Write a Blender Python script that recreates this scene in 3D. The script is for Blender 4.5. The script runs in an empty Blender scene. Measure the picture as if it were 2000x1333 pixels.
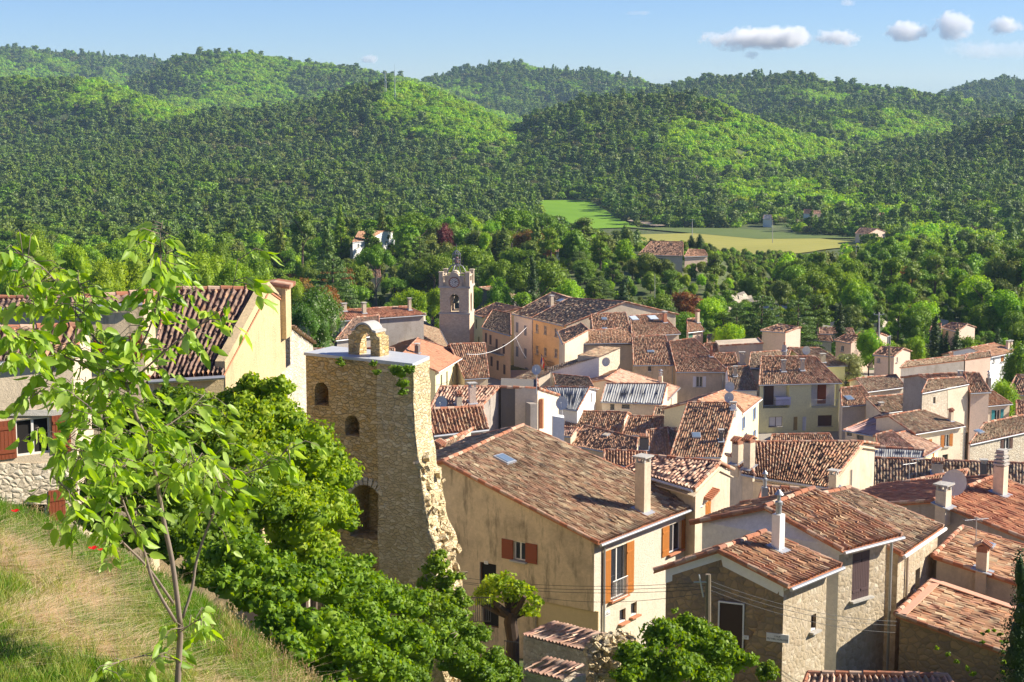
import bpy, bmesh, math, random
import numpy as np
from mathutils import Vector, Matrix
random.seed(7); RNG = np.random.default_rng(7)
SC = bpy.context.scene; COL = SC.collection
# ---------------------------------------------------------------- camera
F = 3390.0; PITCH = math.atan(516.5/F); CP, SP = math.cos(PITCH), math.sin(PITCH)
cam = bpy.data.cameras.new('camera'); cam.sensor_width = 36; cam.lens = F/2000*36
cam.clip_start = .1; cam.clip_end = 60000
camo = bpy.data.objects.new('camera', cam); COL.objects.link(camo); SC.camera = camo
camo.location = (0, 0, 0); camo.rotation_euler = (math.pi/2-PITCH, 0, 0)
# ---------------------------------------------------------------- sky and sun
SUN_AZ, SUN_EL = math.radians(83), math.radians(33)      # azimuth clockwise from +Y
SC.world = bpy.data.worlds.new('World'); SC.world.use_nodes = True
nt = SC.world.node_tree; bg = nt.nodes['Background']
sky = nt.nodes.new('ShaderNodeTexSky'); sky.sky_type = 'NISHITA'; sky.sun_disc = False
sky.sun_elevation = SUN_EL; sky.sun_rotation = SUN_AZ; sky.altitude = 3000
sky.air_density = 1.1; sky.dust_density = 0; sky.ozone_density = 9.5
hsv = nt.nodes.new('ShaderNodeHueSaturation'); hsv.inputs['Hue'].default_value = .512; hsv.inputs['Saturation'].default_value = 1.0; nt.links.new(sky.outputs[0], hsv.inputs['Color']); nt.links.new(hsv.outputs[0], bg.inputs[0]); bg.inputs[1].default_value = .065
sl = bpy.data.lights.new('sun', 'SUN'); sl.energy = 4.4; sl.angle = math.radians(.5); sl.color = (1, .91, .76)
so = bpy.data.objects.new('sun', sl); COL.objects.link(so)
sd = Vector((math.sin(SUN_AZ)*math.cos(SUN_EL), math.cos(SUN_AZ)*math.cos(SUN_EL), math.sin(SUN_EL)))
so.rotation_euler = (-sd).to_track_quat('-Z', 'Y').to_euler(); so.location = sd*300
SC.view_settings.view_transform = 'Standard'; SC.view_settings.look = 'None'
SC.view_settings.gamma = 1; SC.view_settings.exposure = 1.15
SC.render.engine = 'CYCLES'
SC.cycles.max_bounces = 6; SC.cycles.transparent_max_bounces = 8; SC.cycles.diffuse_bounces = 4
SC.cycles.volume_bounces = 8; SC.cycles.volume_step_rate = 2.0; SC.cycles.volume_max_steps = 128
# ---------------------------------------------------------------- pixel / world helpers (2000x1333 frame of the photo)
def ray(px, py):
    u = (px-1000)/F; v = (666.5-py)/F
    return Vector((u, CP+v*SP, -SP+v*CP))
def PY(px, py, Y):
    d = ray(px, py); return d*(Y/d.y)
def PZ(px, py, z):
    d = ray(px, py); return d*(z/d.z)
def elev(py):
    v = (666.5-np.asarray(py, float))/F; return (v*CP-SP)/(CP+v*SP)
def proj(p):
    w = p[1]*CP-p[2]*SP; return (1000+F*p[0]/w, 666.5-F*(p[1]*SP+p[2]*CP)/w)
def vnoise(x, y, seed=0):
    x = np.asarray(x, float); y = np.asarray(y, float)
    xi = np.floor(x).astype(np.int64); yi = np.floor(y).astype(np.int64); xf = x-xi; yf = y-yi
    def h(a, b):
        n = (a*374761393+b*668265263+seed*1442695041) & 0x7fffffff
        n = ((n ^ (n >> 13))*1274126177) & 0x7fffffff
        return ((n ^ (n >> 16)) & 0xffff)/65535.0
    u = xf*xf*(3-2*xf); v = yf*yf*(3-2*yf)
    return (h(xi, yi)*(1-u)+h(xi+1, yi)*u)*(1-v)+(h(xi, yi+1)*(1-u)+h(xi+1, yi+1)*u)*v
def fbm(x, y, o=4, seed=0):
    s = 0; a = .5
    for k in range(o):
        s = s+a*(vnoise(x*2**k, y*2**k, seed+k)-.5); a *= .55
    return s
# ---------------------------------------------------------------- terrain height
BY = [-200, 0, 12, 16, 21, 30, 45, 60, 72, 85, 100, 130, 160, 200, 250, 300, 480, 560, 700, 1000, 1200, 9000]
BZ = [6, -2.6, -4.6, -7.5, -9.6, -11.6, -17.2, -22.0, -24.9, -29, -33, -38, -41.5, -43.8, -44.5, -46.5, -54, -60, -71, -74, -74, -74]
LAYERS = [  # crest line in the photo, distance, front width, back width
 ([(-700,120),(-300,105),(0,101),(60,101),(130,109),(230,124),(320,133),(420,150),(600,185),(760,230),(900,300),(2600,330)], 3500, 518, 310),
 ([(-600,220),(0,235),(180,210),(290,160),(340,130),(390,117),(430,114),(520,120),(560,129),(700,146),(800,160),(850,175),(950,220),(1100,300),(2600,400)], 2750, 384, 248),
 ([(-500,400),(600,300),(760,215),(840,165),(900,150),(960,140),(1020,135),(1100,143),(1180,152),(1240,163),(1280,178),(1400,215),(1600,300),(2600,400)], 3200, 481, 310),
 ([(900,400),(1000,290),(1150,210),(1230,192),(1290,180),(1380,168),(1500,163),(1580,164),(1640,178),(1700,183),(1780,190),(1850,200),(1950,215),(2050,222),(2300,215),(2600,240)], 2450, 384, 279),
 ([(1500,400),(1750,230),(1850,192),(1900,175),(1960,165),(2000,170),(2100,150),(2600,140)], 3700, 518, 310),
 ([(-700,230),(-200,170),(0,168),(100,166),(190,172),(260,180),(330,205),(400,218),(470,240),(600,300),(900,380),(2600,450)], 1900, 310, 217),
 ([(-700,330),(0,330),(200,290),(400,238),(520,215),(620,205),(700,190),(750,180),(800,182),(850,192),(900,212),(980,250),(1040,275),(1100,302),(1125,340),(1140,400),(1180,430),(2600,450)], 1550, 318, 186),
 ([(700,400),(960,300),(1060,235),(1150,215),(1250,203),(1330,200),(1400,212),(1480,240),(1560,270),(1650,305),(1740,345),(1800,365),(1850,392),(1950,430),(2600,450)], 1480, 266, 204),
 ([(1000,400),(1300,330),(1500,245),(1560,232),(1640,224),(1730,222),(1820,240),(1880,262),(1960,285),(2100,300),(2600,350)], 2000, 310, 217),
 ([(1500,430),(1700,350),(1820,290),(1900,262),(1960,250),(2050,235),(2200,215),(2600,210)], 1500, 244, 186),
 ([(-700,365),(0,385),(200,372),(420,350),(640,345),(800,360),(900,372),(1000,395),(1100,430),(2600,450)], 1120, 185, 186),
]
def gz(x, Y):
    x = np.asarray(x, float); Y = np.asarray(Y, float)
    Ys = np.maximum(Y, 1.0); px = 1000+F*x/(Ys*CP)
    z = np.interp(Y, BY, BZ)
    side = np.clip((x/Ys), -1, 1)
    # near shoulder of the grass bank
    zp = -2.74-.1*Y-.22*x
    ex = np.interp(x, [-9, -3.45, -2.7, -1.96, -1.15, 0, 4, 20], [15.5, 11.9, 11.25, 10.35, 9.0, 6.6, 2.5, 1])
    past = np.maximum(Y-ex, 0)
    near = zp-np.where(past < .8, .5*past**2, .32+(past-.8)*.95)
    z = np.where(Y < 30, np.minimum(np.maximum(near, z-.6*np.maximum(x, 0)*(Y < 12)), zp), z)
    m = np.clip((Y-900)/300, 0, 1); far = z*0+z
    acc = np.exp(far/5.0)
    for pts, D, wf, wb in LAYERS:
        c = np.interp(px, [p[0] for p in pts], [p[1] for p in pts])
        Dv = D*(1+.05*np.sin(px/170.0+D))
        zc = np.maximum(elev(c)*Dv, -90)
        t = (Y-Dv); t = np.where(t < 0, t/wf, t/wb)
        h = -86+(zc+86)*np.exp(-t*t*1.15)
        acc = acc+np.exp(h/5.0)*m
    zz = 5.0*np.log(acc)
    amp = np.clip((Y-950)/500, 0, 1)
    rel = np.clip((zz+74)/60, 0, 1)
    zz = zz+amp*rel*(30*(np.abs(fbm(x/210+.5*Y/260, Y/420, 3, 5))*2.2-.12)*-1+9*fbm(x/70, Y/70, 3, 9))
    zz = np.where(Y > 900, zz, z)
    mid = np.clip((Y-240)/120, 0, 1)*np.clip((740-Y)/90, 0, 1)
    zz = zz+11*np.clip((715-px)/90, 0, 1)*np.clip((Y-105)/40, 0, 1)*np.clip((300-Y)/70, 0, 1)
    zz = zz+6*np.clip((px-600)/80, 0, 1)*np.clip((1460-px)/80, 0, 1)*np.clip((Y-345)/50, 0, 1)*np.clip((590-Y)/60, 0, 1)
    zz = zz+mid*(9*fbm(x/60, Y/90, 3, 21)+np.where(px < 1150, 0, 0))
    return zz
def gnd(x, Y): return float(gz(np.array([x]), np.array([Y]))[0])
# ---------------------------------------------------------------- object helpers
def link(o, parent=None):
    COL.objects.link(o)
    if parent is not None: o.parent = parent
    return o
def meta(o, label=None, cat=None, group=None, kind=None):
    if label: o['label'] = label
    if cat: o['category'] = cat
    if group: o['group'] = group
    if kind: o['kind'] = kind
    return o
def empty(name, loc, label, cat, group=None):
    o = bpy.data.objects.new(name, None); o.empty_display_size = .5; o.location = loc
    link(o); return meta(o, label, cat, group)
def np_mesh(name, V, Fq, uv=None, smooth=False):
    """V (n,3), Fq (m,k) all faces the same size"""
    V = np.asarray(V, np.float32); Fq = np.asarray(Fq, np.int32)
    me = bpy.data.meshes.new(name); m, k = Fq.shape
    me.vertices.add(len(V)); me.vertices.foreach_set('co', V.ravel())
    me.loops.add(m*k); me.loops.foreach_set('vertex_index', Fq.ravel())
    me.polygons.add(m); me.polygons.foreach_set('loop_start', np.arange(0, m*k, k, dtype=np.int32))
    if uv is not None:
        l = me.uv_layers.new(name='UVMap'); l.data.foreach_set('uv', np.asarray(uv, np.float32)[Fq.ravel()].ravel())
    me.update(calc_edges=True)
    if smooth: me.polygons.foreach_set('use_smooth', np.ones(m, dtype=bool))
    return me
def mobj(name, me, mat, parent=None, loc=(0, 0, 0), smooth=False):
    o = bpy.data.objects.new(name, me)
    if mat: me.materials.append(mat)
    o.location = loc
    if smooth:
        me.polygons.foreach_set('use_smooth', np.ones(len(me.polygons), dtype=bool))
    return link(o, parent)
class MB:
    def __init__(s): s.v = []; s.f = []
    def poly(s, pts):
        n = len(s.v); s.v += [tuple(p) for p in pts]; s.f.append(tuple(range(n, n+len(pts))))
    def prism(s, pts, vec):
        """closed solid: polygon pts extruded by vec"""
        n = len(s.v); k = len(pts); vec = Vector(vec)
        s.v += [tuple(p) for p in pts]+[tuple(Vector(p)+vec) for p in pts]
        s.f.append(tuple(range(n+k-1, n-1, -1))); s.f.append(tuple(range(n+k, n+2*k)))
        for i in range(k):
            j = (i+1) % k; s.f.append((n+i, n+j, n+k+j, n+k+i))
    def box(s, c, ax, ay, az, hx, hy, hz):
        c = Vector(c); ax = Vector(ax)*hx; ay = Vector(ay)*hy; az = Vector(az)*hz
        b = [c-ax-ay-az, c+ax-ay-az, c+ax+ay-az, c-ax+ay-az]
        s.prism(b, az*2)
    def tube(s, pts, r, n=8, r1=None, closed=True):
        pts = [Vector(p) for p in pts]; k = len(pts); base = len(s.v)
        rs = r if isinstance(r, (list, tuple)) else [r+(0 if r1 is None else (r1-r)*i/(k-1)) for i in range(k)]
        up = Vector((0, 0, 1)); prev = None
        for i, p in enumerate(pts):
            t = (pts[min(i+1, k-1)]-pts[max(i-1, 0)]).normalized()
            if prev is None:
                a = t.cross(up)
                if a.length < .05: a = t.cross(Vector((1, 0, 0)))
            else: a = prev-t*prev.dot(t)
            a.normalize(); prev = a; b = t.cross(a)
            for j in range(n):
                q = 2*math.pi*j/n; s.v.append(tuple(p+(a*math.cos(q)+b*math.sin(q))*rs[i]))
        for i in range(k-1):
            for j in range(n):
                s.f.append((base+i*n+j, base+(i+1)*n+j, base+(i+1)*n+(j+1) % n, base+i*n+(j+1) % n))
        if closed:
            s.f.append(tuple(base+j for j in range(n))); s.f.append(tuple(base+(k-1)*n+j for j in range(n-1, -1, -1)))
    def lathe(s, c, prof, n=12):
        c = Vector(c); base = len(s.v)
        for r, z in prof:
            for j in range(n):
                q = 2*math.pi*j/n; s.v.append((c.x+r*math.cos(q), c.y+r*math.sin(q), c.z+z))
        for i in range(len(prof)-1):
            for j in range(n):
                s.f.append((base+i*n+j, base+i*n+(j+1) % n, base+(i+1)*n+(j+1) % n, base+(i+1)*n+j))
        s.f.append(tuple(base+j for j in range(n-1, -1, -1))); s.f.append(tuple(base+(len(prof)-1)*n+j for j in range(n)))
    def mesh(s, name, off=(0, 0, 0)):
        me = bpy.data.meshes.new(name); ox, oy, oz = off
        me.from_pydata([(a-ox, b-oy, c-oz) for a, b, c in s.v], [], s.f); me.update(); return me
    def build(s, name, mat, parent=None, off=None, smooth=False, label=None):
        off = off if off is not None else (tuple(parent.matrix_basis.translation) if parent is not None else (0, 0, 0))
        if off is not None and parent is not None and parent.type == 'MESH': off = ORI.get(parent.name, (0, 0, 0))
        me = s.mesh(name, off); o = mobj(name, me, mat, parent, smooth=smooth)
        ORI[o.name] = tuple(off) if parent is not None else (0, 0, 0)
        if label: o['label'] = label
        return o
ORI = {}
def fixn(me):
    bm = bmesh.new(); bm.from_mesh(me); bmesh.ops.recalc_face_normals(bm, faces=bm.faces); bm.to_mesh(me); bm.free(); return me
TMP = []
def boolean(me_a, mb_cut, off):
    if not TMP: TMP.append(bpy.data.scenes.new('workbench'))
    sc = TMP[0]; fixn(me_a); a = bpy.data.objects.new('tmp_a', me_a); b = bpy.data.objects.new('tmp_b', fixn(mb_cut.mesh('cut', off)))
    sc.collection.objects.link(a); sc.collection.objects.link(b)
    m = a.modifiers.new('b', 'BOOLEAN'); m.operation = 'DIFFERENCE'; m.object = b; m.solver = 'EXACT'
    vl = sc.view_layers[0]; vl.update(); r = bpy.data.meshes.new_from_object(a.evaluated_get(vl.depsgraph))
    bpy.data.objects.remove(a); bpy.data.objects.remove(b)
    return r
# ---------------------------------------------------------------- materials
class NM:
    def __init__(s, name):
        s.m = bpy.data.materials.new(name); s.m.use_nodes = True; s.t = s.m.node_tree; s.n = s.t.nodes; s.l = s.t.links
        s.b = s.n['Principled BSDF']; s.b.inputs['Roughness'].default_value = .9
        s.b.inputs['Specular IOR Level'].default_value = .25
    def N(s, typ, **kw):
        x = s.n.new('ShaderNode'+typ)
        for k, v in kw.items():
            if k.startswith('i_'):
                key = k[2:]; key = int(key) if key.isdigit() else key
                x.inputs[key].default_value = v
            else: setattr(x, k, v)
        return x
    def L(s, a, b): s.l.new(a, b)
    def ramp(s, fac, stops, interp='LINEAR'):
        r = s.n.new('ShaderNodeValToRGB'); r.color_ramp.interpolation = interp; e = r.color_ramp.elements
        while len(e) < len(stops): e.new(.5)
        for q, (p, c) in zip(e, stops): q.position = p; q.color = (*c, 1) if len(c) == 3 else c
        s.L(fac, r.inputs[0]); return r.outputs[0]
    def mix(s, fac, a, b, mode='MIX'):
        x = s.n.new('ShaderNodeMix'); x.data_type = 'RGBA'; x.blend_type = mode
        for sock, v in ((x.inputs[0], fac), (x.inputs[6], a), (x.inputs[7], b)):
            if hasattr(v, 'is_linked') or isinstance(v, bpy.types.NodeSocket): s.L(v, sock)
            elif isinstance(v, (int, float)): sock.default_value = v
            else: sock.default_value = (*v, 1)
        return x.outputs[2]
    def math(s, op, a, b=0.0, c=0.0):
        x = s.n.new('ShaderNodeMath'); x.operation = op
        for i, v in enumerate((a, b, c)):
            if isinstance(v, bpy.types.NodeSocket): s.L(v, x.inputs[i])
            else: x.inputs[i].default_value = v
        return x.outputs[0]
    def noise(s, vec, scale, detail=4, rough=.6, out='Fac'):
        x = s.N('TexNoise', i_Scale=scale, i_Detail=detail, i_Roughness=rough)
        if vec is not None: s.L(vec, x.inputs['Vector'])
        return x.outputs[out]
    def bump(s, h, dist, strength=1.0, nrm=None):
        x = s.N('Bump', i_Distance=dist, i_Strength=strength); s.L(h, x.inputs['Height'])
        if nrm is not None: s.L(nrm, x.inputs['Normal'])
        return x.outputs[0]
    def col(s, c): s.L(c, s.b.inputs['Base Color']) if isinstance(c, bpy.types.NodeSocket) else setattr(s.b.inputs['Base Color'], 'default_value', (*c, 1))
    def obj(s):
        return s.N('TexCoord').outputs['Object']
    def rndoff(s, vec):
        oi = s.N('ObjectInfo'); k = s.math('MULTIPLY', oi.outputs['Random'], 97.0)
        a = s.n.new('ShaderNodeVectorMath'); a.operation = 'ADD'; s.L(vec, a.inputs[0]); s.L(k, a.inputs[1]); return a.outputs[0]
MATS = {}
def flat(name, c, rough=.6, metal=0.0, spec=.4, var=.12):
    if name in MATS: return MATS[name]
    m = NM(name); o = m.obj(); n = m.noise(o, 6, 4)
    m.col(m.mix(n, tuple(v*(1-var) for v in c), tuple(min(1, v*(1+var)) for v in c)))
    m.b.inputs['Roughness'].default_value = rough; m.b.inputs['Metallic'].default_value = metal
    m.b.inputs['Specular IOR Level'].default_value = spec
    MATS[name] = m.m; return m.m
def plaster(name, c, stain=.35, dark=(.20, .16, .11), streak=.0, bump=.012, scale=.5):
    if name in MATS: return MATS[name]
    if c[0] > .3: c = tuple(min(v*1.17, .84) for v in c)
    m = NM(name); o = m.obj(); n1 = m.noise(o, scale, 5, .65); n2 = m.noise(o, 5.5, 5, .7)
    base = m.mix(m.ramp(n2, [(.3, (0, 0, 0)), (.75, (1, 1, 1))]), tuple(v*.86 for v in c), tuple(min(v*1.08, .95) for v in c))
    f = m.ramp(n1, [(.47, (0, 0, 0)), (.72, (stain,)*3)]); colr = m.mix(f, base, dark)
    if streak:
        mp = m.N('Mapping'); mp.inputs['Scale'].default_value = (1.5, 1.5, .3); m.L(o, mp.inputs[0])
        s = m.noise(mp.outputs[0], 1.3, 6, .72); f2 = m.ramp(s, [(.52, (0, 0, 0)), (.68, (streak,)*3)])
        colr = m.mix(f2, colr, dark)
    m.col(colr); m.L(m.bump(m.noise(o, 14, 6, .75), bump*2.2, .9), m.b.inputs['Normal'])
    MATS[name] = m.m; return m.m
def rubble(name, stones, mortar, scale=3.2, mw=.09, bump=.06, zs=1.5, stain=.3, dark=(.10, .075, .045)):
    if name in MATS: return MATS[name]
    m = NM(name); o = m.obj()
    dn = m.noise(o, 2.3, 3, .6, 'Color'); dv = m.N('VectorMath', operation='MULTIPLY_ADD'); m.L(dn, dv.inputs[0])
    dv.inputs[1].default_value = (.22, .22, .22); m.L(o, dv.inputs[2])
    mp = m.N('Mapping'); mp.inputs['Scale'].default_value = (1, 1, zs); m.L(dv.outputs[0], mp.inputs[0])
    v = m.N('TexVoronoi', feature='F1', i_Scale=scale, i_Randomness=.9); e = m.N('TexVoronoi', feature='DISTANCE_TO_EDGE', i_Scale=scale, i_Randomness=.9)
    m.L(mp.outputs[0], v.inputs['Vector']); m.L(mp.outputs[0], e.inputs['Vector'])
    sep = m.N('SeparateColor'); m.L(v.outputs['Color'], sep.inputs[0])
    n = len(stones); sc = m.ramp(sep.outputs[0], [(i/(n-1) if n > 1 else 0, s) for i, s in enumerate(stones)])
    fine = m.noise(o, 22, 5, .7); sc = m.mix(m.ramp(fine, [(.3, (.0,)*3), (.8, (.5,)*3)]), sc, tuple(min(1, x*1.25) for x in stones[0]))
    ed = m.ramp(e.outputs['Distance'], [(0, (1, 1, 1)), (mw, (0, 0, 0))])
    c = m.mix(ed, sc, mortar); st = m.ramp(m.noise(o, .45, 5, .7), [(.45, (0, 0, 0)), (.8, (stain,)*3)])
    m.col(m.mix(st, c, dark))
    h = m.ramp(e.outputs['Distance'], [(0, (.25,)*3), (mw*2.5, (.75,)*3), (.5, (1, 1, 1))])
    h2 = m.math('MULTIPLY_ADD', fine, .35, h); h3 = m.math('MULTIPLY_ADD', sep.outputs[1], .5, h2)
    m.L(m.bump(h3, bump, 1.0), m.b.inputs['Normal'])
    MATS[name] = m.m; return m.m
def tiles(name, pal, lichen=(.12, .095, .06), la=.7, lscale=.35):
    """clay tiles: colour per tile (UV holds column and row), lichen in patches"""
    if name in MATS: return MATS[name]
    m = NM(name); uv = m.N('UVMap'); fl = m.n.new('ShaderNodeVectorMath'); fl.operation = 'FLOOR'; m.L(uv.outputs[0], fl.inputs[0])
    of = m.rndoff(fl.outputs[0]); wn = m.N('TexWhiteNoise', noise_dimensions='3D'); m.L(of, wn.inputs['Vector'])
    mp_ = [sum(p[k] for p in pal)/len(pal) for k in range(3)]; pal = [tuple(a*(p[k]*.72+mp_[k]*.28) for k, a in enumerate((1.06, 1.14, 1.14))) for p in pal]; n = len(pal); c = m.ramp(wn.outputs['Value'], [(i/n, p) for i, p in enumerate(pal)], 'CONSTANT')
    sep = m.N('SeparateColor'); m.L(wn.outputs['Color'], sep.inputs[0])
    o = m.rndoff(m.obj()); fine = m.noise(o, 9, 5, .7)
    c = m.mix(m.ramp(fine, [(.35, (0, 0, 0)), (.75, (.4,)*3)]), c, (.42, .27, .16))
    big = m.noise(o, lscale, 5, .65)
    a = m.math('MULTIPLY_ADD', sep.outputs[1], .34, m.math('MULTIPLY_ADD', big, 1.0, m.math('MULTIPLY', fine, .35)))
    f = m.ramp(a, [(.76, (0, 0, 0)), (1.02, (la*.85,)*3)]); c = m.mix(f, c, lichen)
    m.col(c); m.b.inputs['Roughness'].default_value = .88
    m.L(m.bump(fine, .01, .6), m.b.inputs['Normal']); MATS[name] = m.m; return m.m
def leafmat(name, cols, trans=.35, rand='island', rough=.55, obj_var=.25):
    if name in MATS: return MATS[name]
    m = NM(name); g = m.N('NewGeometry'); oi = m.N('ObjectInfo')
    r = g.outputs['Random Per Island']; n = len(cols)
    c = m.ramp(r, [(i/(n-1), x) for i, x in enumerate(cols)])
    hs = m.N('HueSaturation'); m.L(c, hs.inputs['Color'])
    m.L(m.math('MULTIPLY_ADD', oi.outputs['Random'], obj_var*.12, .5-obj_var*.06), hs.inputs['Hue'])
    rr = m.math('FRACT', m.math('MULTIPLY', oi.outputs['Random'], 7.31))
    m.L(m.math('MULTIPLY_ADD', rr, obj_var*1.6, 1-obj_var*.8), hs.inputs['Value'])
    c = hs.outputs[0]
    m.col(c); m.b.inputs['Roughness'].default_value = rough; m.b.inputs['Specular IOR Level'].default_value = .3
    t = m.N('BsdfTranslucent'); hs2 = m.N('HueSaturation', i_Saturation=1.15, i_Value=1.5, i_Hue=.485); m.L(c, hs2.inputs['Color']); m.L(hs2.outputs[0], t.inputs[0])
    mx = m.N('MixShader'); mx.inputs[0].default_value = trans
    m.L(m.b.outputs[0], mx.inputs[1]); m.L(t.outputs[0], mx.inputs[2]); m.L(mx.outputs[0], m.n['Material Output'].inputs[0])
    MATS[name] = m.m; return m.m
# ---------------------------------------------------------------- terrain sheet
def build_terrain():
    na = 460; az = np.tan(np.linspace(math.radians(-58), math.radians(58), na))
    az = np.sort(np.concatenate([np.linspace(-.34, .34, 420), az[np.abs(az) > .345]])); na = len(az)
    Ys = np.concatenate([np.linspace(.5, 20, 90), np.geomspace(20.3, 900, 170), np.arange(912, 4200, 12.), np.linspace(4215, 4600, 6)])
    Y, A = np.meshgrid(Ys, az, indexing='ij'); X = A*np.maximum(Y, 3.0); Z = gz(X, Y)
    Z = np.where(Y > 4200, np.minimum(Z, -74), Z)
    V = np.stack([X, Y, Z], -1).reshape(-1, 3); ny = len(Ys)
    i = np.arange(ny-1)[:, None]*na+np.arange(na-1)[None, :]
    Fq = np.stack([i, i+1, i+na+1, i+na], -1).reshape(-1, 4)
    me = np_mesh('terrain', V, Fq, smooth=True)
    m = NM('hill_soil'); o = m.obj(); n = m.noise(o, .02, 8, .7); n2 = m.noise(o, .6, 6, .7)
    c = m.mix(m.ramp(n2, [(.4, (0, 0, 0)), (.65, (1, 1, 1))]), (.06, .10, .022), (.15, .15, .07))
    c = m.mix(m.ramp(n, [(.52, (0, 0, 0)), (.62, (.8,)*3)]), c, (.055, .10, .022))
    m.col(c); m.L(m.bump(n2, .15, .6), m.b.inputs['Normal'])
    meta(mobj('terrain', me, m.m), kind='structure')
build_terrain()
def sheet(name, pts, lift, mat, n=40, kind='structure'):
    """a patch of ground, draped over the terrain; pts is a quad in photo pixels given at valley height"""
    q = [np.array(p) for p in pts]; u, v = np.meshgrid(np.linspace(0, 1, n), np.linspace(0, 1, n), indexing='ij')
    P = (q[0]*(1-u)[..., None]*(1-v)[..., None]+q[1]*u[..., None]*(1-v)[..., None]+q[2]*(u*v)[..., None]+q[3]*((1-u)*v)[..., None])
    X, Y = P[..., 0], P[..., 1]; Z = gz(X, Y)+lift
    V = np.stack([X, Y, Z], -1).reshape(-1, 3); i = np.arange(n-1)[:, None]*n+np.arange(n-1)[None, :]
    me = np_mesh(name, V, np.stack([i, i+n, i+n+1, i+1], -1).reshape(-1, 4), smooth=True)
    return meta(mobj(name, me, mat), kind=kind)
def on_ground(px, py, lo=25, hi=4500):
    """first point where the ray of a photo pixel meets the terrain"""
    d = ray(px, py); t = np.geomspace(lo, hi, 900)/d.y; x = d.x*t; y = d.y*t; z = d.z*t
    k = np.argmax(z < gz(x, y)); return Vector((x[k], y[k], float(gz(x[k:k+1], y[k:k+1])[0])))
FIELDS = []
def field(name, pix, mat, lift):
    P = [on_ground(a, b, 560) for a, b in pix]; q = [(p.x, p.y) for p in P]; FIELDS.append(q)
    return sheet(name, q, lift, mat)
def fieldmat(name, c1, c2, sc, row=0):
    m = NM(name); o = m.obj(); n = m.noise(o, sc, 6, .65)
    c = m.mix(m.ramp(n, [(.35, (0, 0, 0)), (.7, (1, 1, 1))]), c1, c2)
    if row:
        w = m.N('TexWave', i_Scale=row, i_Distortion=1.2); w.bands_direction = 'DIAGONAL'; m.L(o, w.inputs['Vector'])
        c = m.mix(m.math('MULTIPLY', w.outputs[1], .35), c, c2)
    m.col(c); m.L(m.bump(m.noise(o, 1.5, 5), .2, .5), m.b.inputs['Normal']); return m.m
F_GREEN = fieldmat('meadow_grass', (.13, .27, .006), (.18, .34, .012), .012, .02)
F_TAN = fieldmat('crop_stubble', (.27, .27, .05), (.38, .35, .08), .008, .05)
F_DARK = fieldmat('bean_rows', (.09, .14, .03), (.15, .19, .05), .02, .2)
field('meadow_field', [(1052,393),(1150,393),(1245,446),(1085,452)], F_GREEN, .5)
field('stubble_field', [(1180,462),(1470,456),(1700,478),(1400,496)], F_TAN, .5)
field('crop_field', [(1215,446),(1440,449),(1690,468),(1480,470)], F_DARK, .56)
field('dirt_track', [(1225,436),(1240,434),(1300,446),(1280,448)], fieldmat('track_dust', (.42,.33,.22), (.5,.4,.3), .1), 1.3)
field('gravel_road', [(1810,510),(1835,507),(1838,535),(1805,537)], fieldmat('road_gravel', (.42,.40,.36), (.5,.48,.44), .1), 1.0)
def inpoly(x, y, q, grow=1.0):
    c = np.mean(q, axis=0); q = [(c[0]+(a-c[0])*grow, c[1]+(b-c[1])*grow) for a, b in q]
    r = np.zeros(x.shape, bool); n = len(q); j = n-1
    for i in range(n):
        (xi, yi), (xj, yj) = q[i], q[j]
        cond = ((yi > y) != (yj > y)) & (x < (xj-xi)*(y-yi)/(yj-yi+1e-9)+xi); r ^= cond; j = i
    return r
# ---------------------------------------------------------------- foliage building
def leaf_quads(C, Nrm, size, rng, flat_=.6, asp=1.0):
    """quads centred on C (n,3), roughly facing Nrm"""
    n = len(C); R = rng.normal(size=(n, 3)); N = Nrm+flat_*R; N /= np.linalg.norm(N, axis=1, keepdims=True)+1e-9
    A = np.cross(N, rng.normal(size=(n, 3))); A /= np.linalg.norm(A, axis=1, keepdims=True)+1e-9; B = np.cross(N, A)
    s = (size*(.6+.8*rng.random(n)))[:, None] if np.isscalar(size) else size[:, None]
    A = A*s; B = B*s*asp
    V = np.stack([C-A*.5, C-B*.35+A*.1, C+A*.5, C+B*.35+A*.05], 1).reshape(-1, 3)
    return V, np.arange(4*n).reshape(n, 4)
def lobes_leaves(lobes, per, size, rng, fill=.25, flat_=.6):
    Vs = []; Fs = []; k = 0
    for (cx, cy, cz, rx, ry, rz) in lobes:
        n = max(8, int(per*(rx*ry+rx*rz+ry*rz)/3)); D = rng.normal(size=(n, 3)); D /= np.linalg.norm(D, axis=1, keepdims=True)
        D[:, 2] = np.where(D[:, 2] < -.35, -D[:, 2], D[:, 2])
        rad = 1-fill*rng.random(n)**1.5+.10*rng.normal(size=n)*.6
        C = D*rad[:, None]*np.array([rx, ry, rz])+np.array([cx, cy, cz])
        V, Fc = leaf_quads(C, D, size, rng, flat_); Vs.append(V); Fs.append(Fc+k); k += len(V)
    return np.concatenate(Vs), np.concatenate(Fs)
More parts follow.
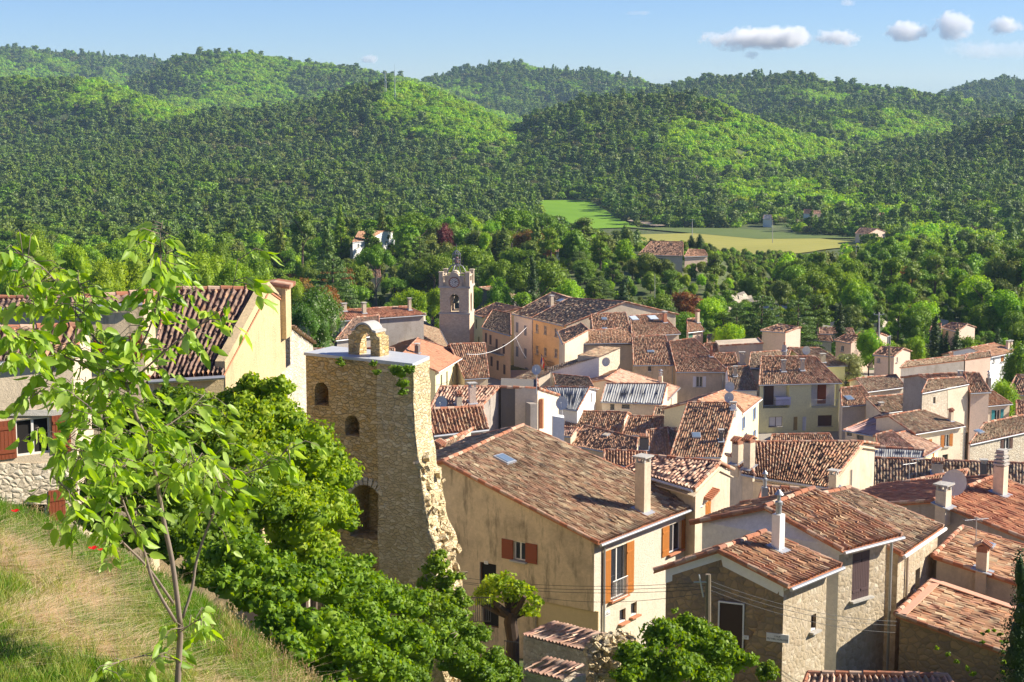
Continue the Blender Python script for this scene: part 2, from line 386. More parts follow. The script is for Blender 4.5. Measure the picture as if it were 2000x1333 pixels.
def core_blobs(lobes, rng, f=.72):
    """solid twig mass inside a crown so that the sky does not shine through everywhere"""
    Vs = []; Fs = []; k = 0
    th = np.linspace(0, 2*math.pi, 8)[:-1]; rings = [(.0, -1), (.75, -.6), (1, 0), (.75, .6), (.0, 1)]
    for (cx, cy, cz, rx, ry, rz) in lobes:
        V = []
        for r, z in rings:
            for t in th:
                j = f*(.8+.35*rng.random()); V.append((cx+rx*r*math.cos(t)*j, cy+ry*r*math.sin(t)*j, cz+rz*z*j))
        n = 7; V = np.array(V); Fc = np.array([[i*n+j, i*n+(j+1) % n, (i+1)*n+(j+1) % n, (i+1)*n+j] for i in range(4) for j in range(n)])
        Vs.append(V); Fs.append(Fc+k); k += len(V)
    return np.concatenate(Vs), np.concatenate(Fs)
def rnd_lobes(kind, h, w, rng):
    """h crown height above 0, w half width; returns ellipsoid lobes with crown bottom above trunk"""
    L = []
    if kind == 'round':
        for i in range(18):
            a = rng.random()*6.28; r = w*.62*math.sqrt(rng.random()); z = h*(.28+.5*rng.random())
            k = (.30+.2*rng.random()); L.append((r*math.cos(a), r*math.sin(a), z, w*k, w*k, h*k*.55))
        L.append((0, 0, h*.8, w*.45, w*.45, h*.2)); L.append((0, 0, h*.5, w*.6, w*.6, h*.34))
    elif kind == 'umbrella':
        for i in range(20):
            a = rng.random()*6.28; r = w*.78*math.sqrt(rng.random()); z = h*(.9-.22*(r/w)**2-.1*rng.random())
            k = .22+.14*rng.random(); L.append((r*math.cos(a), r*math.sin(a), z, w*k, w*k, h*.13))
    elif kind == 'pine':
        for i in range(20):
            t = rng.random(); a = rng.random()*6.28; r = w*(.75-.45*t)*rng.random()**.5; z = h*(.35+.58*t)
            k = .26+.14*rng.random(); L.append((r*math.cos(a), r*math.sin(a), z, w*k, w*k, h*.09))
    elif kind == 'cone':
        for i in range(26):
            t = i/26; a = i*2.4; r = w*(1-t)*.62; z = h*(.08+.88*t); k = .42*(1-t)+.12
            L.append((r*math.cos(a), r*math.sin(a), z, w*k, w*k, h*.065))
    elif kind == 'cypress':
        for i in range(12):
            t = i/11; k = math.sin(math.pi*min(.93, .12+t*.85))**.7
            L.append((rng.normal()*w*.08, rng.normal()*w*.08, h*(.05+.9*t), w*k, w*k, h*.09))
    elif kind == 'cedar':
        for i in range(9):
            z = h*(.25+.7*i/9); rr = w*(1-.75*(i/9)**1.5)
            for j in range(6):
                a = j*1.05+i*.8+rng.random()*.4; r = rr*(.45+.3*rng.random())
                L.append((r*math.cos(a), r*math.sin(a), z+rng.normal()*h*.015, rr*.36, rr*.36, h*.028))
    return L
TRUNK = {'round': .45, 'umbrella': .8, 'pine': .9, 'cone': .9, 'cypress': .5, 'cedar': .9}
def trunk_mesh(kind, h, w, rng):
    mb = MB(); t = TRUNK[kind]*h; r = .022*h+.06
    mb.tube([(0, 0, -.8), (rng.normal()*.02*h, rng.normal()*.02*h, t*.5), (0, 0, t)], [r, r*.75, r*.35], 7)
    if kind in ('round', 'umbrella', 'pine'):
        for i in range(6):
            a = i*1.05+rng.random()*.5; z0 = t*(.45+.07*i); e = w*.6
            mb.tube([(0, 0, z0), (e*.5*math.cos(a), e*.5*math.sin(a), z0+h*.12), (e*math.cos(a), e*math.sin(a), z0+h*(.2 if kind != 'umbrella' else .25))], [r*.45, r*.3, r*.12], 5)
    return mb.mesh('trunk_mesh')
BARK = flat('bark', (.14, .10, .075), .9)
LEAF = {
 'oak': leafmat('leaf_dark_oak', [(0.077,0.112,0.017), (0.140,0.195,0.024), (0.239,0.273,0.042)], .2),
 'spring': leafmat('leaf_spring', [(0.140,0.286,0.009), (0.240,0.438,0.014), (0.379,0.572,0.022)], .4),
 'mid': leafmat('leaf_mid', [(0.090,0.177,0.011), (0.160,0.286,0.018), (0.260,0.404,0.030)], .3),
 'pine': leafmat('needle_pine', [(0.077,0.128,0.018), (0.140,0.225,0.027), (0.217,0.312,0.042)], .2),
 'upine': leafmat('needle_umbrella', [(0.071,0.144,0.009), (0.140,0.253,0.011), (0.221,0.337,0.022)], .25),
 'cedar': leafmat('needle_cedar', [(0.064,0.117,0.026), (0.120,0.195,0.042), (0.196,0.273,0.060)], .2),
 'cyp': leafmat('needle_cypress', [(0.020,0.047,0.009), (0.041,0.086,0.013), (0.067,0.116,0.018)], .1),
 'yellow': leafmat('leaf_yellow_green', [(.16,.27,.012), (.24,.37,.018), (.33,.45,.035)], .4),
 'red': leafmat('leaf_purple', [(0.083,0.019,0.018), (0.167,0.034,0.032), (0.250,0.062,0.046)], .3),
 'rust': leafmat('leaf_rust', [(0.217,0.094,0.027), (0.316,0.140,0.037), (0.267,0.187,0.037)], .3),
 'olive': leafmat('leaf_olive', [(0.167,0.203,0.065), (0.267,0.296,0.102), (0.367,0.390,0.147)], .2),
 'ches': leafmat('leaf_chestnut', [(0.075,0.187,0.013), (0.133,0.296,0.018), (0.217,0.406,0.037)], .35),
}
LEAF['chesf'] = leafmat('leaf_chestnut_flowering', [(.05,.13,.014), (.08,.19,.018), (.06,.15,.014), (.10,.22,.02), (.13,.26,.03), (.07,.17,.015), (.10,.22,.02), (.12,.25,.03), (.60,.60,.45)], .3)
LEAF['holm'] = leafmat('leaf_holm_olive', [(0.091,0.106,0.030), (0.156,0.163,0.050), (0.221,0.213,0.075)], .2)
# far wood: small crowns spread over the hills; one object
def far_templates():
    c = bpy.data.collections.new('wood_crowns'); rng = np.random.default_rng(3); out = []
    spec = [('round', 'oak', 6.0, 3.6), ('round', 'oak', 5.2, 3.9), ('pine', 'pine', 8.5, 3.2), ('cone', 'pine', 9.5, 2.6),
            ('round', 'mid', 6.5, 3.8), ('round', 'mid', 6, 3.3), ('round', 'spring', 6.3, 3.7), ('round', 'spring', 5.6, 3.4),
            ('round', 'yellow', 6, 3.2), ('pine', 'cedar', 8.5, 3.3), ('round', 'holm', 5.6, 4.0), ('pine', 'upine', 8, 3.6)]
    for i, (k, l, h, w) in enumerate(spec):
        lob = rnd_lobes(k, h, w*1.18, rng)
        if k in ('round',): lob = [(a, b, z*.85, x, y, q) for a, b, z, x, y, q in lob[:11]]
        V, Fq = lobes_leaves(lob, 15, .85, rng, .15, .45); V2, F2 = core_blobs(lob[::2], rng, .7)
        me = np_mesh('crown%d' % i, np.concatenate([V, V2]), np.concatenate([Fq, F2+len(V)])); me.materials.append(LEAF[l])
        o = bpy.data.objects.new('a%02d_crown' % i, me); c.objects.link(o)
    return c
def scatter_object(name, P, idx, scl, rot, coll, label=None, cat=None):
    me = bpy.data.meshes.new(name); me.vertices.add(len(P)); me.vertices.foreach_set('co', np.asarray(P, np.float32).ravel())
    for nm, typ, arr in (('idx', 'INT', idx), ('scl', 'FLOAT', scl), ('rot', 'FLOAT', rot)):
        a = me.attributes.new(nm, typ, 'POINT'); a.data.foreach_set('value', arr)
    o = bpy.data.objects.new(name, me); link(o)
    g = bpy.data.node_groups.new(name+'_nodes', 'GeometryNodeTree')
    g.interface.new_socket('Geometry', in_out='INPUT', socket_type='NodeSocketGeometry')
    g.interface.new_socket('Geometry', in_out='OUTPUT', socket_type='NodeSocketGeometry')
    N = g.nodes.new; L = g.links.new
    gi = N('NodeGroupInput'); go = N('NodeGroupOutput'); iop = N('GeometryNodeInstanceOnPoints'); ci = N('GeometryNodeCollectionInfo')
    ci.inputs[0].default_value = coll; ci.inputs[1].default_value = True; ci.inputs[2].default_value = True
    def attr(n, t):
        a = N('GeometryNodeInputNamedAttribute'); a.data_type = t; a.inputs[0].default_value = n; return a.outputs[0]
    L(gi.outputs[0], iop.inputs['Points']); L(ci.outputs[0], iop.inputs['Instance']); iop.inputs['Pick Instance'].default_value = True
    L(attr('idx', 'INT'), iop.inputs['Instance Index']); L(attr('scl', 'FLOAT'), iop.inputs['Scale'])
    cx = N('ShaderNodeCombineXYZ'); L(attr('rot', 'FLOAT'), cx.inputs[2]); L(cx.outputs[0], iop.inputs['Rotation'])
    L(iop.outputs[0], go.inputs[0]); md = o.modifiers.new('scatter', 'NODES'); md.node_group = g
    return meta(o, label, cat, kind='stuff')
FL = ([1040,1052,1120,1240,1300,1400,1560,1640,1690,1705,1720], [0,430,440,458,478,486,497,484,470,466,0])
FAR = ([1040,1052,1150,1245,1440,1690], [392,393,394,444,449,466])
def blocks_field(px, py_top, py_base): return (px > 1050) & (px < 1708) & (py_top < np.interp(px, *FL)) & (py_base > np.interp(px, *FAR)+1)
CLEAR = []   # (x, y, r) kept free of trees
def forest():
    rng = np.random.default_rng(11); coll = far_templates()
    Y0 = 600.0; X = []; Yl = []; S = []
    while Y0 < 4100:
        s = 5.4+max(0, Y0-1000)/2600*3.8; n = int(.66*Y0/s)+1
        x = np.linspace(-.33*Y0, .33*Y0, n)+rng.uniform(-.42, .42, n)*s; y = Y0+rng.uniform(-.42, .42, n)*s
        X.append(x); Yl.append(y); S.append(np.full(n, s)); Y0 += s*.86
    x = np.concatenate(X); y = np.concatenate(Yl); s = np.concatenate(S)
    z = gz(x, y)
    px = 1000+F*x/(y*CP)
    # visibility: keep what can be seen past the ridges in front
    pb = np.clip(((px+150)/8).astype(int), 0, 288); top = (z+7)/y; order = np.argsort(y); keep = np.zeros(len(x), bool)
    nb = 289; yb = np.arange(600, 4200, 12.); hz = np.full((len(yb), nb), -9.)
    A = ((np.arange(nb)*8-150+4)-1000)/F*CP
    XX = A[None, :]*yb[:, None]; G = gz(XX, yb[:, None]*np.ones_like(XX))/yb[:, None]
    run = np.maximum.accumulate(G, 0); yi = np.clip(((y-600)/12).astype(int)-2, 0, len(yb)-1)
    keep = top > run[yi, pb]-.004
    for q in FIELDS: keep &= ~inpoly(x, y, q, 1.06)
    w_ = y*CP-(z+7.5)*SP; pt = 666.5-F*(y*SP+(z+7.5)*CP)/w_; w_ = y*CP-z*SP; pb_ = 666.5-F*(y*SP+z*CP)/w_; keep &= ~blocks_field(px, pt, pb_)
    for (cx, cy, r) in CLEAR: keep &= (x-cx)**2+(y-cy)**2 > r*r
    bare = fbm(x/90, y/60, 4, 33)
    keep &= ~((bare > .17) & (rng.random(len(x)) < .7))
    x, y, z, s, px = x[keep], y[keep], z[keep], s[keep], px[keep]
    w = y*CP-z*SP; py = 666.5-F*(y*SP+z*CP)/w
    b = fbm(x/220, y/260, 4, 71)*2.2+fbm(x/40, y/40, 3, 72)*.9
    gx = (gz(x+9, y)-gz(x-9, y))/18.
    b = b-np.clip(gx*3.2, -1.1, 1.1)  # species choice also paints slope shade: darker away from sun, brighter towards it
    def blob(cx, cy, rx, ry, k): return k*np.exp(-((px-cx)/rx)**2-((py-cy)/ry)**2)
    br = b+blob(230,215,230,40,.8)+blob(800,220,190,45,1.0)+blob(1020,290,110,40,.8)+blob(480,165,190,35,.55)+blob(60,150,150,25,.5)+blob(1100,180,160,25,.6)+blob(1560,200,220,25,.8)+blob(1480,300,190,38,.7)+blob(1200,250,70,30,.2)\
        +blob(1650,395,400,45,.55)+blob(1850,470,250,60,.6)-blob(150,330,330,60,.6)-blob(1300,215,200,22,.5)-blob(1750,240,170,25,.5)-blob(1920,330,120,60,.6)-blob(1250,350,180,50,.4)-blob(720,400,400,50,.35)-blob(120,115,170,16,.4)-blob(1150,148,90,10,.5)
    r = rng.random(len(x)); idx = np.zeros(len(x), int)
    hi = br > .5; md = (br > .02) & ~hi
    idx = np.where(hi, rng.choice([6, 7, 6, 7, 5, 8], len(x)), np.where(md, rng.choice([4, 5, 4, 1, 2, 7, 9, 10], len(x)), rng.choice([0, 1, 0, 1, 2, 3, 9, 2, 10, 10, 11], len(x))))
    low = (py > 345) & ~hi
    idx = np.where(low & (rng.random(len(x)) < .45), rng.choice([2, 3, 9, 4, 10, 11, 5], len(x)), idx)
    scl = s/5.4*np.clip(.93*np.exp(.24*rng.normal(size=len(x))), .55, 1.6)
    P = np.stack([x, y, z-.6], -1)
    # a few taller pines standing up on the skyline
    print('forest', len(x))
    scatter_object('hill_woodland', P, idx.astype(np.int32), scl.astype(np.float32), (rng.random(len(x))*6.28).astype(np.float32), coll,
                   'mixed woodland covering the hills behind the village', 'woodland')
# ---------------------------------------------------------------- materials of the village
T_MOT = tiles('tiles_mottled', [(.40,.17,.09), (.50,.27,.16), (.27,.13,.08), (.56,.38,.24), (.44,.20,.12), (.62,.46,.31), (.47,.22,.15), (.34,.20,.12), (.50,.21,.11), (.56,.27,.15)], la=.5)
T_OLD = tiles('tiles_old', [(.33,.19,.12), (.42,.28,.18), (.24,.14,.09), (.47,.36,.24), (.38,.19,.12), (.50,.40,.28), (.45,.27,.19)], la=.5, lscale=.5)
T_RED = tiles('tiles_red', [(.44,.15,.08), (.50,.20,.11), (.36,.13,.08), (.54,.26,.15), (.46,.17,.10)], la=.35)
T_ORA = tiles('tiles_orange', [(.52,.25,.14), (.58,.32,.20), (.46,.22,.13), (.60,.36,.23)], la=.4)
T_PNK = tiles('tiles_pink', [(.60,.33,.24), (.66,.42,.31), (.55,.28,.21), (.64,.45,.34), (.50,.27,.18)], la=.4)
T_BRN = tiles('tiles_brown', [(.22,.14,.11), (.28,.18,.14), (.18,.11,.09), (.25,.15,.11), (.33,.20,.15), (.21,.13,.12), (.27,.17,.14), (.48,.24,.13)], la=.3)
T_FIB = tiles('sheets_grey', [(.42,.42,.42), (.46,.46,.46), (.40,.39,.38)], lichen=(.16,.15,.14), la=.5)
T_PSH = tiles('sheets_pink', [(.62,.36,.32), (.66,.42,.38), (.58,.33,.30)], la=.2)
def ridgemat():
    m = NM('ridge_clay'); g = m.N('NewGeometry'); o = m.obj()
    c = m.ramp(g.outputs['Random Per Island'], [(0, (.44,.18,.10)), (.25, (.52,.30,.20)), (.5, (.36,.17,.11)), (.75, (.58,.40,.28))], 'CONSTANT')
    n = m.noise(o, 5, 5, .7); m.col(m.mix(m.ramp(n, [(.5, (0, 0, 0)), (.75, (.7,)*3)]), c, (.12,.09,.06))); return m.m
RIDGE = ridgemat()
W_BEIGE = plaster('render_beige', (.62,.49,.32), .6, dark=(.15,.12,.08), streak=.75)
W_CREAM = plaster('render_cream', (.66,.56,.42), .25)
W_WHITE = plaster('render_white', (.78,.75,.68), .12)
W_PALE = plaster('render_pale_roughcast', (.66,.59,.47), .22, bump=.03)
W_YEL = plaster('render_yellow', (.90,.70,.40), .10)
W_YELP = plaster('render_pale_yellow', (.76,.66,.40), .15)
W_OCH = plaster('render_ochre', (.64,.48,.27), .25)
W_PEACH = plaster('render_peach', (.66,.42,.24), .22)
W_PINK = plaster('render_pink', (.66,.50,.39), .15)
W_TAN = plaster('render_tan', (.58,.48,.35), .4, streak=.25)
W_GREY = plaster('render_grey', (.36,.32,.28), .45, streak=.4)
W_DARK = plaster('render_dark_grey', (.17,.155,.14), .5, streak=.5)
W_LAV = plaster('render_lavender_white', (.71,.71,.76), .06)
W_SAND = plaster('render_sand', (.60,.46,.26), .3, streak=.3, bump=.03)
S_RUB = rubble('stone_rubble_ochre', [(.64,.47,.22), (.46,.31,.12), (.76,.62,.38), (.60,.38,.12), (.68,.53,.29), (.36,.24,.10)], (.47,.37,.21), 4.6, .03, .07, 2.0)
S_PALE = rubble('stone_pale', [(.62,.54,.42), (.52,.44,.33), (.70,.64,.52), (.45,.37,.28)], (.52,.44,.32), 4.4, .09, .04)
S_POCK = rubble('stone_in_render', [(.46,.38,.26), (.40,.32,.21), (.60,.52,.40), (.36,.28,.19), (.45,.37,.25)], (.50,.42,.30), 4.0, .14, .035, 1.15)
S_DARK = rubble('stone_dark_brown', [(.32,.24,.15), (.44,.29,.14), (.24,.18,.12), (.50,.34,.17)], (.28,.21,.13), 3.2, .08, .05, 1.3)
S_TOWER = rubble('stone_tower', [(.64,.52,.37), (.54,.42,.29), (.72,.61,.46), (.66,.52,.36)], (.62,.50,.37), 3.6, .12, .03, 1.6, .25)
ZINC = flat('zinc', (.42,.43,.44), .45, .6); GLASS = flat('window_glass', (.03,.035,.045), .08, 0, .7)
FRAME_W = flat('frame_white', (.78,.76,.72), .5); FRAME_B = flat('frame_brown', (.13,.06,.03), .6)
SH = dict(wood=flat('shutter_varnished', (.46,.17,.035), .5), red=flat('shutter_red_brown', (.26,.065,.025), .6), brown=flat('shutter_brown', (.12,.065,.05), .6),
          purple=flat('shutter_plum', (.09,.055,.055), .6), white=flat('shutter_white', (.74,.74,.76), .6), blue=flat('shutter_blue', (.22,.34,.60), .6),
          grey=flat('shutter_grey', (.24,.29,.42), .6), teal=flat('shutter_teal', (.05,.30,.32), .6), green=flat('shutter_green', (.10,.26,.17), .6))
CONC = plaster('concrete', (.44,.42,.38), .4); CLAY = flat('clay_plain', (.50,.21,.11), .85, var=.25)
IRON = flat('iron', (.03,.03,.03), .6); DISH = flat('dish_grey', (.55,.55,.54), .5); WHITE = flat('paint_white', (.80,.79,.76), .55)
SKYL = flat('skylight_glass', (.16,.22,.30), .05, 0, .8); LEAD = flat('lead_flashing', (.38,.40,.44), .5, .2)
PIPEB = flat('pipe_beige', (.50,.40,.30), .6); DARKIN = flat('dark_inside', (.015,.013,.012), .9)
# ---------------------------------------------------------------- tiled surfaces
def tile_patch(name, E0, E1, R1, R0, mat, parent, pitch=.24, row=.36, amp=.075, jit=1.0, lo=False, off=None, label=None, flat_rows=False):
    E0, E1, R1, R0 = [np.array(p, float) for p in (E0, E1, R1, R0)]
    rng = np.random.default_rng(int(abs(E0[0]*13+E0[1]*7+E1[0]*3)*10) % 99991)
    nc = max(2, int(round(max(np.linalg.norm(E1-E0), np.linalg.norm(R1-R0))/pitch))); nr = max(2, int(round(max(np.linalg.norm(R0-E0), np.linalg.norm(R1-E1))/row)))
    amp = amp*.78 if lo else amp
    S = [0, .15, .31, .47, .62, .81] if lo else [0, .09, .2, .31, .42, .53, .62, .81]
    hh = [0 if s in (0,) else (math.sin(math.pi*s/.62) if s < .62 else (0 if s == .62 else -.5)) for s in S]
    amp = amp if lo else amp*1.25
    uu = [s/.62 if s <= .62 else 1+(s-.62)/.38 for s in S]; ns = len(S)
    us = np.array([c+s for c in range(nc) for s in S]+[nc]); hs = np.array(hh*nc+[0.]); uvx = np.array([2*c+q for c in range(nc) for q in uu]+[2*nc])
    cid = np.array([c for c in range(nc) for s in S]+[nc-1]); inner = (hs > .1)
    vs = []; vv = []; base = []; rid = []
    for r in range(nr): vs += [r, r+1.0]; vv += [r+.001, r+.985]; base += [1.0, 0.0]; rid += [r, r]
    vs = np.array(vs, float); vv = np.array(vv); base = np.array(base); rid = np.array(rid)
    jt = rng.normal(size=(nr, nc)); jl = rng.normal(size=(nr, nc))
    Uc = us/nc; Vc = vs/nr; U, V = np.meshgrid(Uc, Vc)
    lat = (jl[rid][:, cid]*inner[None, :]*.018+.03*fbm(U*0+us[None, :]*.25, V*nr*.22, 3, 5))*jit/pitch/nc
    # tile ends slip along the slope a little
    slip = (rng.normal(size=(nr, nc))[rid][:, cid]*.05*base[:, None])*jit/nr
    slip[0] *= .6
    Uj = np.clip(U+lat, -.001, 1.001); Vj = V+slip; Vj[-1] = V[-1]
    P = (E0*((1-Uj)*(1-Vj))[..., None]+E1*(Uj*(1-Vj))[..., None]+R1*(Uj*Vj)[..., None]+R0*((1-Uj)*Vj)[..., None])
    nrm = np.cross(E1-E0, R0-E0); nrm /= np.linalg.norm(nrm); nrm = nrm if nrm[2] > 0 else -nrm
    H = amp*hs[None, :]+(.0 if flat_rows else .028)*base[:, None]*(.5+.5*inner[None, :])+jt[rid][:, cid]*inner[None, :]*.008*jit
    H = H+.07*jit*fbm(us[None, :]*.11+E0[0], vs[:, None]*.13+E0[1], 2, 3)
    P = P+nrm*H[..., None]
    UV = np.stack(np.broadcast_arrays(uvx[None, :], vv[:, None]), -1).reshape(-1, 2)
    k = len(us); n = len(vs); i = np.arange(n-1)[:, None]*k+np.arange(k-1)[None, :]
    Fq = np.stack([i, i+1, i+k+1, i+k], -1).reshape(-1, 4)
    off = np.array(off if off is not None else (tuple(parent.matrix_basis.translation) if parent is not None else (0, 0, 0)))
    me = np_mesh(name, P.reshape(-1, 3)-off, Fq, UV); o = mobj(name, me, mat, parent); ORI[o.name] = tuple(off)
    if label: o['label'] = label
    return o
def ridge_run(mb, A, B, r=.12, seg=.42, lift=.05):
    A = Vector(A); B = Vector(B); L = (B-A).length; n = max(1, int(L/seg)); d = (B-A)/n; up = Vector((0, 0, lift))
    for i in range(n):
        j = Vector((0, 0, random.uniform(-.015, .02)))
        mb.tube([A+d*i+up+j, A+d*(i+1.06)+up+j], r*random.uniform(.95, 1.05), 8, r*.82)
def YH(p, h, lo=62, hi=950):
    """depth at which the pixel's ray is h metres above the ground"""
    d = ray(*p); f = lambda Y: d.z/d.y*Y-gnd(d.x/d.y*Y, Y)-h
    Ys = np.geomspace(lo, hi, 300)
    v = np.array([f(y) for y in Ys]); k = int(np.argmax(v < 0)); return float(Ys[k])
HOUSES = {}
def down(r0, r1, Y, L, slope, rot=0.):
    """eave pixels of a roof whose upper edge runs r0-r1 and which falls L metres towards the camera"""
    R0 = PY(*r0, Y); R1 = PZ(*r1, R0.z); a = (R1-R0); a.z = 0; a.normalize(); n = Vector((a.y, -a.x, 0))
    c, s_ = math.cos(rot), math.sin(rot); n = Vector((n.x*c-n.y*s_, n.x*s_+n.y*c, 0)); d = n*L-Vector((0, 0, slope*L))
    E0, E1 = R0+d, R1+d; return dict(e0=proj(E0), e1=proj(E1), r0=r0, r1=r1, Y=E0.y, rise=slope*L)
class House:
    def __init__(s, name, label, e0, e1, r0, r1, Y=None, h=5.5, slope=.3, kb=1.0, wall=W_CREAM, roof=T_MOT, base=None, oh=.28, os=.12, cat='house', group=None,
                 ridge=True, rake=(1, 1), pitch=.24, row=.36, lo=None, amp=.075, rise=None, deep=3.0, eave_dz=0.0, gut=ZINC, b0=None, key=None, b1=None, planar=True):
        if Y is None: Y = YH(e0, h)
        s.E0 = PY(*e0, Y); ze = s.E0.z; s.E1 = PZ(*e1, ze+eave_dz); s.name = name
        a = (s.E1-s.E0); a.z = 0; s.a = a.normalized(); n = Vector((s.a.y, -s.a.x, 0))
        d0 = PZ(*r0, ze)-s.E0
        if n.dot(d0) > 0: n = -n
        s.n = n                                     # outward, away from the ridge
        if rise is None:
            lo_, hi_ = 0.0, 12.0
            for _ in range(50):
                m = (lo_+hi_)/2; R = PZ(*r0, ze+m); dist = -n.dot(R-s.E0)
                if m < slope*dist: lo_ = m
                else: hi_ = m
            rise = (lo_+hi_)/2
        s.rise = rise; s.R0 = PZ(*r0, ze+rise); s.R1 = PZ(*r1, ze+rise); s.kb = kb
        pn = (s.E1-s.E0).cross(s.R0-s.E0)
        if planar and slope > .05 and abs(pn.normalized().z) > .8:      # keep the slope flat: put the far ridge end in the plane of the other three corners
            d = ray(*r1); q = d*(pn.dot(s.E0)/pn.dot(d)); dz_ = q.z-s.R1.z
            if abs(dz_) < .28*max(rise, .5)+.1: s.R1 = q
            else:
                print('   ridge tilt limited', name, round(dz_, 2))
                h = s.E0+(s.R0-s.E0)*1.0; v = s.E1+(s.R0-s.E0); k = (s.R1-v); k.z = 0; e = (s.E1-s.E0); e.z = 0; e.normalize(); s.R1 = v+e*k.dot(e)
        v0 = s.R0-s.E0; v1 = s.R1-s.E1
        if kb > 0:
            s.B0 = s.R0+Vector((v0.x*kb, v0.y*kb, -v0.z*kb)); s.B1 = s.R1+Vector((v1.x*kb, v1.y*kb, -v1.z*kb))
            s.B1.z = s.B1.z
            pn2 = (s.R1-s.R0).cross(s.B0-s.R0); s.B1.z = s.R0.z-(pn2.x*(s.B1.x-s.R0.x)+pn2.y*(s.B1.y-s.R0.y))/pn2.z
            if b0: s.B0 = PZ(*b0, s.B0.z); s.B1 = s.R1+(s.B0-s.R0)
        else: s.B0, s.B1 = s.R0.copy(), s.R1.copy()
        c = (s.E0+s.E1+s.B0+s.B1)/4
        g = min(gnd(p.x, p.y) for p in (s.E0, s.E1, s.B0, s.B1)); s.base = (base if base is not None else min(g, ze-2.2)-deep)
        s.loc = Vector((c.x, c.y, s.base)); s.root = empty(name, s.loc, label, cat, group); HOUSES[key or label] = s
        s.far = s.E0.y > 120 if lo is None else lo
        print('%-26s Y %.0f-%.0f eave %.1f deep %.1f rise %.1f ang %.0f | eave above ground %.1f' % (name[:26], s.E0.y, s.R0.y, (s.E1-s.E0).length, -n.dot(s.R0-s.E0), rise,
              math.degrees(s.a.angle(Vector((v0.x, v0.y, 0)))), ze-gnd(s.E0.x, s.E0.y)))
        # wall body
        L = (s.E1-s.E0).length; si = min(os/L, .1); D = v0.length; ti = min(oh/D, .2)
        def RP(u, t): return (s.E0.lerp(s.E1, u)).lerp(s.R0.lerp(s.R1, u), t)-Vector((0, 0, .09))
        def BP(u, t): return (s.R0.lerp(s.R1, u)).lerp(s.B0.lerp(s.B1, u), t)-Vector((0, 0, .09))
        F0, F1 = RP(si, ti), RP(1-si, ti)
        low = Vector((0, 0, 0 if planar else -.35))
        if kb > 0: G0, G1 = RP(si, 1), RP(1-si, 1); K0, K1 = BP(si, 1-ti), BP(1-si, 1-ti)
        else: G0, G1 = RP(si, .985), RP(1-si, .985); K0, K1 = G0, G1
        s.F0, s.F1, s.G0, s.G1, s.K0, s.K1 = F0, F1, G0, G1, K0, K1
        def dn(p): return Vector((p.x, p.y, s.base))
        mb = MB()
        top = [F0, F1, G1, G0] if kb == 0 else [F0, F1, G1, K1, K0, G0]
        vs = [tuple(p) for p in top]+[tuple(dn(p)) for p in ((F0, F1, G1, G0) if kb == 0 else (F0, F1, K1, K0))]
        mb.v = vs
        if kb == 0: mb.f = [(0, 1, 2, 3), (7, 6, 5, 4), (4, 5, 1, 0), (5, 6, 2, 1), (6, 7, 3, 2), (7, 4, 0, 3)]
        else: mb.f = [(0, 1, 2, 5), (5, 2, 3, 4), (9, 8, 7, 6), (6, 7, 1, 0), (7, 8, 3, 2, 1), (8, 9, 4, 3), (9, 6, 0, 5, 4)]
        s.body = mb; s.wallmat = wall; s.cut = MB()
        s.P = {'F': (F0, F1), 'R': (F1, K1), 'L': (K0, F0), 'B': (K1, K0)}
        # roof
        s.roof = tile_patch('roof', s.E0, s.E1, s.R1, s.R0, roof, s.root, pitch, row, amp, 1.0, s.far)
        if kb > 0:
            tile_patch('roof', s.B1, s.B0, s.R0, s.R1, roof, s.root, pitch, row, amp, 1.0, True)
        # soffit boards under the tiles
        sb = MB(); dz = Vector((0, 0, -.10 if planar else -.38)); t = Vector((0, 0, .055))
        sb.prism([s.E0+dz, s.E1+dz, s.R1+dz, s.R0+dz], t)
        if kb > 0: sb.prism([s.R0+dz, s.R1+dz, s.B1+dz, s.B0+dz], t)
        sb.build('eaves', FRAME_W if wall is W_WHITE else (CLAY if planar else wall), s.root)
        rb = MB()
        if ridge: ridge_run(rb, s.R0, s.R1)
        if rake[0]: ridge_run(rb, s.E0, s.R0, .09, .4, .04)
        if rake[1]: ridge_run(rb, s.E1, s.R1, .09, .4, .04)
        if kb > 0 and rake[1]: ridge_run(rb, s.B1, s.R1, .09, .4, .04)
        if kb > 0 and rake[0]: ridge_run(rb, s.B0, s.R0, .09, .4, .04)
        if rb.v: rb.build('ridge_tiles', RIDGE, s.root)
        if gut is not None:
            gb = MB(); o = n*.09+Vector((0, 0, -.08)); gb.tube([s.E0+o, s.E1+o], .075, 8); gb.build('gutter', gut, s.root)
        s.nw = 0; s.side = {}
    def frame(s, w):
        A, B = s.P[w]; t = Vector((B.x-A.x, B.y-A.y, 0)).normalized(); nn = Vector((t.y, -t.x, 0))
        c = (s.F0+s.F1+s.K0+s.K1)/4
        if nn.dot(A-c) < 0: nn = -nn
        return A, t, nn
    def hit(s, w, px, py):
        A, t, nn = s.frame(w); d = ray(px, py); k = nn.dot(A)/nn.dot(d); return d*k, t, nn
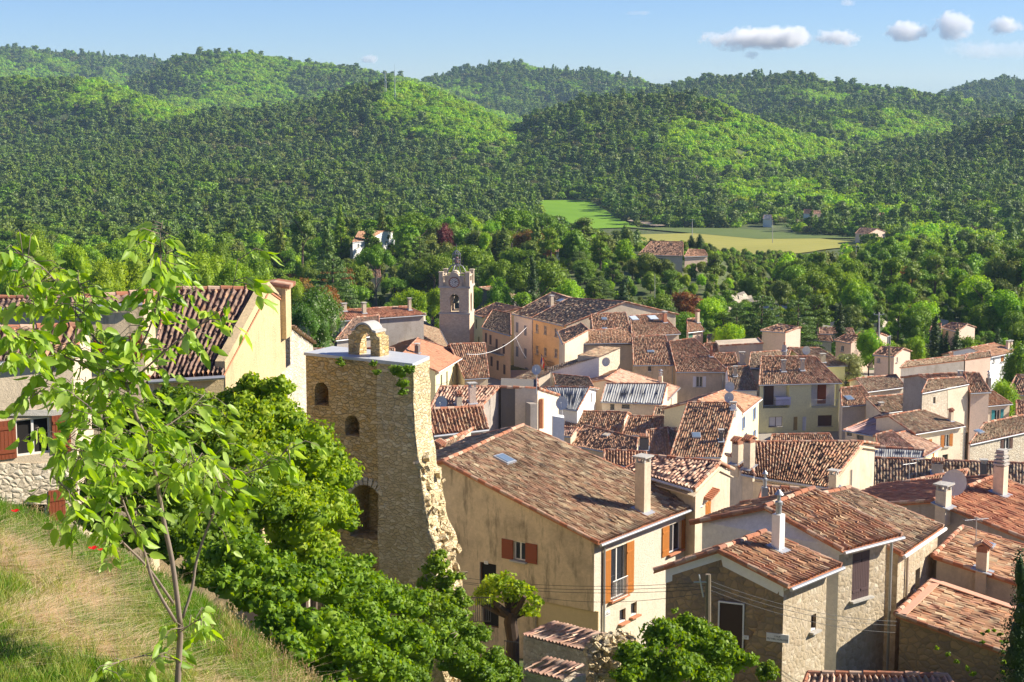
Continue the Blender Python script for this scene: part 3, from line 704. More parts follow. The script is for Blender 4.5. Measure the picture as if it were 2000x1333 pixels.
    def win(s, w, px, py, W, H, kind='casement', sh=None, shw=None, sill=True, frame=FRAME_W, closed=False, depth=.16, pane=GLASS, bars=1):
        c, t, nn = s.hit(w, px, py); up = Vector((0, 0, 1)); s.cut.box(c, t, nn, up, W/2, .001+depth+.03, H/2)
        ci = c-nn*(depth*.75); mb = MB(); fr = .05
        if kind != 'hole':
            for sx in (-1, 1): mb.box(ci+t*sx*(W/2-fr/2), t, nn, up, fr/2, .035, H/2)
            for sz in (-1, 1): mb.box(ci+up*sz*(H/2-fr/2), t, nn, up, W/2-fr, .034, fr/2)
            if bars and kind != 'door': mb.box(ci, t, nn, up, .035, .03, H/2-fr)
            for i in range(1, bars): mb.box(ci+up*(H*(i/bars-.5)), t, nn, up, W/2-fr, .022, .016)
        else: mb.box(ci-up*(H/2-.03), t, nn, up, W/2, .1, .03)
        nm = 'window' if kind != 'door' else 'door'
        wo = mb.build(nm, frame, s.root); s.nw += 1
        pb = MB(); pb.box(ci-nn*.02, t, nn, up, W/2-.002, .012, H/2-.002); pb.build('pane' if kind != 'door' else 'panel', pane, wo, off=tuple(s.loc))
        if sill:
            sb = MB(); sb.box(c+nn*.03-up*(H/2+.035), t, nn, up, W/2+.12, .16, .035); sb.build('sill', CLAY if sill == 'clay' else CONC, wo, off=tuple(s.loc))
        if sh:
            q = shw or W/2
            for sx in (-1, 1):
                hb = MB(); cc = (c+t*sx*(q/2) if closed else c+t*sx*(W/2+q/2+.02))+nn*(.03 if not closed else -.02)
                hb.box(cc, t, nn, up, q/2-.006, .022, H/2+.02)
                for zz in (-.32, .32): hb.box(cc+up*H*zz+nn*.03, t, nn, up, q/2-.03, .012, .045)
                for kx in range(1, 5): hb.box(cc+t*(kx/5-.5)*q+nn*.0225, t, nn, up, .006, .004, H/2)
                hb.build('shutter', SH[sh], wo, off=tuple(s.loc))
        return c, t, nn, wo
    def onroof(s, px, py):
        nn = (s.E1-s.E0).cross(s.R0-s.E0).normalized(); d = ray(px, py); return d*(nn.dot(s.E0)/nn.dot(d))
    def chim(s, px, py, H=1.5, w=.5, d=.45, top='slab', mat=None, rot=None):
        p = s.onroof(px, py); t = s.a; nn = s.n; up = Vector((0, 0, 1)); mat = mat or W_TAN; mb = MB()
        mb.box(p+up*(H/2-.4), t, nn, up, w/2, d/2, H/2+.4); ch = mb.build('chimney', mat, s.root); cb = MB(); q = p+up*H
        if top == 'slab':
            for a_ in (-1, 1):
                for b_ in (-1, 1): cb.box(q+t*a_*(w/2-.06)+nn*b_*(d/2-.06)+up*.12, t, nn, up, .05, .05, .12)
            cb.box(q+up*.27, t, nn, up, w/2+.1, d/2+.1, .035); cb.build('chimney_cap', CONC, ch, off=tuple(s.loc))
        elif top == 'tiles':
            for a_ in (-1, 1): cb.box(q+t*a_*(w/2-.06)+up*.12, t, nn, up, .05, d/2, .12)
            for i in range(int(w/.16)+1):
                x = -w/2+i*.16+.02
                for b_ in (-1, 1): cb.tube([q+t*x+nn*b_*(d/2+.12)+up*.22, q+t*x+up*.42], .075, 6)
            cb.build('chimney_cap', RIDGE, ch, off=tuple(s.loc))
        elif top == 'pot':
            for a_ in ((-.5, .5) if w > .6 else (0,)): cb.lathe(q+t*a_*w*.5, [(.13, 0), (.11, .35), (.15, .38), (.15, .44)], 10)
            cb.build('chimney_pot', CLAY, ch, off=tuple(s.loc))
        elif top == 'vent':
            for i in range(4): cb.box(q+up*(.1+.17*i), t, nn, up, w/2+.03-.02*i, d/2+.03-.02*i, .045)
            cb.box(q+up*.3, t, nn, up, w/2-.1, d/2-.1, .3); cb.box(q+up*.72, t, nn, up, w/2-.06, d/2-.06, .05); cb.build('chimney_cap', CONC, ch, off=tuple(s.loc))
        elif top == 'cowl':
            cb.lathe(q, [(w*.32, 0), (w*.32, .3), (w*.42, .34), (w*.42, .45), (w*.2, .5), (w*.2, .7), (w*.5, .72), (w*.1, .9)], 12); cb.build('chimney_pot', ZINC, ch, off=tuple(s.loc))
        fb = MB(); nr = (s.E1-s.E0).cross(s.R0-s.E0).normalized(); nr = nr if nr.z > 0 else -nr; sd_ = nr.cross(t)
        fb.box(p+nr*.09, t, sd_, nr, w/2+.12, d/2+.2, .02); fb.build('flashing', LEAD, ch, off=tuple(s.loc)); return ch
    def sky(s, px, py, w=.6, l=.9, glass=SKYL):
        p = s.onroof(px, py); t = s.a; nr = (s.E1-s.E0).cross(s.R0-s.E0).normalized(); nr = nr if nr.z > 0 else -nr; u = nr.cross(t)
        mb = MB(); mb.box(p+nr*.10, t, u, nr, w/2+.08, l/2+.08, .06); o = mb.build('skylight', LEAD, s.root)
        mb = MB(); mb.box(p+nr*.17, t, u, nr, w/2, l/2, .012); mb.build('pane', glass, o, off=tuple(s.loc))
    def dish(s, px, py, Hm=.9, r=.42, w=None, face=(-.35, -.9, .25)):
        p = s.onroof(px, py) if w is None else s.hit(w, px, py)[0]+s.hit(w, px, py)[2]*.3
        add_dish(s.root, p, Hm, r, face, tuple(s.loc))
    def aerial(s, px, py, H=2.0, rot=0.):
        p = s.onroof(px, py); mb = MB(); up = Vector((0, 0, 1)); mb.tube([p-up*.2, p+up*H], .022, 6)
        t = Vector((math.cos(rot), math.sin(rot), 0)); q = Vector((-t.y, t.x, 0)); c = p+up*(H-.1); mb.tube([c-t*.55, c+t*.55], .014, 5)
        for i in range(7): x = -.5+i*.165; mb.tube([c+t*x-q*(.28-.02*i), c+t*x+q*(.28-.02*i)], .009, 4)
        mb.build('aerial', ZINC, s.root)
    def pipe(s, w, px, mat=ZINC, top=None, bot=None, py=None):
        A, t, nn = s.frame(w); c, _, _ = s.hit(w, px, py or 1000); x = Vector((c.x, c.y, 0))+nn*.08
        zt = (top if top is not None else s.E0.z-.15); mb = MB(); mb.tube([x+Vector((0, 0, zt)), x+Vector((0, 0, bot if bot is not None else s.base))], .055, 8)
        mb.build('downpipe', mat, s.root)
    def wallpatch(s, w, quad, mat, name='render_patch', out=.012):
        P = [s.hit(w, *q)[0] for q in quad]; nn = s.frame(w)[2]; mb = MB(); mb.prism([p-nn*.02 for p in P], nn*(out+.02)); return mb.build(name, mat, s.root)
    def done(s):
        me = s.body.mesh('wall', tuple(s.loc))
        if s.cut.v: me = boolean(me, s.cut, tuple(s.loc)); me.materials.clear()
        if s.side:
            me.materials.append(s.wallmat)
            for w, m in s.side.items():
                nn = s.frame(w)[2]; me.materials.append(m); k = len(me.materials)-1
                for p in me.polygons:
                    if p.normal.dot(nn) > .85: p.material_index = k
            s.wallmat = None
        me.name = 'wall'; s.wallo = mobj('wall', me, s.wallmat, s.root); ORI[s.wallo.name] = tuple(s.loc); return s
def add_dish(parent, p, Hm, r, face, off):
    up = Vector((0, 0, 1)); f = Vector(face).normalized(); a = f.cross(up).normalized(); b = a.cross(f); c = p+up*Hm
    mb = MB(); n = 16; rings = [(0, .0), (.4, .03), (.75, .09), (1, .17)]; base = 0
    for k, (q, dd) in enumerate(rings):
        for j in range(n):
            t = 2*math.pi*j/n; mb.v.append(tuple(c+(a*math.cos(t)+b*math.sin(t)*1.08)*r*q+f*dd*r*1.2))
    for k in range(3):
        for j in range(n): mb.f.append((k*n+j, k*n+(j+1) % n, (k+1)*n+(j+1) % n, (k+1)*n+j))
    nv = len(mb.v)
    mb.tube([p-up*.2, c-f*.06], .025, 6); mb.tube([c-b*r*.9, c+f*r*.9], .012, 5); mb.box(c+f*r*.9, a, b, f, .03, .03, .05)
    mb.build('satellite_dish', DISH, parent, off=off)
# paved ground of the village
pv = NM('village_paving'); o_ = pv.obj(); n_ = pv.noise(o_, .8, 6, .7); pv.col(pv.mix(n_, (.30,.26,.21), (.46,.41,.34))); 
_a = [( -6.5, 78.), (26., 74.), (88., 268.), (-26., 262.)]
sheet('street_paving', _a, .22, pv.m, 70)
G_T = None
# ================= near houses on the right
H1 = House('beige_house', 'large beige rendered house with old mottled tile roof and orange shutters behind the pollarded tree', (1170,1062), (1368,985), (865,903), (1022,832), Y=72, slope=.30, kb=.35, wall=W_BEIGE, roof=T_OLD, oh=.35, os=.15, pitch=.185, row=.36)
H1.win('L', 1015, 1077, .62, .85, sh='red', shw=.62, sill=True)
H1.win('F', 1207, 1118, 1.25, 2.3, sh='wood', shw=.62, sill='clay', bars=1)
H1.win('F', 1318, 1050, 1.1, 1.35, sh='wood', shw=.6, sill='clay')
H1.win('F', 1216, 1203, .5, .6, 'hole', sill='clay'); H1.win('F', 1238, 1190, .5, .6, 'hole', sill='clay')
H1.win('L', 953, 1132, .9, 1.5, 'door', sill=False, frame=FRAME_B, pane=DARKIN)
H1.win('L', 958, 1196, .9, 1.4, 'door', sill=False, frame=FRAME_B, pane=DARKIN)
H1.win('L', 1105, 1225, 3.2, 1.9, 'door', sill=False, frame=W_SAND, pane=flat('garage_door_cream', (.60,.48,.28), .7))
H1.chim(1255, 1000, 2.3, .55, .5, 'slab', W_TAN); H1.sky(985, 901, .55, .7); H1.pipe('F', 1177, py=1150)
def railing(parent, A, B, H, mat, name='railing', step=.11, off=None):
    mb = MB(); A = Vector(A); B = Vector(B); up = Vector((0, 0, 1)); n = max(2, int((B-A).length/step))
    mb.tube([A+up*H, B+up*H], .02, 6); mb.tube([A+up*.08, B+up*.08], .015, 6)
    for i in range(n+1): p = A.lerp(B, i/n); mb.tube([p+up*.06, p+up*H], .01, 5)
    return mb.build(name, mat, parent, off=off)
c, t, nn = H1.hit('F', 1207, 1160); railing(H1.root, c-t*.6+nn*.12-Vector((0,0,.25)), c+t*.6+nn*.12-Vector((0,0,.25)), .95, WHITE)
H1.side = {'F': W_PALE}; H1.done()
H2 = House('small_annexe', 'small beige wing with light pinkish tiles beside the tall square chimney', (1222,917), (1355,956), (1270,893), (1407,905), Y=81.5, slope=.3, kb=.55, wall=W_TAN, roof=T_PNK, oh=.2, planar=False)
c, t, nn, _ = H2.win('R', 1383, 995, .8, .75, sh='wood', shw=.4, closed=True, sill=False)
mb = MB()
for i in range(7): q = c+t*(i-3)*.2+nn*.1+Vector((0, 0, .62+.03*i)); mb.tube([q-nn*.15+Vector((0, 0, .08)), q+nn*.25], .08, 6)
mb.build('window_hood', CLAY, H2.root); H2.done()
H3a = House('stone_cottage', 'stone cottage with white gable fascia and brown front door, under a low tiled gable', (1541,1147), (1644,1105), (1402,1076), (1494,1041), Y=58, slope=.26, kb=1.0, b0=(1276,1116), wall=S_POCK, roof=T_MOT, oh=.4, os=.3, pitch=.2)
H3a.win('L', 1424, 1236, .95, 2.1, 'door', sill=False, frame=FRAME_W, pane=flat('door_dark_brown', (.05,.025,.018), .6), depth=.3)
H3a.win('F', 1589, 1216, .35, .6, 'hole', sill=True)
H3a.chim(1519, 1075, 1.35, .34, .34, 'cowl', WHITE)
H3b = House('stone_house', 'taller stone house with plum shutters and white gable, joined behind the stone cottage', (1646,1076), (1762,1046), (1494,992), (1589,956), Y=61.2, slope=.27, kb=.9, b0=(1347,1022), wall=S_POCK, roof=T_MOT, oh=.4, os=.3, pitch=.2)
H3b.win('F', 1681, 1124, 1.0, 1.75, sh='purple', shw=.5, closed=True, sill=True)
H3b.pipe('F', 1735, py=1150)
H3c = House('rear_stone_wing', 'stone wing with long cream gutter and one small square window hole', (1762,1084), (1843,1029), (1570,975), (1660,955), Y=64.5, slope=.25, kb=.4, wall=S_POCK, roof=T_OLD, oh=.25, gut=WHITE, pitch=.2)
H3c.win('F', 1792, 1135, .55, 1.0, 'hole', sill=False, depth=.3); H3c.pipe('F', 1767, PIPEB, py=1150)
# white gable fascias of the two stone houses (their own boards)
for Hh, wmat in ((H3a, WHITE),):
    A, t, nn = Hh.frame('L'); mb = MB(); w = .5
    pts = [Hh.F0, Hh.G0, Hh.K0]
    dn = Vector((0, 0, -w)); o = nn*.05
    mb.prism([pts[0]+o, pts[1]+o, pts[1]+o+dn, pts[0]+o+dn], -nn*.045); mb.prism([pts[1]+o, pts[2]+o, pts[2]+o+dn, pts[1]+o+dn], -nn*.045)
    mb.build('fascia', wmat, Hh.root)
    A, t, nn = Hh.frame('F'); mb = MB(); o = nn*.04; dn = Vector((0, 0, -.28)); mb.prism([Hh.F0+o, Hh.F1+o, Hh.F1+o+dn, Hh.F0+o+dn], -nn*.035); mb.build('fascia', WHITE, Hh.root)
# lettering plaques on the stone cottage
def text_obj(s, size, p, t, up, mat, parent, off, name='lettering'):
    if not TMP: TMP.append(bpy.data.scenes.new('workbench'))
    cu = bpy.data.curves.new('t', 'FONT'); cu.body = s; cu.size = size; cu.align_x = 'CENTER'; cu.align_y = 'CENTER'; cu.extrude = .003
    o = bpy.data.objects.new('t', cu); TMP[0].collection.objects.link(o); vl = TMP[0].view_layers[0]; vl.update(); me = bpy.data.meshes.new_from_object(o.evaluated_get(vl.depsgraph)); bpy.data.objects.remove(o)
    nn = t.cross(up); M = Matrix((t, up, nn)).transposed().to_4x4(); M.translation = Vector(p)-Vector(off); me.transform(M); me.materials.clear(); return mobj(name, me, mat, parent)
def plaque(Hh, w, px, py, W, Hh_, lines, size):
    c, t, nn = Hh.hit(w, px, py); up = Vector((0, 0, 1)); mb = MB(); mb.box(c+nn*.02, t, nn, up, W/2, .02, Hh_/2); o = mb.build('street_plaque', FRAME_W, Hh.root)
    t2 = up.cross(nn)
    for i, l in enumerate(lines): text_obj(l, size, c+nn*.043+up*((len(lines)-1)/2-i)*size*1.2, t2, up, IRON, o, tuple(Hh.loc))
plaque(H3a, 'L', 1519, 1246, .8, .3, ['5 RUE', 'DU VIEIL HORLOGE'], .085)
plaque(H3a, 'L', 1457, 1245, .2, .14, ['11'], .09)
plaque(H1, 'L', 950, 1099, .2, .14, ['3'], .1)
plaque(H1, 'F', 1184, 1199, .5, .22, ['RUE', 'DE L HORLOGE'], .06)
A, t, nn = H3b.frame('F'); mb = MB(); o = nn*.04; dn = Vector((0, 0, -.3)); mb.prism([H3b.F0+o, H3b.F1+o, H3b.F1+o+dn, H3b.F0+o+dn], -nn*.035); mb.build('fascia', WHITE, H3b.root)
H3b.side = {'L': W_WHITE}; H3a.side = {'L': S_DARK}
for H_ in (H3a, H3b, H3c): H_.done()
H4 = House('low_tiled_outbuilding', 'low outbuilding with long sloping tile roof and dark stone side at the lower right corner', **down((1750,1202), (1820,1137), 62, 8, .2), kb=0, wall=S_DARK, roof=T_MOT, oh=.1, ridge=True)
A, B = H4.R0, H4.R1
mb = MB(); up = Vector((0, 0, .14)); mb.prism([A+up*.4-H4.n*.02, B+up*.4-H4.n*.02, B+up*.4+H4.n*.4, A+up*.4+H4.n*.4], (0, 0, .04)); mb.prism([B+up, H4.E1+up, H4.E1+up-H4.a*.4, B+up-H4.a*.4], (0, 0, .04)); mb.build('flashing', flat('flashing_pink', (.62,.34,.23), .7), H4.root); H4.done()
H5 = House('shaded_wall_house', 'house with mottled roof above a long tan wall in shade, right of the stone wing', **down((1822,1088), (1880,1031), 67.5, 9, .2), kb=0, wall=W_TAN, roof=T_MOT, oh=.1)
H5.chim(1918, 1118, .85, .42, .42, 'tiles', W_TAN); H5.aerial(1905, 1075, 1.4, .3); H5.sky(1928, 1069, .5, .4); H5.done()
H6 = House('red_roof_house', 'house with reddish dark edged roof carrying a white louvred chimney, near the right edge', **down((1822,980), (1945,931), 75, 10, .22), kb=.6, wall=W_GREY, roof=T_RED, oh=.1)
H6.chim(1953, 967, 1.35, .5, .5, 'vent', W_CREAM); H6.chim(1842, 990, .75, .55, .5, 'slab', W_CREAM); H6.dish(1863, 975, .75, .55); H6.done()
H7 = House('foreground_shed', 'low shed with pale pink tile roof cut by the bottom edge of the picture', (1560,1372), (1900,1400), (1578,1318), (1850,1322), Y=55, slope=.3, kb=.6, wall=S_DARK, roof=T_PNK, oh=.2); H7.done()
# ================= second row
H8 = House('mottled_roof_house', 'beige house with very mottled orange and black tiles and a grey downpipe', (1468,930), (1617,952), (1447,865), (1686,864), Y=108, slope=.32, kb=.5, wall=W_TAN, roof=T_MOT, oh=.15, planar=False)
H8.pipe('R', 1661, py=920); H8.chim(1628, 955, .9, .5, .4, 'slab', W_TAN)
H8.done()
Hq = House('narrow_party_house', 'narrow beige house end with tall chimneys left of the mottled roof', (1450,925), (1475,930), (1428,890), (1452,888), Y=102, slope=.3, kb=.5, wall=W_TAN, roof=T_MOT, lo=True)
Hq.chim(1463, 915, 1.6, .5, .5, 'tiles', W_TAN); Hq.chim(1440, 905, 1.2, .5, .5, 'tiles', W_TAN); Hq.done()
Hr = House('red_lean_to', 'small orange tiled lean-to with a zinc flue behind the stone house', (1480,985), (1600,985), (1490,952), (1560,956), Y=88, slope=.3, kb=0, wall=W_TAN, roof=T_ORA, lo=True)
Hr.chim(1493, 985, .9, .3, .3, 'cowl', ZINC); Hr.done()
H10 = House('long_ribbed_house', 'long low house whose straight brown tile roof spans behind the chimneys at right', (1688,962), (2040,972), (1688,895), (2040,908), Y=128, slope=.32, kb=1, wall=W_TAN, roof=T_OLD)
H10.chim(1830, 925, .8, .8, .5, 'tiles', W_TAN); H10.aerial(1790, 935, 1.6, .4); H10.chim(1920, 935, 1.2, .4, .4, 'slab', W_DARK); H10.done()
H11 = House('skewed_roof_house', 'house with buff mottled roof and two small tiled chimneys below the long ribbed roof', (1660,1010), (1862,985), (1699,957), (1890,918), Y=104, slope=.3, kb=0, wall=W_TAN, roof=T_MOT)
H11.chim(1777, 980, .95, .42, .42, 'tiles', W_TAN); H11.aerial(1775, 960, 1.9, .5); H11.done()
H12 = House('yellow_balcony_house', 'yellow two storey house with recessed balconies and symmetrical tiled roof', (1482,752), (1644,748), (1487,697), (1592,697), h=6.6, slope=.32, kb=1, wall=W_YEL, roof=T_MOT, oh=.3, rake=(1,1), lo=True)
def loggia(H, px0, px1, py0, py1, bal, mat=W_LAV):
    A, t, nn = H.frame('F'); a, _, _ = H.hit('F', px0, py0); b, _, _ = H.hit('F', px1, py1); up = Vector((0, 0, 1)); c = (a+b)/2; W = abs((b-a).dot(t)); Hh = abs(a.z-b.z)
    H.cut.box(c, t, nn, up, W/2, 1.3, Hh/2)
    mb = MB(); mb.box(c-nn*1.28, t, nn, up, W/2-.01, .02, Hh/2-.01); bk = mb.build('loggia_back', mat, H.root)
    z = min(a.z, b.z); A0 = c-t*W/2; A1 = c+t*W/2; A0.z = A1.z = z+.02; railing(H.root, A0+nn*.05, A1+nn*.05, 1.0, bal, step=.14); return c, t, nn, W, Hh
SHW = flat('balcony_white', (.7,.68,.66), .6)
c, t, nn, W, Hh = loggia(H12, 1491, 1541, 754, 797, IRON)
mb = MB(); mb.box(c-nn*1.2-t*.6, t, nn, Vector((0, 0, 1)), .6, .05, Hh/2-.2); mb.build('door', SH['brown'], H12.root)
mb = MB(); mb.box(c+t*.9+nn*.0-Vector((0, 0, .55)), t, nn, Vector((0, 0, 1)), .95, .04, .5); mb.box(c+t*.9-nn*.4-Vector((0, 0, .08)), t, nn, Vector((0, 0, 1)), .95, .42, .03)
tb = mb.build('laundry_cloth', flat('cloth_lilac', (.60,.60,.74), .9), None); meta(tb, 'lilac white cloth hung over a table on the left balcony', 'tablecloth')
c, t, nn, W, Hh = loggia(H12, 1585, 1636, 751, 796, SH['white'])
mb = MB(); mb.box(c-nn*1.2-t*.0, t, nn, Vector((0, 0, 1)), .55, .05, Hh/2-.3); mb.build('door', SH['red'], H12.root)
H12.win('F', 1515, 824, 1.7, 1.25, frame=SH['brown'], sh=None, pane=FRAME_W, bars=1); H12.win('F', 1611, 822, 1.8, 1.35, frame=SH['brown'], pane=SH['brown'])
H12.win('F', 1554, 828, .6, 1.8, 'door', sill=False, frame=W_YEL, pane=flat('door_mustard', (.40,.28,.10), .6)); H12.win('F', 1571, 828, .5, 1.8, 'door', sill=False, pane=SH['white'])
H12.win('F', 1500, 862, .9, .8, frame=SH['brown'], sill=False)
H12.chim(1530, 726, 1.2, .5, .4, 'slab', W_TAN); H12.chim(1567, 724, 1.2, .45, .4, 'slab', W_TAN); H12.done()
H13 = House('cream_side_house', 'cream house with orange mottled roof attached right of the yellow balcony house', (1644,794), (1711,789), (1642,759), (1683,754), h=5.6, slope=.3, kb=.8, wall=W_CREAM, roof=T_MOT)
H13.sky(1658, 779, .8, .9); H13.chim(1720, 812, 1.3, .5, .4, 'slab', W_PINK); H13.done()
H14 = House('stone_edged_house', 'house with brown tile roof over a low stone wall, behind the cream side house', (1690,766), (1769,756), (1672,740), (1750,733), h=6.0, slope=.3, kb=.8, wall=S_PALE, roof=T_OLD); H14.done()
H15 = House('dark_valley_roof_house', 'low roof of dark mottled tiles with a flat rooftop box, below the stone edged roof', (1722,808), (1800,797), (1690,777), (1768,771), h=5.2, slope=.28, kb=0, wall=W_CREAM, roof=T_OLD)
H15.chim(1776, 792, .25, .7, .5, 'slab', WHITE); H15.done()
H16 = House('cream_shuttered_house', 'cream house with open orange brown shutters under a broad dark roof', (1787,848), (1884,832), (1735,813), (1802,801), h=5.6, slope=.27, kb=.5, wall=W_CREAM, roof=T_OLD)
H16.win('F', 1849, 861, .8, 1.3, sh='wood', shw=.5); H16.win('F', 1811, 866, .5, .7, sh='wood', shw=.4); H16.win('F', 1846, 897, .9, 1.0, 'door', sill=False, frame=W_GREY, pane=DARKIN)
H16.chim(1857, 823, 1.0, .4, .4, 'tiles', W_TAN); H16.pipe('F', 1880, py=870); H16.done()
H17 = House('sheeted_terrace', 'terrace covered by pale pink corrugated sheets above a cream wall', (1647,840), (1706,851), (1716,812), (1772,823), h=5.0, slope=.1, kb=0, wall=W_CREAM, roof=T_PSH, row=3.0, amp=.03, pitch=.2)
H17.win('F', 1659, 848, .7, .6, 'hole', sill=False); H17.win('F', 1680, 856, .9, .6, 'hole', sill=False); H17.done()
H18 = House('pink_hip_house', 'house with pink brick red tiled roof in two wings below the sheeted terrace', (1717,893), (1806,891), (1710,850), (1742,842), h=4.6, slope=.3, kb=.5, wall=W_YELP, roof=T_PNK)
H18.done()
H18b = House('pink_wing_house', 'pink tiled wing with yellow wall and one orange shutter beside the downpipe', (1806,891), (1837,873), (1742,850), (1770,843), h=4.4, slope=.25, kb=.5, wall=W_YEL, roof=T_PNK)
H18b.win('F', 1823, 893, .5, .9, sh='wood', shw=.25, closed=True); H18b.done()
Hs = House('grey_parapet_store', 'store roofed in pale grey corrugated sheets in front of the pink tiled house', (1687,893), (1803,893), (1687,873), (1806,880), Y=135, slope=.35, kb=0, wall=W_CREAM, roof=T_FIB, row=3.0, pitch=.18, amp=.03); Hs.done()
H19 = House('tall_stone_house', 'tall blank stone house with patched render and a small square opening', (1800,768), (1891,750), (1812,742), (1880,738), h=9.2, slope=.3, kb=.6, wall=S_PALE, roof=T_OLD, oh=.02)
H19.win('F', 1825, 783, .45, .8, 'hole', sill=False); H19.wallpatch('F', [(1850,757),(1890,752),(1890,845),(1852,850)], W_CREAM, out=.03); H19.done()
H19b = House('dark_gabled_house', 'house with broad mottled roof and skylight behind the tall blank stone house', (1850,763), (1909,763), (1793,733), (1886,729), h=8.5, slope=.3, kb=.6, wall=W_GREY, roof=T_MOT)
H19b.sky(1846, 748, .8, .8); H19b.chim(1875, 746, 1, .5, .5, 'slab', W_TAN); H19b.done()
H20 = House('teal_shutter_house', 'pale house with bright teal shutters and steep dark mottled roof', (1908,795), (1977,789), (1893,760), (1928,757), h=6.4, slope=.35, kb=.6, wall=W_CREAM, roof=T_MOT)
H20.win('F', 1948, 812, .8, 1.3, sh='teal', shw=.42); H20.chim(1930, 762, 1.4, .45, .4, 'cowl', W_DARK); H20.done()
H20b = House('mottled_back_house', 'narrow house with red brown roof rising behind the teal shuttered house', (1895,768), (1935,766), (1884,729), (1912,729), h=8.5, slope=.4, kb=.6, wall=W_PINK, roof=T_MOT); H20b.done()
H21 = House('rubble_stone_house', 'rough rubble stone house with brown shutters and stepped old roof at the right', (1893,868), (2012,842), (1922,828), (1998,812), Y=145, slope=.3, kb=.8, wall=S_PALE, roof=T_OLD, oh=.05)
H21.win('F', 1966, 867, .9, 1.0, sh='brown', shw=.4); H21.win('F', 1967, 895, .7, .5, 'hole', sill=False); H21.sky(1912, 845, .6, .5); H21.done()
H22 = House('edge_tiled_house', 'ochre house with tile roof cut by the right edge above the rubble house', (1965,770), (2060,775), (1985,733), (2060,735), h=6, slope=.3, kb=.6, wall=W_TAN, roof=T_MOT); H22.done()
H22b = House('edge_low_house', 'low stone house with orange tile roof at the right edge beside the teal shutters', (1985,815), (2060,822), (1985,783), (2060,790), h=5.2, slope=.3, kb=.6, wall=S_RUB, roof=T_ORA); H22b.done()
H23 = House('long_wall_building', 'long plain building with high weathered grey wall and hidden sloping roof', (1758,719), (1884,704), (1770,707), (1890,694), h=8.2, slope=-.0001, rise=.2, kb=0, wall=W_GREY, roof=T_OLD, oh=.02, gut=None); H23.done()
H23b = House('pink_end_block', 'pinkish blank end wall joined to the long weathered wall', (1884,704), (1936,697), (1886,693), (1934,686), h=8.2, rise=.2, kb=0, wall=W_PINK, roof=T_OLD, oh=.02, gut=None); H23b.done()
H24 = House('villa_right', 'cream villa with brown tile roof and twin chimneys beyond the long wall', (1935,698), (1992,686), (1895,680), (1942,671), h=5.6, slope=.28, kb=.9, wall=W_WHITE, roof=T_ORA)
H24.win('F', 1958, 699, .9, 1.1, sh='wood', shw=.3, closed=True); H24.win('F', 1941, 703, .5, .7); H24.win('F', 1964, 722, 1.0, 1.6); H24.chim(1968, 682, .9, .45, .4, 'slab'); H24.chim(1974, 681, .9, .4, .4, 'slab'); H24.done()
H24b = House('villa_wing_right', 'low cream wing with greenish gable left of the cream villa', (1866,706), (1935,699), (1852,690), (1895,681), h=3.6, slope=.28, kb=.9, wall=W_CREAM, roof=T_ORA); H24b.chim(1924, 694, 1.1, .5, .5, 'tiles'); H24b.done()
# ================= pale houses by the cypresses
def small(label, name, e0, e1, r0, r1, h, wall=W_PINK, roof=T_ORA, kb=.9, slope=.28, wins=(), **k):
    H = House(name, label, e0, e1, r0, r1, h=h, slope=slope, kb=kb, wall=wall, roof=roof, **k)
    for w, px, py, a, b in wins: H.win(w, px, py, a, b)
    H.done(); return H
small('square pink house with hipped tan roof left of the tall cypress row', 'pink_house', (1629,665), (1661,671), (1650,654), (1683,658), 5.2, wins=[('F',1645,681,.7,.9)])
small('pink house with wide tan roof and a dark porch behind the square pink one', 'pink_porch_house', (1666,660), (1707,667), (1682,648), (1722,652), 4.6, wins=[('R',1737,668,1.6,1.8)])
small('small pink house with gabled side and little window by the wooden post', 'pink_gable_house', (1705,693), (1746,697), (1722,678), (1765,681), 4.4, wins=[('R',1752,703,.5,.7),('F',1716,704,.5,.7)])
small('blank pinkish white house with bright sloping side wall', 'blank_house', (1485,646), (1534,650), (1520,634), (1560,640), 7.4, kb=.2, wall=W_PINK, roof=T_ORA, slope=.12)
small('low white wall house with lean-to roof right of the blank pink house', 'white_lean_house', (1572,663), (1626,668), (1578,655), (1622,657), 4.6, wall=W_WHITE, kb=0)
small('tan roofed bungalow half hidden behind the pink houses', 'bungalow', (1600,652), (1670,654), (1600,641), (1665,642), 4.0)
small('pinkish house with brown roof standing among the trees behind the cypresses', 'tree_house_right', (1838,640), (1870,648), (1858,631), (1890,634), 4.2, wall=W_PINK, wins=[('F',1850,652,.7,.9)])
small('cream gabled house partly hidden left of the brown roofed one', 'cream_tree_house', (1815,648), (1838,650), (1820,634), (1838,633), 4.0, wall=W_CREAM)
small('villa with broad tan hipped roof on the wooded knoll', 'knoll_villa', (1246,498), (1334,500), (1272,472), (1334,473), 4.6, wall=W_PINK, kb=.35, wins=[('F',1262,507,1.4,1.2),('F',1290,509,1.2,1.0)], slope=.3)
small('low round ended wing of the knoll villa with tan roof', 'knoll_villa_wing', (1336,502), (1383,500), (1345,487), (1376,489), 3.6, wall=W_PINK)
small('pale square farmhouse with tan roof at the far edge of the stubble field', 'farmhouse', (1670,456), (1695,458), (1681,445), (1714,447), 5.5, wins=[('F',1680,460,1,1)])
small('orange walled house with tan roof beside the gravel road', 'road_house', (1822,543), (1868,546), (1829,531), (1872,533), 4.0, wall=W_OCH)
small('white villa with salmon roof among dark pines left of the clock tower', 'left_villa', (688,474), (717,470), (700,453), (750,452), 5.4, wall=W_WHITE, wins=[('F',700,480,.8,.9)])
small('low pale garage wing in front of the white villa', 'left_villa_wing', (683,486), (716,481), (703,468), (735,468), 3.6, wall=W_CREAM, wins=[('F',705,476,.5,.6)])
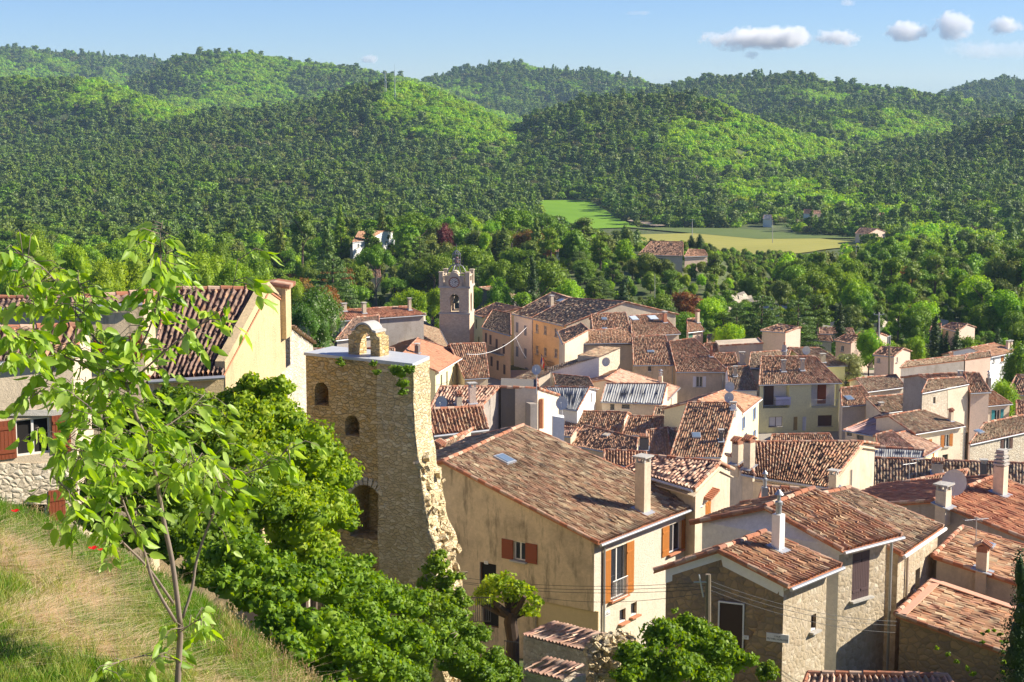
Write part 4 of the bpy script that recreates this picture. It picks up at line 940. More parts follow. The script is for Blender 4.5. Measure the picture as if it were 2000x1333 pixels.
small('far salmon roofed house behind purple tree', 'far_left_house', (764,464), (792,466), (766,456), (790,457), 4)
small('far cream house with salmon roof in the valley trees', 'valley_house', (1569,417), (1585,419), (1571,409), (1584,410), 5, wall=W_WHITE)
small('second valley house with brown salmon roof beside the cream one', 'valley_house', (1586,418), (1603,418), (1588,412), (1602,412), 4)
small('tiny white walled building left of the valley houses', 'valley_shed', (1490,428), (1508,429), (1492,420), (1507,420), 4, wall=W_WHITE, roof=T_FIB)
small('small orange roof deep in the valley trees at right', 'valley_cabin', (1716,421), (1728,421), (1718,416), (1727,416), 4)
small('low building with ribbed salmon roof under the umbrella pine', 'hall', (691,541), (744,543), (689,527), (742,528), 3.6, wall=W_CREAM)
small('tiny salmon roof among the yellow green trees at left', 'left_cabin', (403,516), (416,518), (408,505), (425,504), 4)
small('small grey hut roof behind the big tiled roof at left', 'hut', (470,560), (500,561), (474,547), (500,553), 4.5, wall=W_TAN, roof=T_OLD)
small('white walled house glimpsed between trees on the knoll, left of villa', 'knoll_house', (1085,492), (1110,493), (1088,486), (1108,487), 3.6, wall=W_WHITE)
# ================= middle of the town
H30 = House('white_shutter_house', 'beige house with one white shuttered window below a long mottled roof', (1321,727), (1424,727), (1307,668), (1357,661), h=6.0, slope=.32, kb=.8, wall=W_TAN, roof=T_MOT)
H30.win('F', 1366, 746, .85, 1.4, sh='white', shw=.42); H30.chim(1389, 697, 1.0, .35, .35, 'pot', CLAY); H30.pipe('F', 1411, py=740); H30.done()
H31 = House('plain_beige_house', 'beige house with tiny dark window and steep mottled roof left of the white shuttered one', (1237,714), (1321,713), (1235,660), (1299,655), h=6.6, slope=.32, kb=.8, wall=W_BEIGE, roof=T_MOT)
H31.win('F', 1269, 721, .45, .7, 'hole', sill=False); H31.sky(1271, 688, .8, .4); H31.pipe('F', 1313, py=740); H31.done()
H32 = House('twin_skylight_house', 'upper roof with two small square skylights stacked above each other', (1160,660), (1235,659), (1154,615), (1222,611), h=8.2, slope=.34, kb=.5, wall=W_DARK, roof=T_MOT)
H32.sky(1180, 624, .6, .6); H32.sky(1181, 644, .6, .6); H32.done()
H33 = House('big_skylight_house', 'roof with two large pale skylights near its top', (1234,658), (1329,652), (1231,618), (1293,614), h=8.2, slope=.32, kb=.5, wall=W_TAN, roof=T_MOT)
H33.sky(1238, 623, 1.0, 1.2, flat('skylight_pale', (.55,.62,.68), .15)); H33.sky(1275, 622, 1.2, 1.2, MATS['skylight_pale']); H33.chim(1298, 630, 1.3, .5, .5, 'slab', CLAY); H33.done()
H34 = House('hip_roof_cream_house', 'cream house with hipped mottled roof and grey downpipes beside the ochre house', (1100,672), (1238,670), (1104,650), (1238,640), h=7.8, slope=.3, kb=.6, wall=W_CREAM, roof=T_MOT, planar=False)
H34.pipe('F', 1115, py=700); H34.aerial(1175, 668, 1.6); H34.done()
H34b = House('rose_edge_house', 'narrow cream bay between the ochre house and the hipped cream house', (1089,648), (1100,672), (1135,632), (1150,645), h=8.6, slope=.25, kb=0, wall=W_CREAM, roof=T_MOT); H34b.done()
H35 = House('ochre_town_house', 'ochre three storey town house with flag under a broad brown tile roof', (1037,622), (1102,637), (1111,583), (1222,590), h=8.4, slope=.3, kb=.9, wall=W_OCH, roof=T_OLD, oh=.35)
for px, pys in ((1049, (642, 684, 722)), (1065, (645, 688, 726)), (1086, (650, 690, 730))):
    for py in pys: H35.win('F', px, py, .75, 1.3, sill=True, sh=None, bars=2)
c, t, nn = H35.hit('F', 1078, 718); railing(H35.root, c-t*1.8+nn*.7, c+t*1.8+nn*.7, 1.0, IRON, off=tuple(H35.loc)); mb = MB(); mb.box(c+nn*.35-Vector((0,0,.05)), t, nn, Vector((0,0,1)), 1.9, .4, .06); mb.build('balcony', CONC, H35.root)
H35.side = {'R': W_TAN}; H35.done()
fl = empty('flag', c+nn*.8+Vector((0,0,.3)), 'french tricolour flag hanging from the balcony of the ochre town house', 'flag')
mb = MB(); p0 = c+nn*.6+Vector((0,0,.3)); mb.tube([p0, p0+nn*.9-t*.9+Vector((0,0,1.9))], .025, 6); mb.build('pole', IRON, fl)
for i, cc in enumerate([(.02,.05,.35), (.8,.8,.8), (.7,.03,.03)]):
    mb = MB(); tp = p0+nn*.85-t*.8+Vector((0,0,1.7)); n_ = 8
    for k in range(n_):
        z0 = -k*.19; z1 = -(k+1)*.19; f = lambda z: t*(i*.3)+nn*(.08*math.sin(z*4+i))+Vector((0,0,z-i*.18))
        a0 = tp+f(z0); a1 = tp+f(z1); mb.prism([a0, a0+t*.3-Vector((0,0,.18)), a1+t*.3-Vector((0,0,.18)), a1], nn*.01)
    mb.build('flag_cloth', flat('flag%d' % i, cc, .9), fl)
H35w = House('white_town_house', 'white town house with grey blue shutters beside the ochre one', (1000,613), (1037,622), (1078,571), (1111,583), h=8.4, slope=.3, kb=.9, wall=W_LAV, roof=T_OLD, oh=.35)
for px, py in ((1010,640), (1026,646), (1010,687), (1026,691), (1028,728)): H35w.win('F', px, py, .8, 1.55, sh='grey', shw=.4, closed=True, sill=False)
H35w.win('F', 1012, 729, .7, 2.0, 'door', sill=False, pane=DARKIN, frame=FRAME_B); H35w.sky(1095, 588, 1.0, .9); H35w.chim(1077, 598, 1.4, .6, .5, 'slab', W_TAN)
H35w.done()

H36 = House('peach_street_house', 'peach and yellow street house with small iron balconies facing the white house', (941,640), (998,656), (962,606), (997,613), h=7.5, slope=.25, kb=0, wall=W_PEACH, roof=T_OLD)
for px, py in ((949,660), (958,664), (970,672), (984,682), (950,700), (960,706), (972,714), (985,722)): H36.win('F', px, py, .7, 1.4, sh='brown', shw=.35, closed=True, sill=False)
c, t, nn = H36.hit('F', 972, 690); railing(H36.root, c-t*2+nn*.6, c+t*2+nn*.6, .9, IRON, off=tuple(H36.loc)); mb = MB(); mb.box(c+nn*.3-Vector((0,0,.05)), t, nn, Vector((0,0,1)), 2.1, .35, .05); mb.build('balcony', CONC, H36.root); H36.done()
H36b = House('yellow_tall_house', 'tall narrow yellow house with whitish top beside the clock tower', (920,613), (942,620), (968,592), (1017,602), h=8, slope=.25, kb=.5, wall=W_YELP, roof=T_ORA)
for px, py in ((930,634), (935,668), (937,700)): H36b.win('F', px, py, .6, 1.6, 'hole', sill=False)
H36b.win('F', 923, 650, .5, 1.3, 'hole', sill=False); H36b.done()
H38 = House('striped_roof_house', 'house with boldly striped cream and brown tile roof below the clock tower', (907,741), (955,738), (878,673), (947,671), h=5, slope=.4, kb=.8, wall=W_TAN, roof=T_MOT, pitch=.32, amp=.1); H38.done()
H37 = House('flat_tile_hall', 'pale yellow hall with smooth orange red roof and white gutter', (856,727), (913,693), (782,696), (816,661), h=7, slope=.28, kb=1, wall=W_YELP, roof=tiles('tiles_smooth', [(.42,.17,.10), (.46,.20,.12), (.40,.16,.09)], la=.25), amp=.02, oh=.5, gut=WHITE)
for px, py in ((862,745), (873,738), (885,728)): H37.win('F', px, py+4, .7, 2.2, 'hole', sill=False)
for px in (896, 900):
    for k in range(3): H37.win('F', px, 712+k*8, .22, .25, 'hole', sill=False, depth=.1)
H37.chim(815, 690, 1.0, .8, .5, 'slab', W_DARK); H37.aerial(821, 700, 3.0); H37.done()
H39 = House('red_ribbed_house', 'long house with bright ribbed red roof behind the arch of the ruin', (666,627), (832,615), (652,607), (795,599), h=5.2, slope=.3, kb=.6, wall=W_GREY, roof=T_RED, pitch=.34)
H39.chim(711, 612, 1.2, .5, .5, 'slab', W_TAN); H39.chim(800, 606, 1.4, .4, .4, 'slab', W_TAN); H39.chim(672, 608, .8, .6, .5, 'slab', W_TAN); H39.done()
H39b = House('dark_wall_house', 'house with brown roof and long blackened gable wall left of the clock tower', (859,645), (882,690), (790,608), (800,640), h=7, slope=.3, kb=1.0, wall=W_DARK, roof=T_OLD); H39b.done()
H39c = House('grey_roof_house', 'house with grey brown lichened roof right behind the stone arch', (737,660), (792,640), (737,628), (795,612), h=7, slope=.3, kb=.5, wall=W_DARK, roof=T_OLD)
H39c.chim(826, 627, .9, .9, .5, 'slab', W_TAN); H39c.chim(845, 645, 1.6, .6, .4, 'pot', W_DARK); H39c.done()
H39d = House('low_dark_roof_house', 'low dark slate coloured roof between the red ribbed roof and the arch', (655,665), (740,655), (690,622), (740,617), h=6.5, slope=.25, kb=.6, wall=W_GREY, roof=T_BRN); H39d.done()
H39e = House('tile_strip_house', 'strip of striped tile roof running just above the ruin top', (590,702), (770,702), (600,683), (770,682), h=6, slope=.3, kb=.7, wall=W_TAN, roof=T_OLD)
H39e.chim(742, 700, 1.9, .7, .6, 'slab', W_GREY); H39e.chim(700, 690, 1.2, .5, .4, 'slab', W_DARK); H39e.done()
H41 = House('grey_gable_house', 'grey gabled house with dark solar panels directly right behind the clock tower', (1000,583), (1018,580), (935,562), (958,560), h=7, rise=1.8, kb=.9, wall=W_DARK, roof=T_OLD)
H41.sky(968, 572, 1.6, 1.2, LEAD); H41.done()
H42 = House('small_rear_house', 'small stone and orange house with square chimney left of the dark cypress', (1022,600), (1050,601), (1012,582), (1048,580), h=6, slope=.3, kb=.6, wall=W_TAN, roof=T_ORA); H42.chim(1037, 588, 1.4, .6, .5, 'slab', W_TAN); H42.done()
# centre low roofs
H43 = House('brown_roof_cottage', 'cottage with pinkish brown roof, satellite dish and clay chimney behind the ruin', (836,806), (936,799), (860,757), (975,757), Y=120, slope=.3, kb=.4, wall=W_GREY, roof=T_PNK)
H43.chim(922, 788, 1.2, .45, .4, 'slab', W_PINK); H43.chim(896, 794, .7, .4, .4, 'tiles', W_TAN); H43.dish(863, 812, .9, .45); H43.done()
H44 = House('zinc_gutter_cottage', 'cottage with striped mottled roof and grey gutter immediately right of the ruin', (846,850), (953,838), (832,802), (942,795), Y=100, slope=.3, kb=.4, wall=W_GREY, roof=T_MOT); H44.done()
H44b = House('small_dark_roof', 'low dark roof strip with little round vents between cottage and large beige house', (838,905), (870,890), (862,868), (965,850), Y=88, slope=.25, kb=.3, wall=W_TAN, roof=T_OLD)
H44b.chim(855, 905, .8, .75, .55, 'tiles', W_TAN); H44b.done()
H45 = House('blackened_block', 'square block with blackened concrete wall topped by a thin line of tiles', (980,842), (1046,846), (978,757), (1042,760), Y=107, rise=.0, kb=0, wall=W_DARK, roof=T_OLD, gut=None) if False else None
def block(name, label, quad, Y, depth, wall, top=T_RED, cap=True, cat='house'):
    """flat-topped block: quad = (top-left, top-right) pixels of its front wall, bottom pixel y"""
    (a, b), bot = quad; A = PY(*a, Y[0]); B = PY(*b, Y[1]); B.z = A.z if abs(B.z-A.z) < .0 else B.z
    t = Vector((B.x-A.x, B.y-A.y, 0)).normalized(); nn = Vector((t.y, -t.x, 0)); base = gnd(A.x, A.y)-3
    c = (A+B)/2; root = empty(name, (c.x, c.y, base), label, cat); mb = MB()
    A0 = Vector((A.x, A.y, base)); B0 = Vector((B.x, B.y, base)); bk = -nn*depth
    mb.v = [tuple(p) for p in (A0, B0, B, A, A0+bk, B0+bk, B+bk, A+bk)]; mb.f = [(0, 1, 2, 3), (1, 5, 6, 2), (5, 4, 7, 6), (4, 0, 3, 7), (3, 2, 6, 7), (0, 4, 5, 1)]
    mb.build('wall', wall, root)
    if cap:
        rb = MB(); ridge_run(rb, A+nn*.05, B+nn*.05, .12); ridge_run(rb, B, B+bk, .12); rb.build('coping', RIDGE, root)
    return root, A, B, t, nn
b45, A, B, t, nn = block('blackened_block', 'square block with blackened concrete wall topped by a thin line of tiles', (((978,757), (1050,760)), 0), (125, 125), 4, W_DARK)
b46, A, B, t, nn = block('lit_end_block', 'cream block with bright side wall, chimney slab and rusty stripe next to the blackened wall', (((1036,790), (1050,790)), 0), (123.5, 123.7), 1, W_GREY, cap=False)
b47, A, B, t, nn = block('cream_side_block', 'cream block with bright side wall and rusty flue stripe next to the blackened wall', (((1050,760), (1091,773)), 0), (124.5, 130), 2, W_CREAM)
c_ = PY(1058, 800, 124.9); mb = MB(); mb.box(c_+Vector((0, -.05, -.3)), t, nn, Vector((0, 0, 1)), .16, .12, 1.1); mb.build('flue', CLAY, b47)
add_dish(b47, PY(1098, 815, 122), 1.0, .45, (-.3, -.9, .3), tuple(b47.location)); add_dish(b45, PY(1048, 765, 124), 1.6, .35, (-.3, -.9, .3), tuple(b45.location))
b48, A, B, t, nn = block('white_box_chimney', 'small white box shaped chimney stack below the two dishes', (((1079,813), (1102,817)), 0), (121, 121), 1.0, W_WHITE, cap=False, cat='chimney')
H46 = House('long_white_gable_house', 'long narrow roof edge with white wall and pale stone end bearing a dish', (1168,752), (1218,723), (1013,757), (1178,697), Y=150, rise=.6, kb=0, wall=W_WHITE, roof=T_OLD) if False else None
# long mono-pitch house seen from its high side: white triangular wall with a strip of tiles along the top
def shed_wall(name, label, top, bot_z, back, wall, endwall, roofm=T_OLD):
    """top: list of (px,py,Y) along the sloping top edge of the wall; the roof falls away behind it"""
    P = [PY(*q) for q in top]; t = (P[-1]-P[0]); t.z = 0; t.normalize(); nn = Vector((t.y, -t.x, 0)); c = (P[0]+P[-1])/2; root = empty(name, (c.x, c.y, bot_z), label, 'house'); bk = -nn*back
    mb = MB(); pts = [Vector((P[0].x, P[0].y, bot_z))]+P[::1]+[Vector((P[-1].x, P[-1].y, bot_z))]; mb.prism(pts, bk); mb.build('wall', wall, root)
    up = Vector((0, 0, .03)); dr = Vector((0, 0, -.05*back)); tile_patch('roof', P[0]+nn*.2+up, P[-1]+nn*.2+up, P[-1]+bk+up, P[0]+bk+up, roofm, root, lo=True)
    return root, P, t, nn
r46, P, t, nn = shed_wall('white_shed_house', 'white wedge shaped wall under a thin sloping tile strip in the centre', [(1070,728,222), (1170,698,222)], -45, 3.5, W_WHITE, W_WHITE)
r46b, P, t, nn = shed_wall('pale_stone_end', 'pale stone end wall bearing a round dish beside the white wedge wall', [(1170,698,222), (1211,680,229)], -45, 3.0, S_PALE, S_PALE); add_dish(r46b, PY(1184, 712, 220), .3, .55, (-.4, -.9, .3), tuple(r46b.location))
r46c, P, t, nn = shed_wall('long_low_strip_house', 'long low tile strip running down to the left of the white wedge wall', [(1012,757,217), (1075,728,220)], -45, 3.5, W_CREAM, W_CREAM)
H47a = House('white_corrugated_house', 'bright white gabled house with grey corrugated roof', (1092,797), (1128,802), (1064,757), (1152,757), h=6, slope=.33, kb=.8, wall=W_WHITE, roof=T_FIB, row=2.4, pitch=.3, amp=.06)
H47a.win('R', 1155, 778, .55, 1.2, 'hole', sill=False); H47a.aerial(1140, 790, 2.2); H47a.done()
H47b = House('cream_corrugated_house', 'cream house with two tiny windows under a wide grey corrugated roof', (1173,785), (1293,789), (1183,750), (1303,750), h=5.6, slope=.3, kb=.3, wall=W_CREAM, roof=T_FIB, row=2.4, pitch=.3, amp=.06)
H47b.win('F', 1196, 796, .5, .8, 'hole', sill=False); H47b.win('F', 1222, 795, .95, .6, 'hole', sill=False); H47b.done()
H48 = House('worn_red_roof_house', 'cream house with worn red brown roof and whitish chimney behind the corrugated roofs', (1304,781), (1327,757), (1180,742), (1212,722), Y=214, slope=.25, kb=.8, wall=W_CREAM, roof=T_PNK)
H48.chim(1290, 748, .9, .6, .5, 'cowl', W_TAN); H48.win('F', 1311, 787, .5, 1.3, 'hole', sill=False); H48.done()
H48b = House('sunken_courtyard_roof', 'low worn roof sloping into the courtyard below the white wedge wall', (1085,752), (1165,765), (1080,731), (1150,738), h=5.5, slope=.2, kb=.3, wall=W_TAN, roof=T_OLD); H48b.done()
H49 = House('striped_skylight_roof_house', 'low house with striped mottled roof and one dark skylight near the white box chimney', (1103,836), (1208,846), (1107,803), (1226,806), h=4, slope=.3, kb=.4, wall=W_CREAM, roof=T_MOT)
H49.sky(1117, 814, .8, .7); H49.done()
H50 = House('striped_plain_roof_house', 'low house with striped plain roof between white flashing strips', (1214,850), (1316,852), (1229,813), (1327,817), h=4, slope=.3, kb=.4, wall=W_CREAM, roof=T_MOT); H50.done()
H51 = House('tall_striped_roof_house', 'tall striped mottled roof with twin dishes and a dark skylight', (1308,893), (1408,893), (1343,787), (1439,788), h=5.5, slope=.36, kb=.5, wall=W_CREAM, roof=T_MOT)
H51.sky(1360, 852, .7, .8); H51.chim(1408, 862, .9, .4, .4, 'slab', W_DARK); H51.chim(1432, 800, .5, .5, .4, 'slab', W_WHITE); H51.dish(1424, 792, .8, .5); H51.dish(1425, 792, 1.9, .5); H51.done()
H52 = House('yellow_blue_shutter_house', 'bright yellow house with light blue shutters and red hipped roof', (1449,809), (1487,779), (1362,783), (1418,762), h=6.4, slope=.28, kb=.8, wall=W_YELP, roof=T_ORA, oh=.3, gut=WHITE)
for px, py in ((1452,826), (1473,808), (1456,858), (1473,852)): H52.win('F', px, py, .7, 1.3, sh='blue', shw=.35)
H52.done()
H53 = House('terracotta_vented_roof_house', 'low house with worn terracotta roof and a little roof vent behind the large beige house', (1108,868), (1240,893), (1140,831), (1246,857), h=4, slope=.27, kb=.3, wall=W_TAN, roof=T_ORA)
H53.sky(1184, 851, .6, .5, W_TAN); H53.done()
H53b = House('low_pinkish_roof_house', 'small strip of pinkish ribbed tiles left of the terracotta roof', (1075,850), (1115,853), (1055,835), (1128,837), h=5, slope=.3, kb=.2, wall=W_TAN, roof=T_PNK); H53b.done()
H54 = House('hip_ridge_house', 'house with pale brown roof split by a bold terracotta ridge', (1262,893), (1311,894), (1262,842), (1304,836), h=5, slope=.35, kb=.2, wall=W_TAN, roof=T_ORA)
H54.chim(1258, 878, 1.15, .9, .6, 'tiles', W_DARK); H54.done()
H54b = House('hip_side_house', 'brown striped roof wedge right of the bold terracotta ridge', (1311,896), (1392,900), (1304,836), (1330,848), h=5, slope=.35, kb=.2, wall=W_TAN, roof=T_OLD); H54b.done()
H55 = House('terrace_house', 'sunken roof terrace with orange coping between the big roof and the dark chimney', (1180,905), (1262,915), (1180,880), (1262,885), Y=120, slope=.15, kb=0, wall=W_TAN, roof=T_ORA); H55.done()
# roofs behind the yellow balcony house
H56 = House('rear_brown_roof_house', 'brown roof house just left behind the yellow balcony house', (1462,718), (1530,722), (1466,690), (1545,684), h=6.5, slope=.3, kb=.7, wall=W_GREY, roof=T_OLD, planar=False); H56.chim(1532, 686, .8, .5, .4, 'pot', ZINC); H56.done()
H57 = House('rear_dished_house', 'brown roof with small dish right behind the yellow balcony house', (1590,716), (1655,714), (1540,680), (1600,680), h=6.5, slope=.3, kb=.7, wall=W_YEL, roof=T_OLD); H57.dish(1575, 695, .7, .55); H57.chim(1607, 708, .9, .6, .5, 'slab', W_TAN); H57.done()
H58 = House('striped_gap_house', 'dark striped roof with small chimneys right of the white shuttered house', (1426,762), (1481,762), (1420,718), (1462,716), h=5.5, slope=.35, kb=.6, wall=W_LAV, roof=T_OLD); H58.chim(1436, 735, 1.0, .4, .4, 'slab', W_TAN); H58.done()
H59 = House('hollow_roof_house', 'small mottled roof with arched stone chimney beyond the white shuttered house', (1400,716), (1442,716), (1390,692), (1436,690), h=6, slope=.3, kb=.6, wall=W_TAN, roof=T_MOT); H59.chim(1449, 712, 1.4, .7, .5, 'slab', W_CREAM); H59.done()
H60 = House('green_shutter_house', 'pink house with green shutter and dark red roof right of the big skylight roof', (1343,650), (1375,646), (1342,624), (1360,622), h=6.5, slope=.35, kb=.8, wall=W_PINK, roof=T_MOT); H60.win('F', 1349, 657, .9, 1.2, sh='green', shw=.45, closed=True); H60.chim(1362, 630, 1.6, .5, .5, 'tiles', W_TAN); H60.done()
H61 = House('rear_wall_house', 'house with long pale weathered wall and brown roof before the dark cedars', (1380,674), (1437,672), (1382,655), (1405,652), h=5, slope=.3, kb=.6, wall=W_TAN, roof=T_OLD); H61.done()
b62, A, B, t, nn = block('weathered_wall_house', 'long pale weathered wall with a small arched opening', (((1405,676), (1490,671)), 0), (238, 238), 5, W_TAN)
H63 = House('low_back_roof_house', 'mottled roof house between the weathered wall and rear brown roof', (1370,700), (1440,703), (1375,672), (1410,670), h=6, slope=.3, kb=.6, wall=W_TAN, roof=T_MOT); H63.done()
H64 = House('centre_infill_house', 'small cream house with worn tile strip right of the cream corrugated house', (1275,813), (1333,812), (1280,795), (1338,794), h=5, slope=.25, kb=.3, wall=W_CREAM, roof=T_OLD); H64.done()
H65 = House('beige_lean_roof', 'mottled low roof filling the yard before the yellow balcony house', (1500,885), (1640,885), (1508,850), (1620,848), h=4.5, slope=.3, kb=.3, wall=W_TAN, roof=T_MOT); H65.done()
# ================= clock tower
def prism_dir(mb, c, t, nn, w, d, z0, z1):
    mb.box(Vector((c.x, c.y, (z0+z1)/2)), t, nn, Vector((0, 0, 1)), w/2, d/2, (z1-z0)/2)
def clock_tower():
    Y = 262.; L = PY(858, 614, Y); R = PY(917, 614, Y-.6); R.z = L.z; t = (R-L).normalized(); W = (R-L).length; nn = Vector((t.y, -t.x, 0)); up = Vector((0, 0, 1))
    zc = lambda py: PY(888, py, Y).z; c = (L+R)/2-nn*W/2; base = gnd(c.x, c.y)-1; ctr = Vector((c.x, c.y, 0))
    root = empty('clock_tower', (c.x, c.y, base), 'square stone clock tower with arched belfry and iron bell cage on top', 'clock tower')
    off = tuple(root.location); z1, z2, z3 = zc(614), zc(563), zc(537)
    mb = MB(); prism_dir(mb, ctr, t, nn, W, W, base, z1); mb.build('lower_shaft', S_TOWER, root)
    mb = MB(); prism_dir(mb, ctr, t, nn, W*1.04, W*1.04, z1, z1+.22); prism_dir(mb, ctr, t, nn, W*1.05, W*1.05, z2, z2+.3); mb.build('string_course', CONC, root)
    mb = MB(); prism_dir(mb, ctr, t, nn, W*.96, W*.96, z1+.22, z2); cut = MB(); aw = W*.30; za = zc(611); zb = zc(583)
    pts = [(-aw/2, za), (aw/2, za), (aw/2, zb)]+[(aw/2*math.cos(a), zb+aw/2*math.sin(a)) for a in np.linspace(.3, math.pi-.3, 7)]+[(-aw/2, zb)]
    def arch(dirv, side, out):
        P = [ctr+side*x+Vector((0, 0, z))+dirv*out for x, z in pts]; cut.prism(P, -dirv*out*2)
    arch(nn, t, W); me = boolean(mb.mesh('belfry', off), cut, off); cut.v.clear(); cut.f.clear(); arch(t, nn, W); me = boolean(me, cut, off); me.materials.clear(); mobj('belfry', me, S_TOWER, root)
    mb = MB(); mb.lathe(Vector((c.x, c.y, zb-1.0)), [(.62, 0), (.55, .15), (.42, .55), (.34, .9), (.16, 1.05)], 14); mb.box(Vector((c.x, c.y, zb+.15)), t, nn, up, aw/2+.5, .12, .1); mb.build('bell', flat('bronze', (.16,.17,.14), .5, .7), root, smooth=True)
    mb = MB(); q = W*1.0/2
    for sx in (-1, 1):
        for sy in (-1, 1): prism_dir(mb, ctr+t*sx*(q-.28)+nn*sy*(q-.28), t, nn, .62, .62, z2+.3, zc(531)); prism_dir(mb, ctr+t*sx*(q-.28)+nn*sy*(q-.28), t, nn, .78, .78, zc(533), zc(531.5))
    for s1, d in ((nn, t), (-nn, t), (t, nn), (-t, nn)):
        prism_dir(mb, ctr+s1*(q-.35), d, s1, W*.98, .3, z2+.3, zc(552)); prism_dir(mb, ctr+s1*(q-.35), d, s1, W*.9, .42, zc(541.5), zc(539))
        for k in (-.27, .27): prism_dir(mb, ctr+s1*(q-.35)+d*k*W, d, s1, .5, .36, zc(552), zc(541.5))
    mb.build('parapet', W_TAN, root)
    mb = MB(); z0 = z2+.3; P = []
    for x, py in ((-1.18, 562), (-1.18, 546), (-1.02, 543), (-.8, 540), (-.6, 536), (-.38, 533), (0, 531.5), (.38, 533), (.6, 536), (.8, 540), (1.02, 543), (1.18, 546), (1.18, 562)): P.append(ctr+nn*(q+.06)+t*x+Vector((0, 0, zc(py))))
    mb.prism(P, -nn*.7); P2 = [ctr+nn*(q-.3)+t*x+Vector((0, 0, zc(py))) for x, py in ((-.7, 536), (-.4, 530.5), (0, 529), (.4, 530.5), (.7, 536))]; mb.prism(P2, -nn*1.2); mb.build('clock_gable', W_TAN, root)
    cc = ctr+nn*(q+.08)+Vector((0, 0, zc(551.5)))
    def disc(r0, r1, o, th, mat, name, par, n=36):
        mb = MB(); k0 = 0
        for i in range(n):
            a, b = 2*math.pi*i/n, 2*math.pi*(i+1)/n; f = lambda r, q_: cc+nn*o+t*r*math.cos(q_)+up*r*math.sin(q_)
            if r0 > 0: mb.prism([f(r0, a), f(r1, a), f(r1, b), f(r0, b)], nn*th)
            else: mb.prism([f(0, a), f(r1, a), f(r1, b)], nn*th)
        return mb.build(name, mat, par, off=off)
    face = disc(0, .72, 0, .04, flat('clock_white', (.62,.60,.56), .5), 'clock_face', root); disc(.70, .82, 0, .08, SH['red'], 'clock_rim', face); disc(.27, .31, .045, .012, IRON, 'dial_ring', face)
    mb = MB()
    for i in range(12):
        a = i*math.pi/6; d = t*math.sin(a)+up*math.cos(a); e = t*math.cos(a)-up*math.sin(a); mb.box(cc+nn*.05+d*.56, e, nn, d, .035, .01, .09)
    mb.build('hour_marks', IRON, face, off=off); mb = MB()
    for a, l, w in ((math.radians(62), .36, .04), (math.radians(75), .55, .03)):
        d = t*math.sin(a)+up*math.cos(a); e = t*math.cos(a)-up*math.sin(a); mb.box(cc+nn*.07+d*l/2, e, nn, d, w, .012, l/2)
    mb.build('clock_hands', IRON, face, off=off)
    mb = MB(); zt = zc(541); zr = zc(520); zz = zc(499); c0 = ctr
    mb.tube([c0+up*zt, c0+up*zc(516)], .09, 8)
    for i in range(8):
        a = i*math.pi/4+.2; d = t*math.cos(a)+nn*math.sin(a)
        mb.tube([c0+d*1.55+up*zt, c0+d*1.45+up*(zt+.7), c0+d*1.0+up*(zr-.25), c0+d*.55+up*zr, c0+d*.1+up*(zr-.3)], .06, 5)
        mb.tube([c0+d*.62+up*zr, c0+d*.62+up*zz, c0+d*.35+up*(zz+.35), c0+up*(zz+.55)], .055, 5)
    for z in (zr, (zr+zz)/2, zz):
        mb.tube([c0+(t*math.cos(a)+nn*math.sin(a))*.62+up*z for a in np.linspace(0, 2*math.pi, 17)], .05, 5, closed=False)
    mb.tube([c0+up*(zz+.5), c0+up*(zz+1.6)], .03, 5); mb.box(c0+up*(zz+1.2), t, nn, up, .3, .02, .03); mb.build('iron_cage', flat('iron_grey', (.22,.22,.24), .5, .3), root)
    mb = MB(); mb.lathe(Vector((c.x, c.y, zc(516))), [(.5, 0), (.44, .12), (.33, .5), (.27, .78), (.1, .9)], 14); mb.build('bell', flat('bell_copper', (.34,.20,.15), .5, .5), root, smooth=True)
clock_tower()
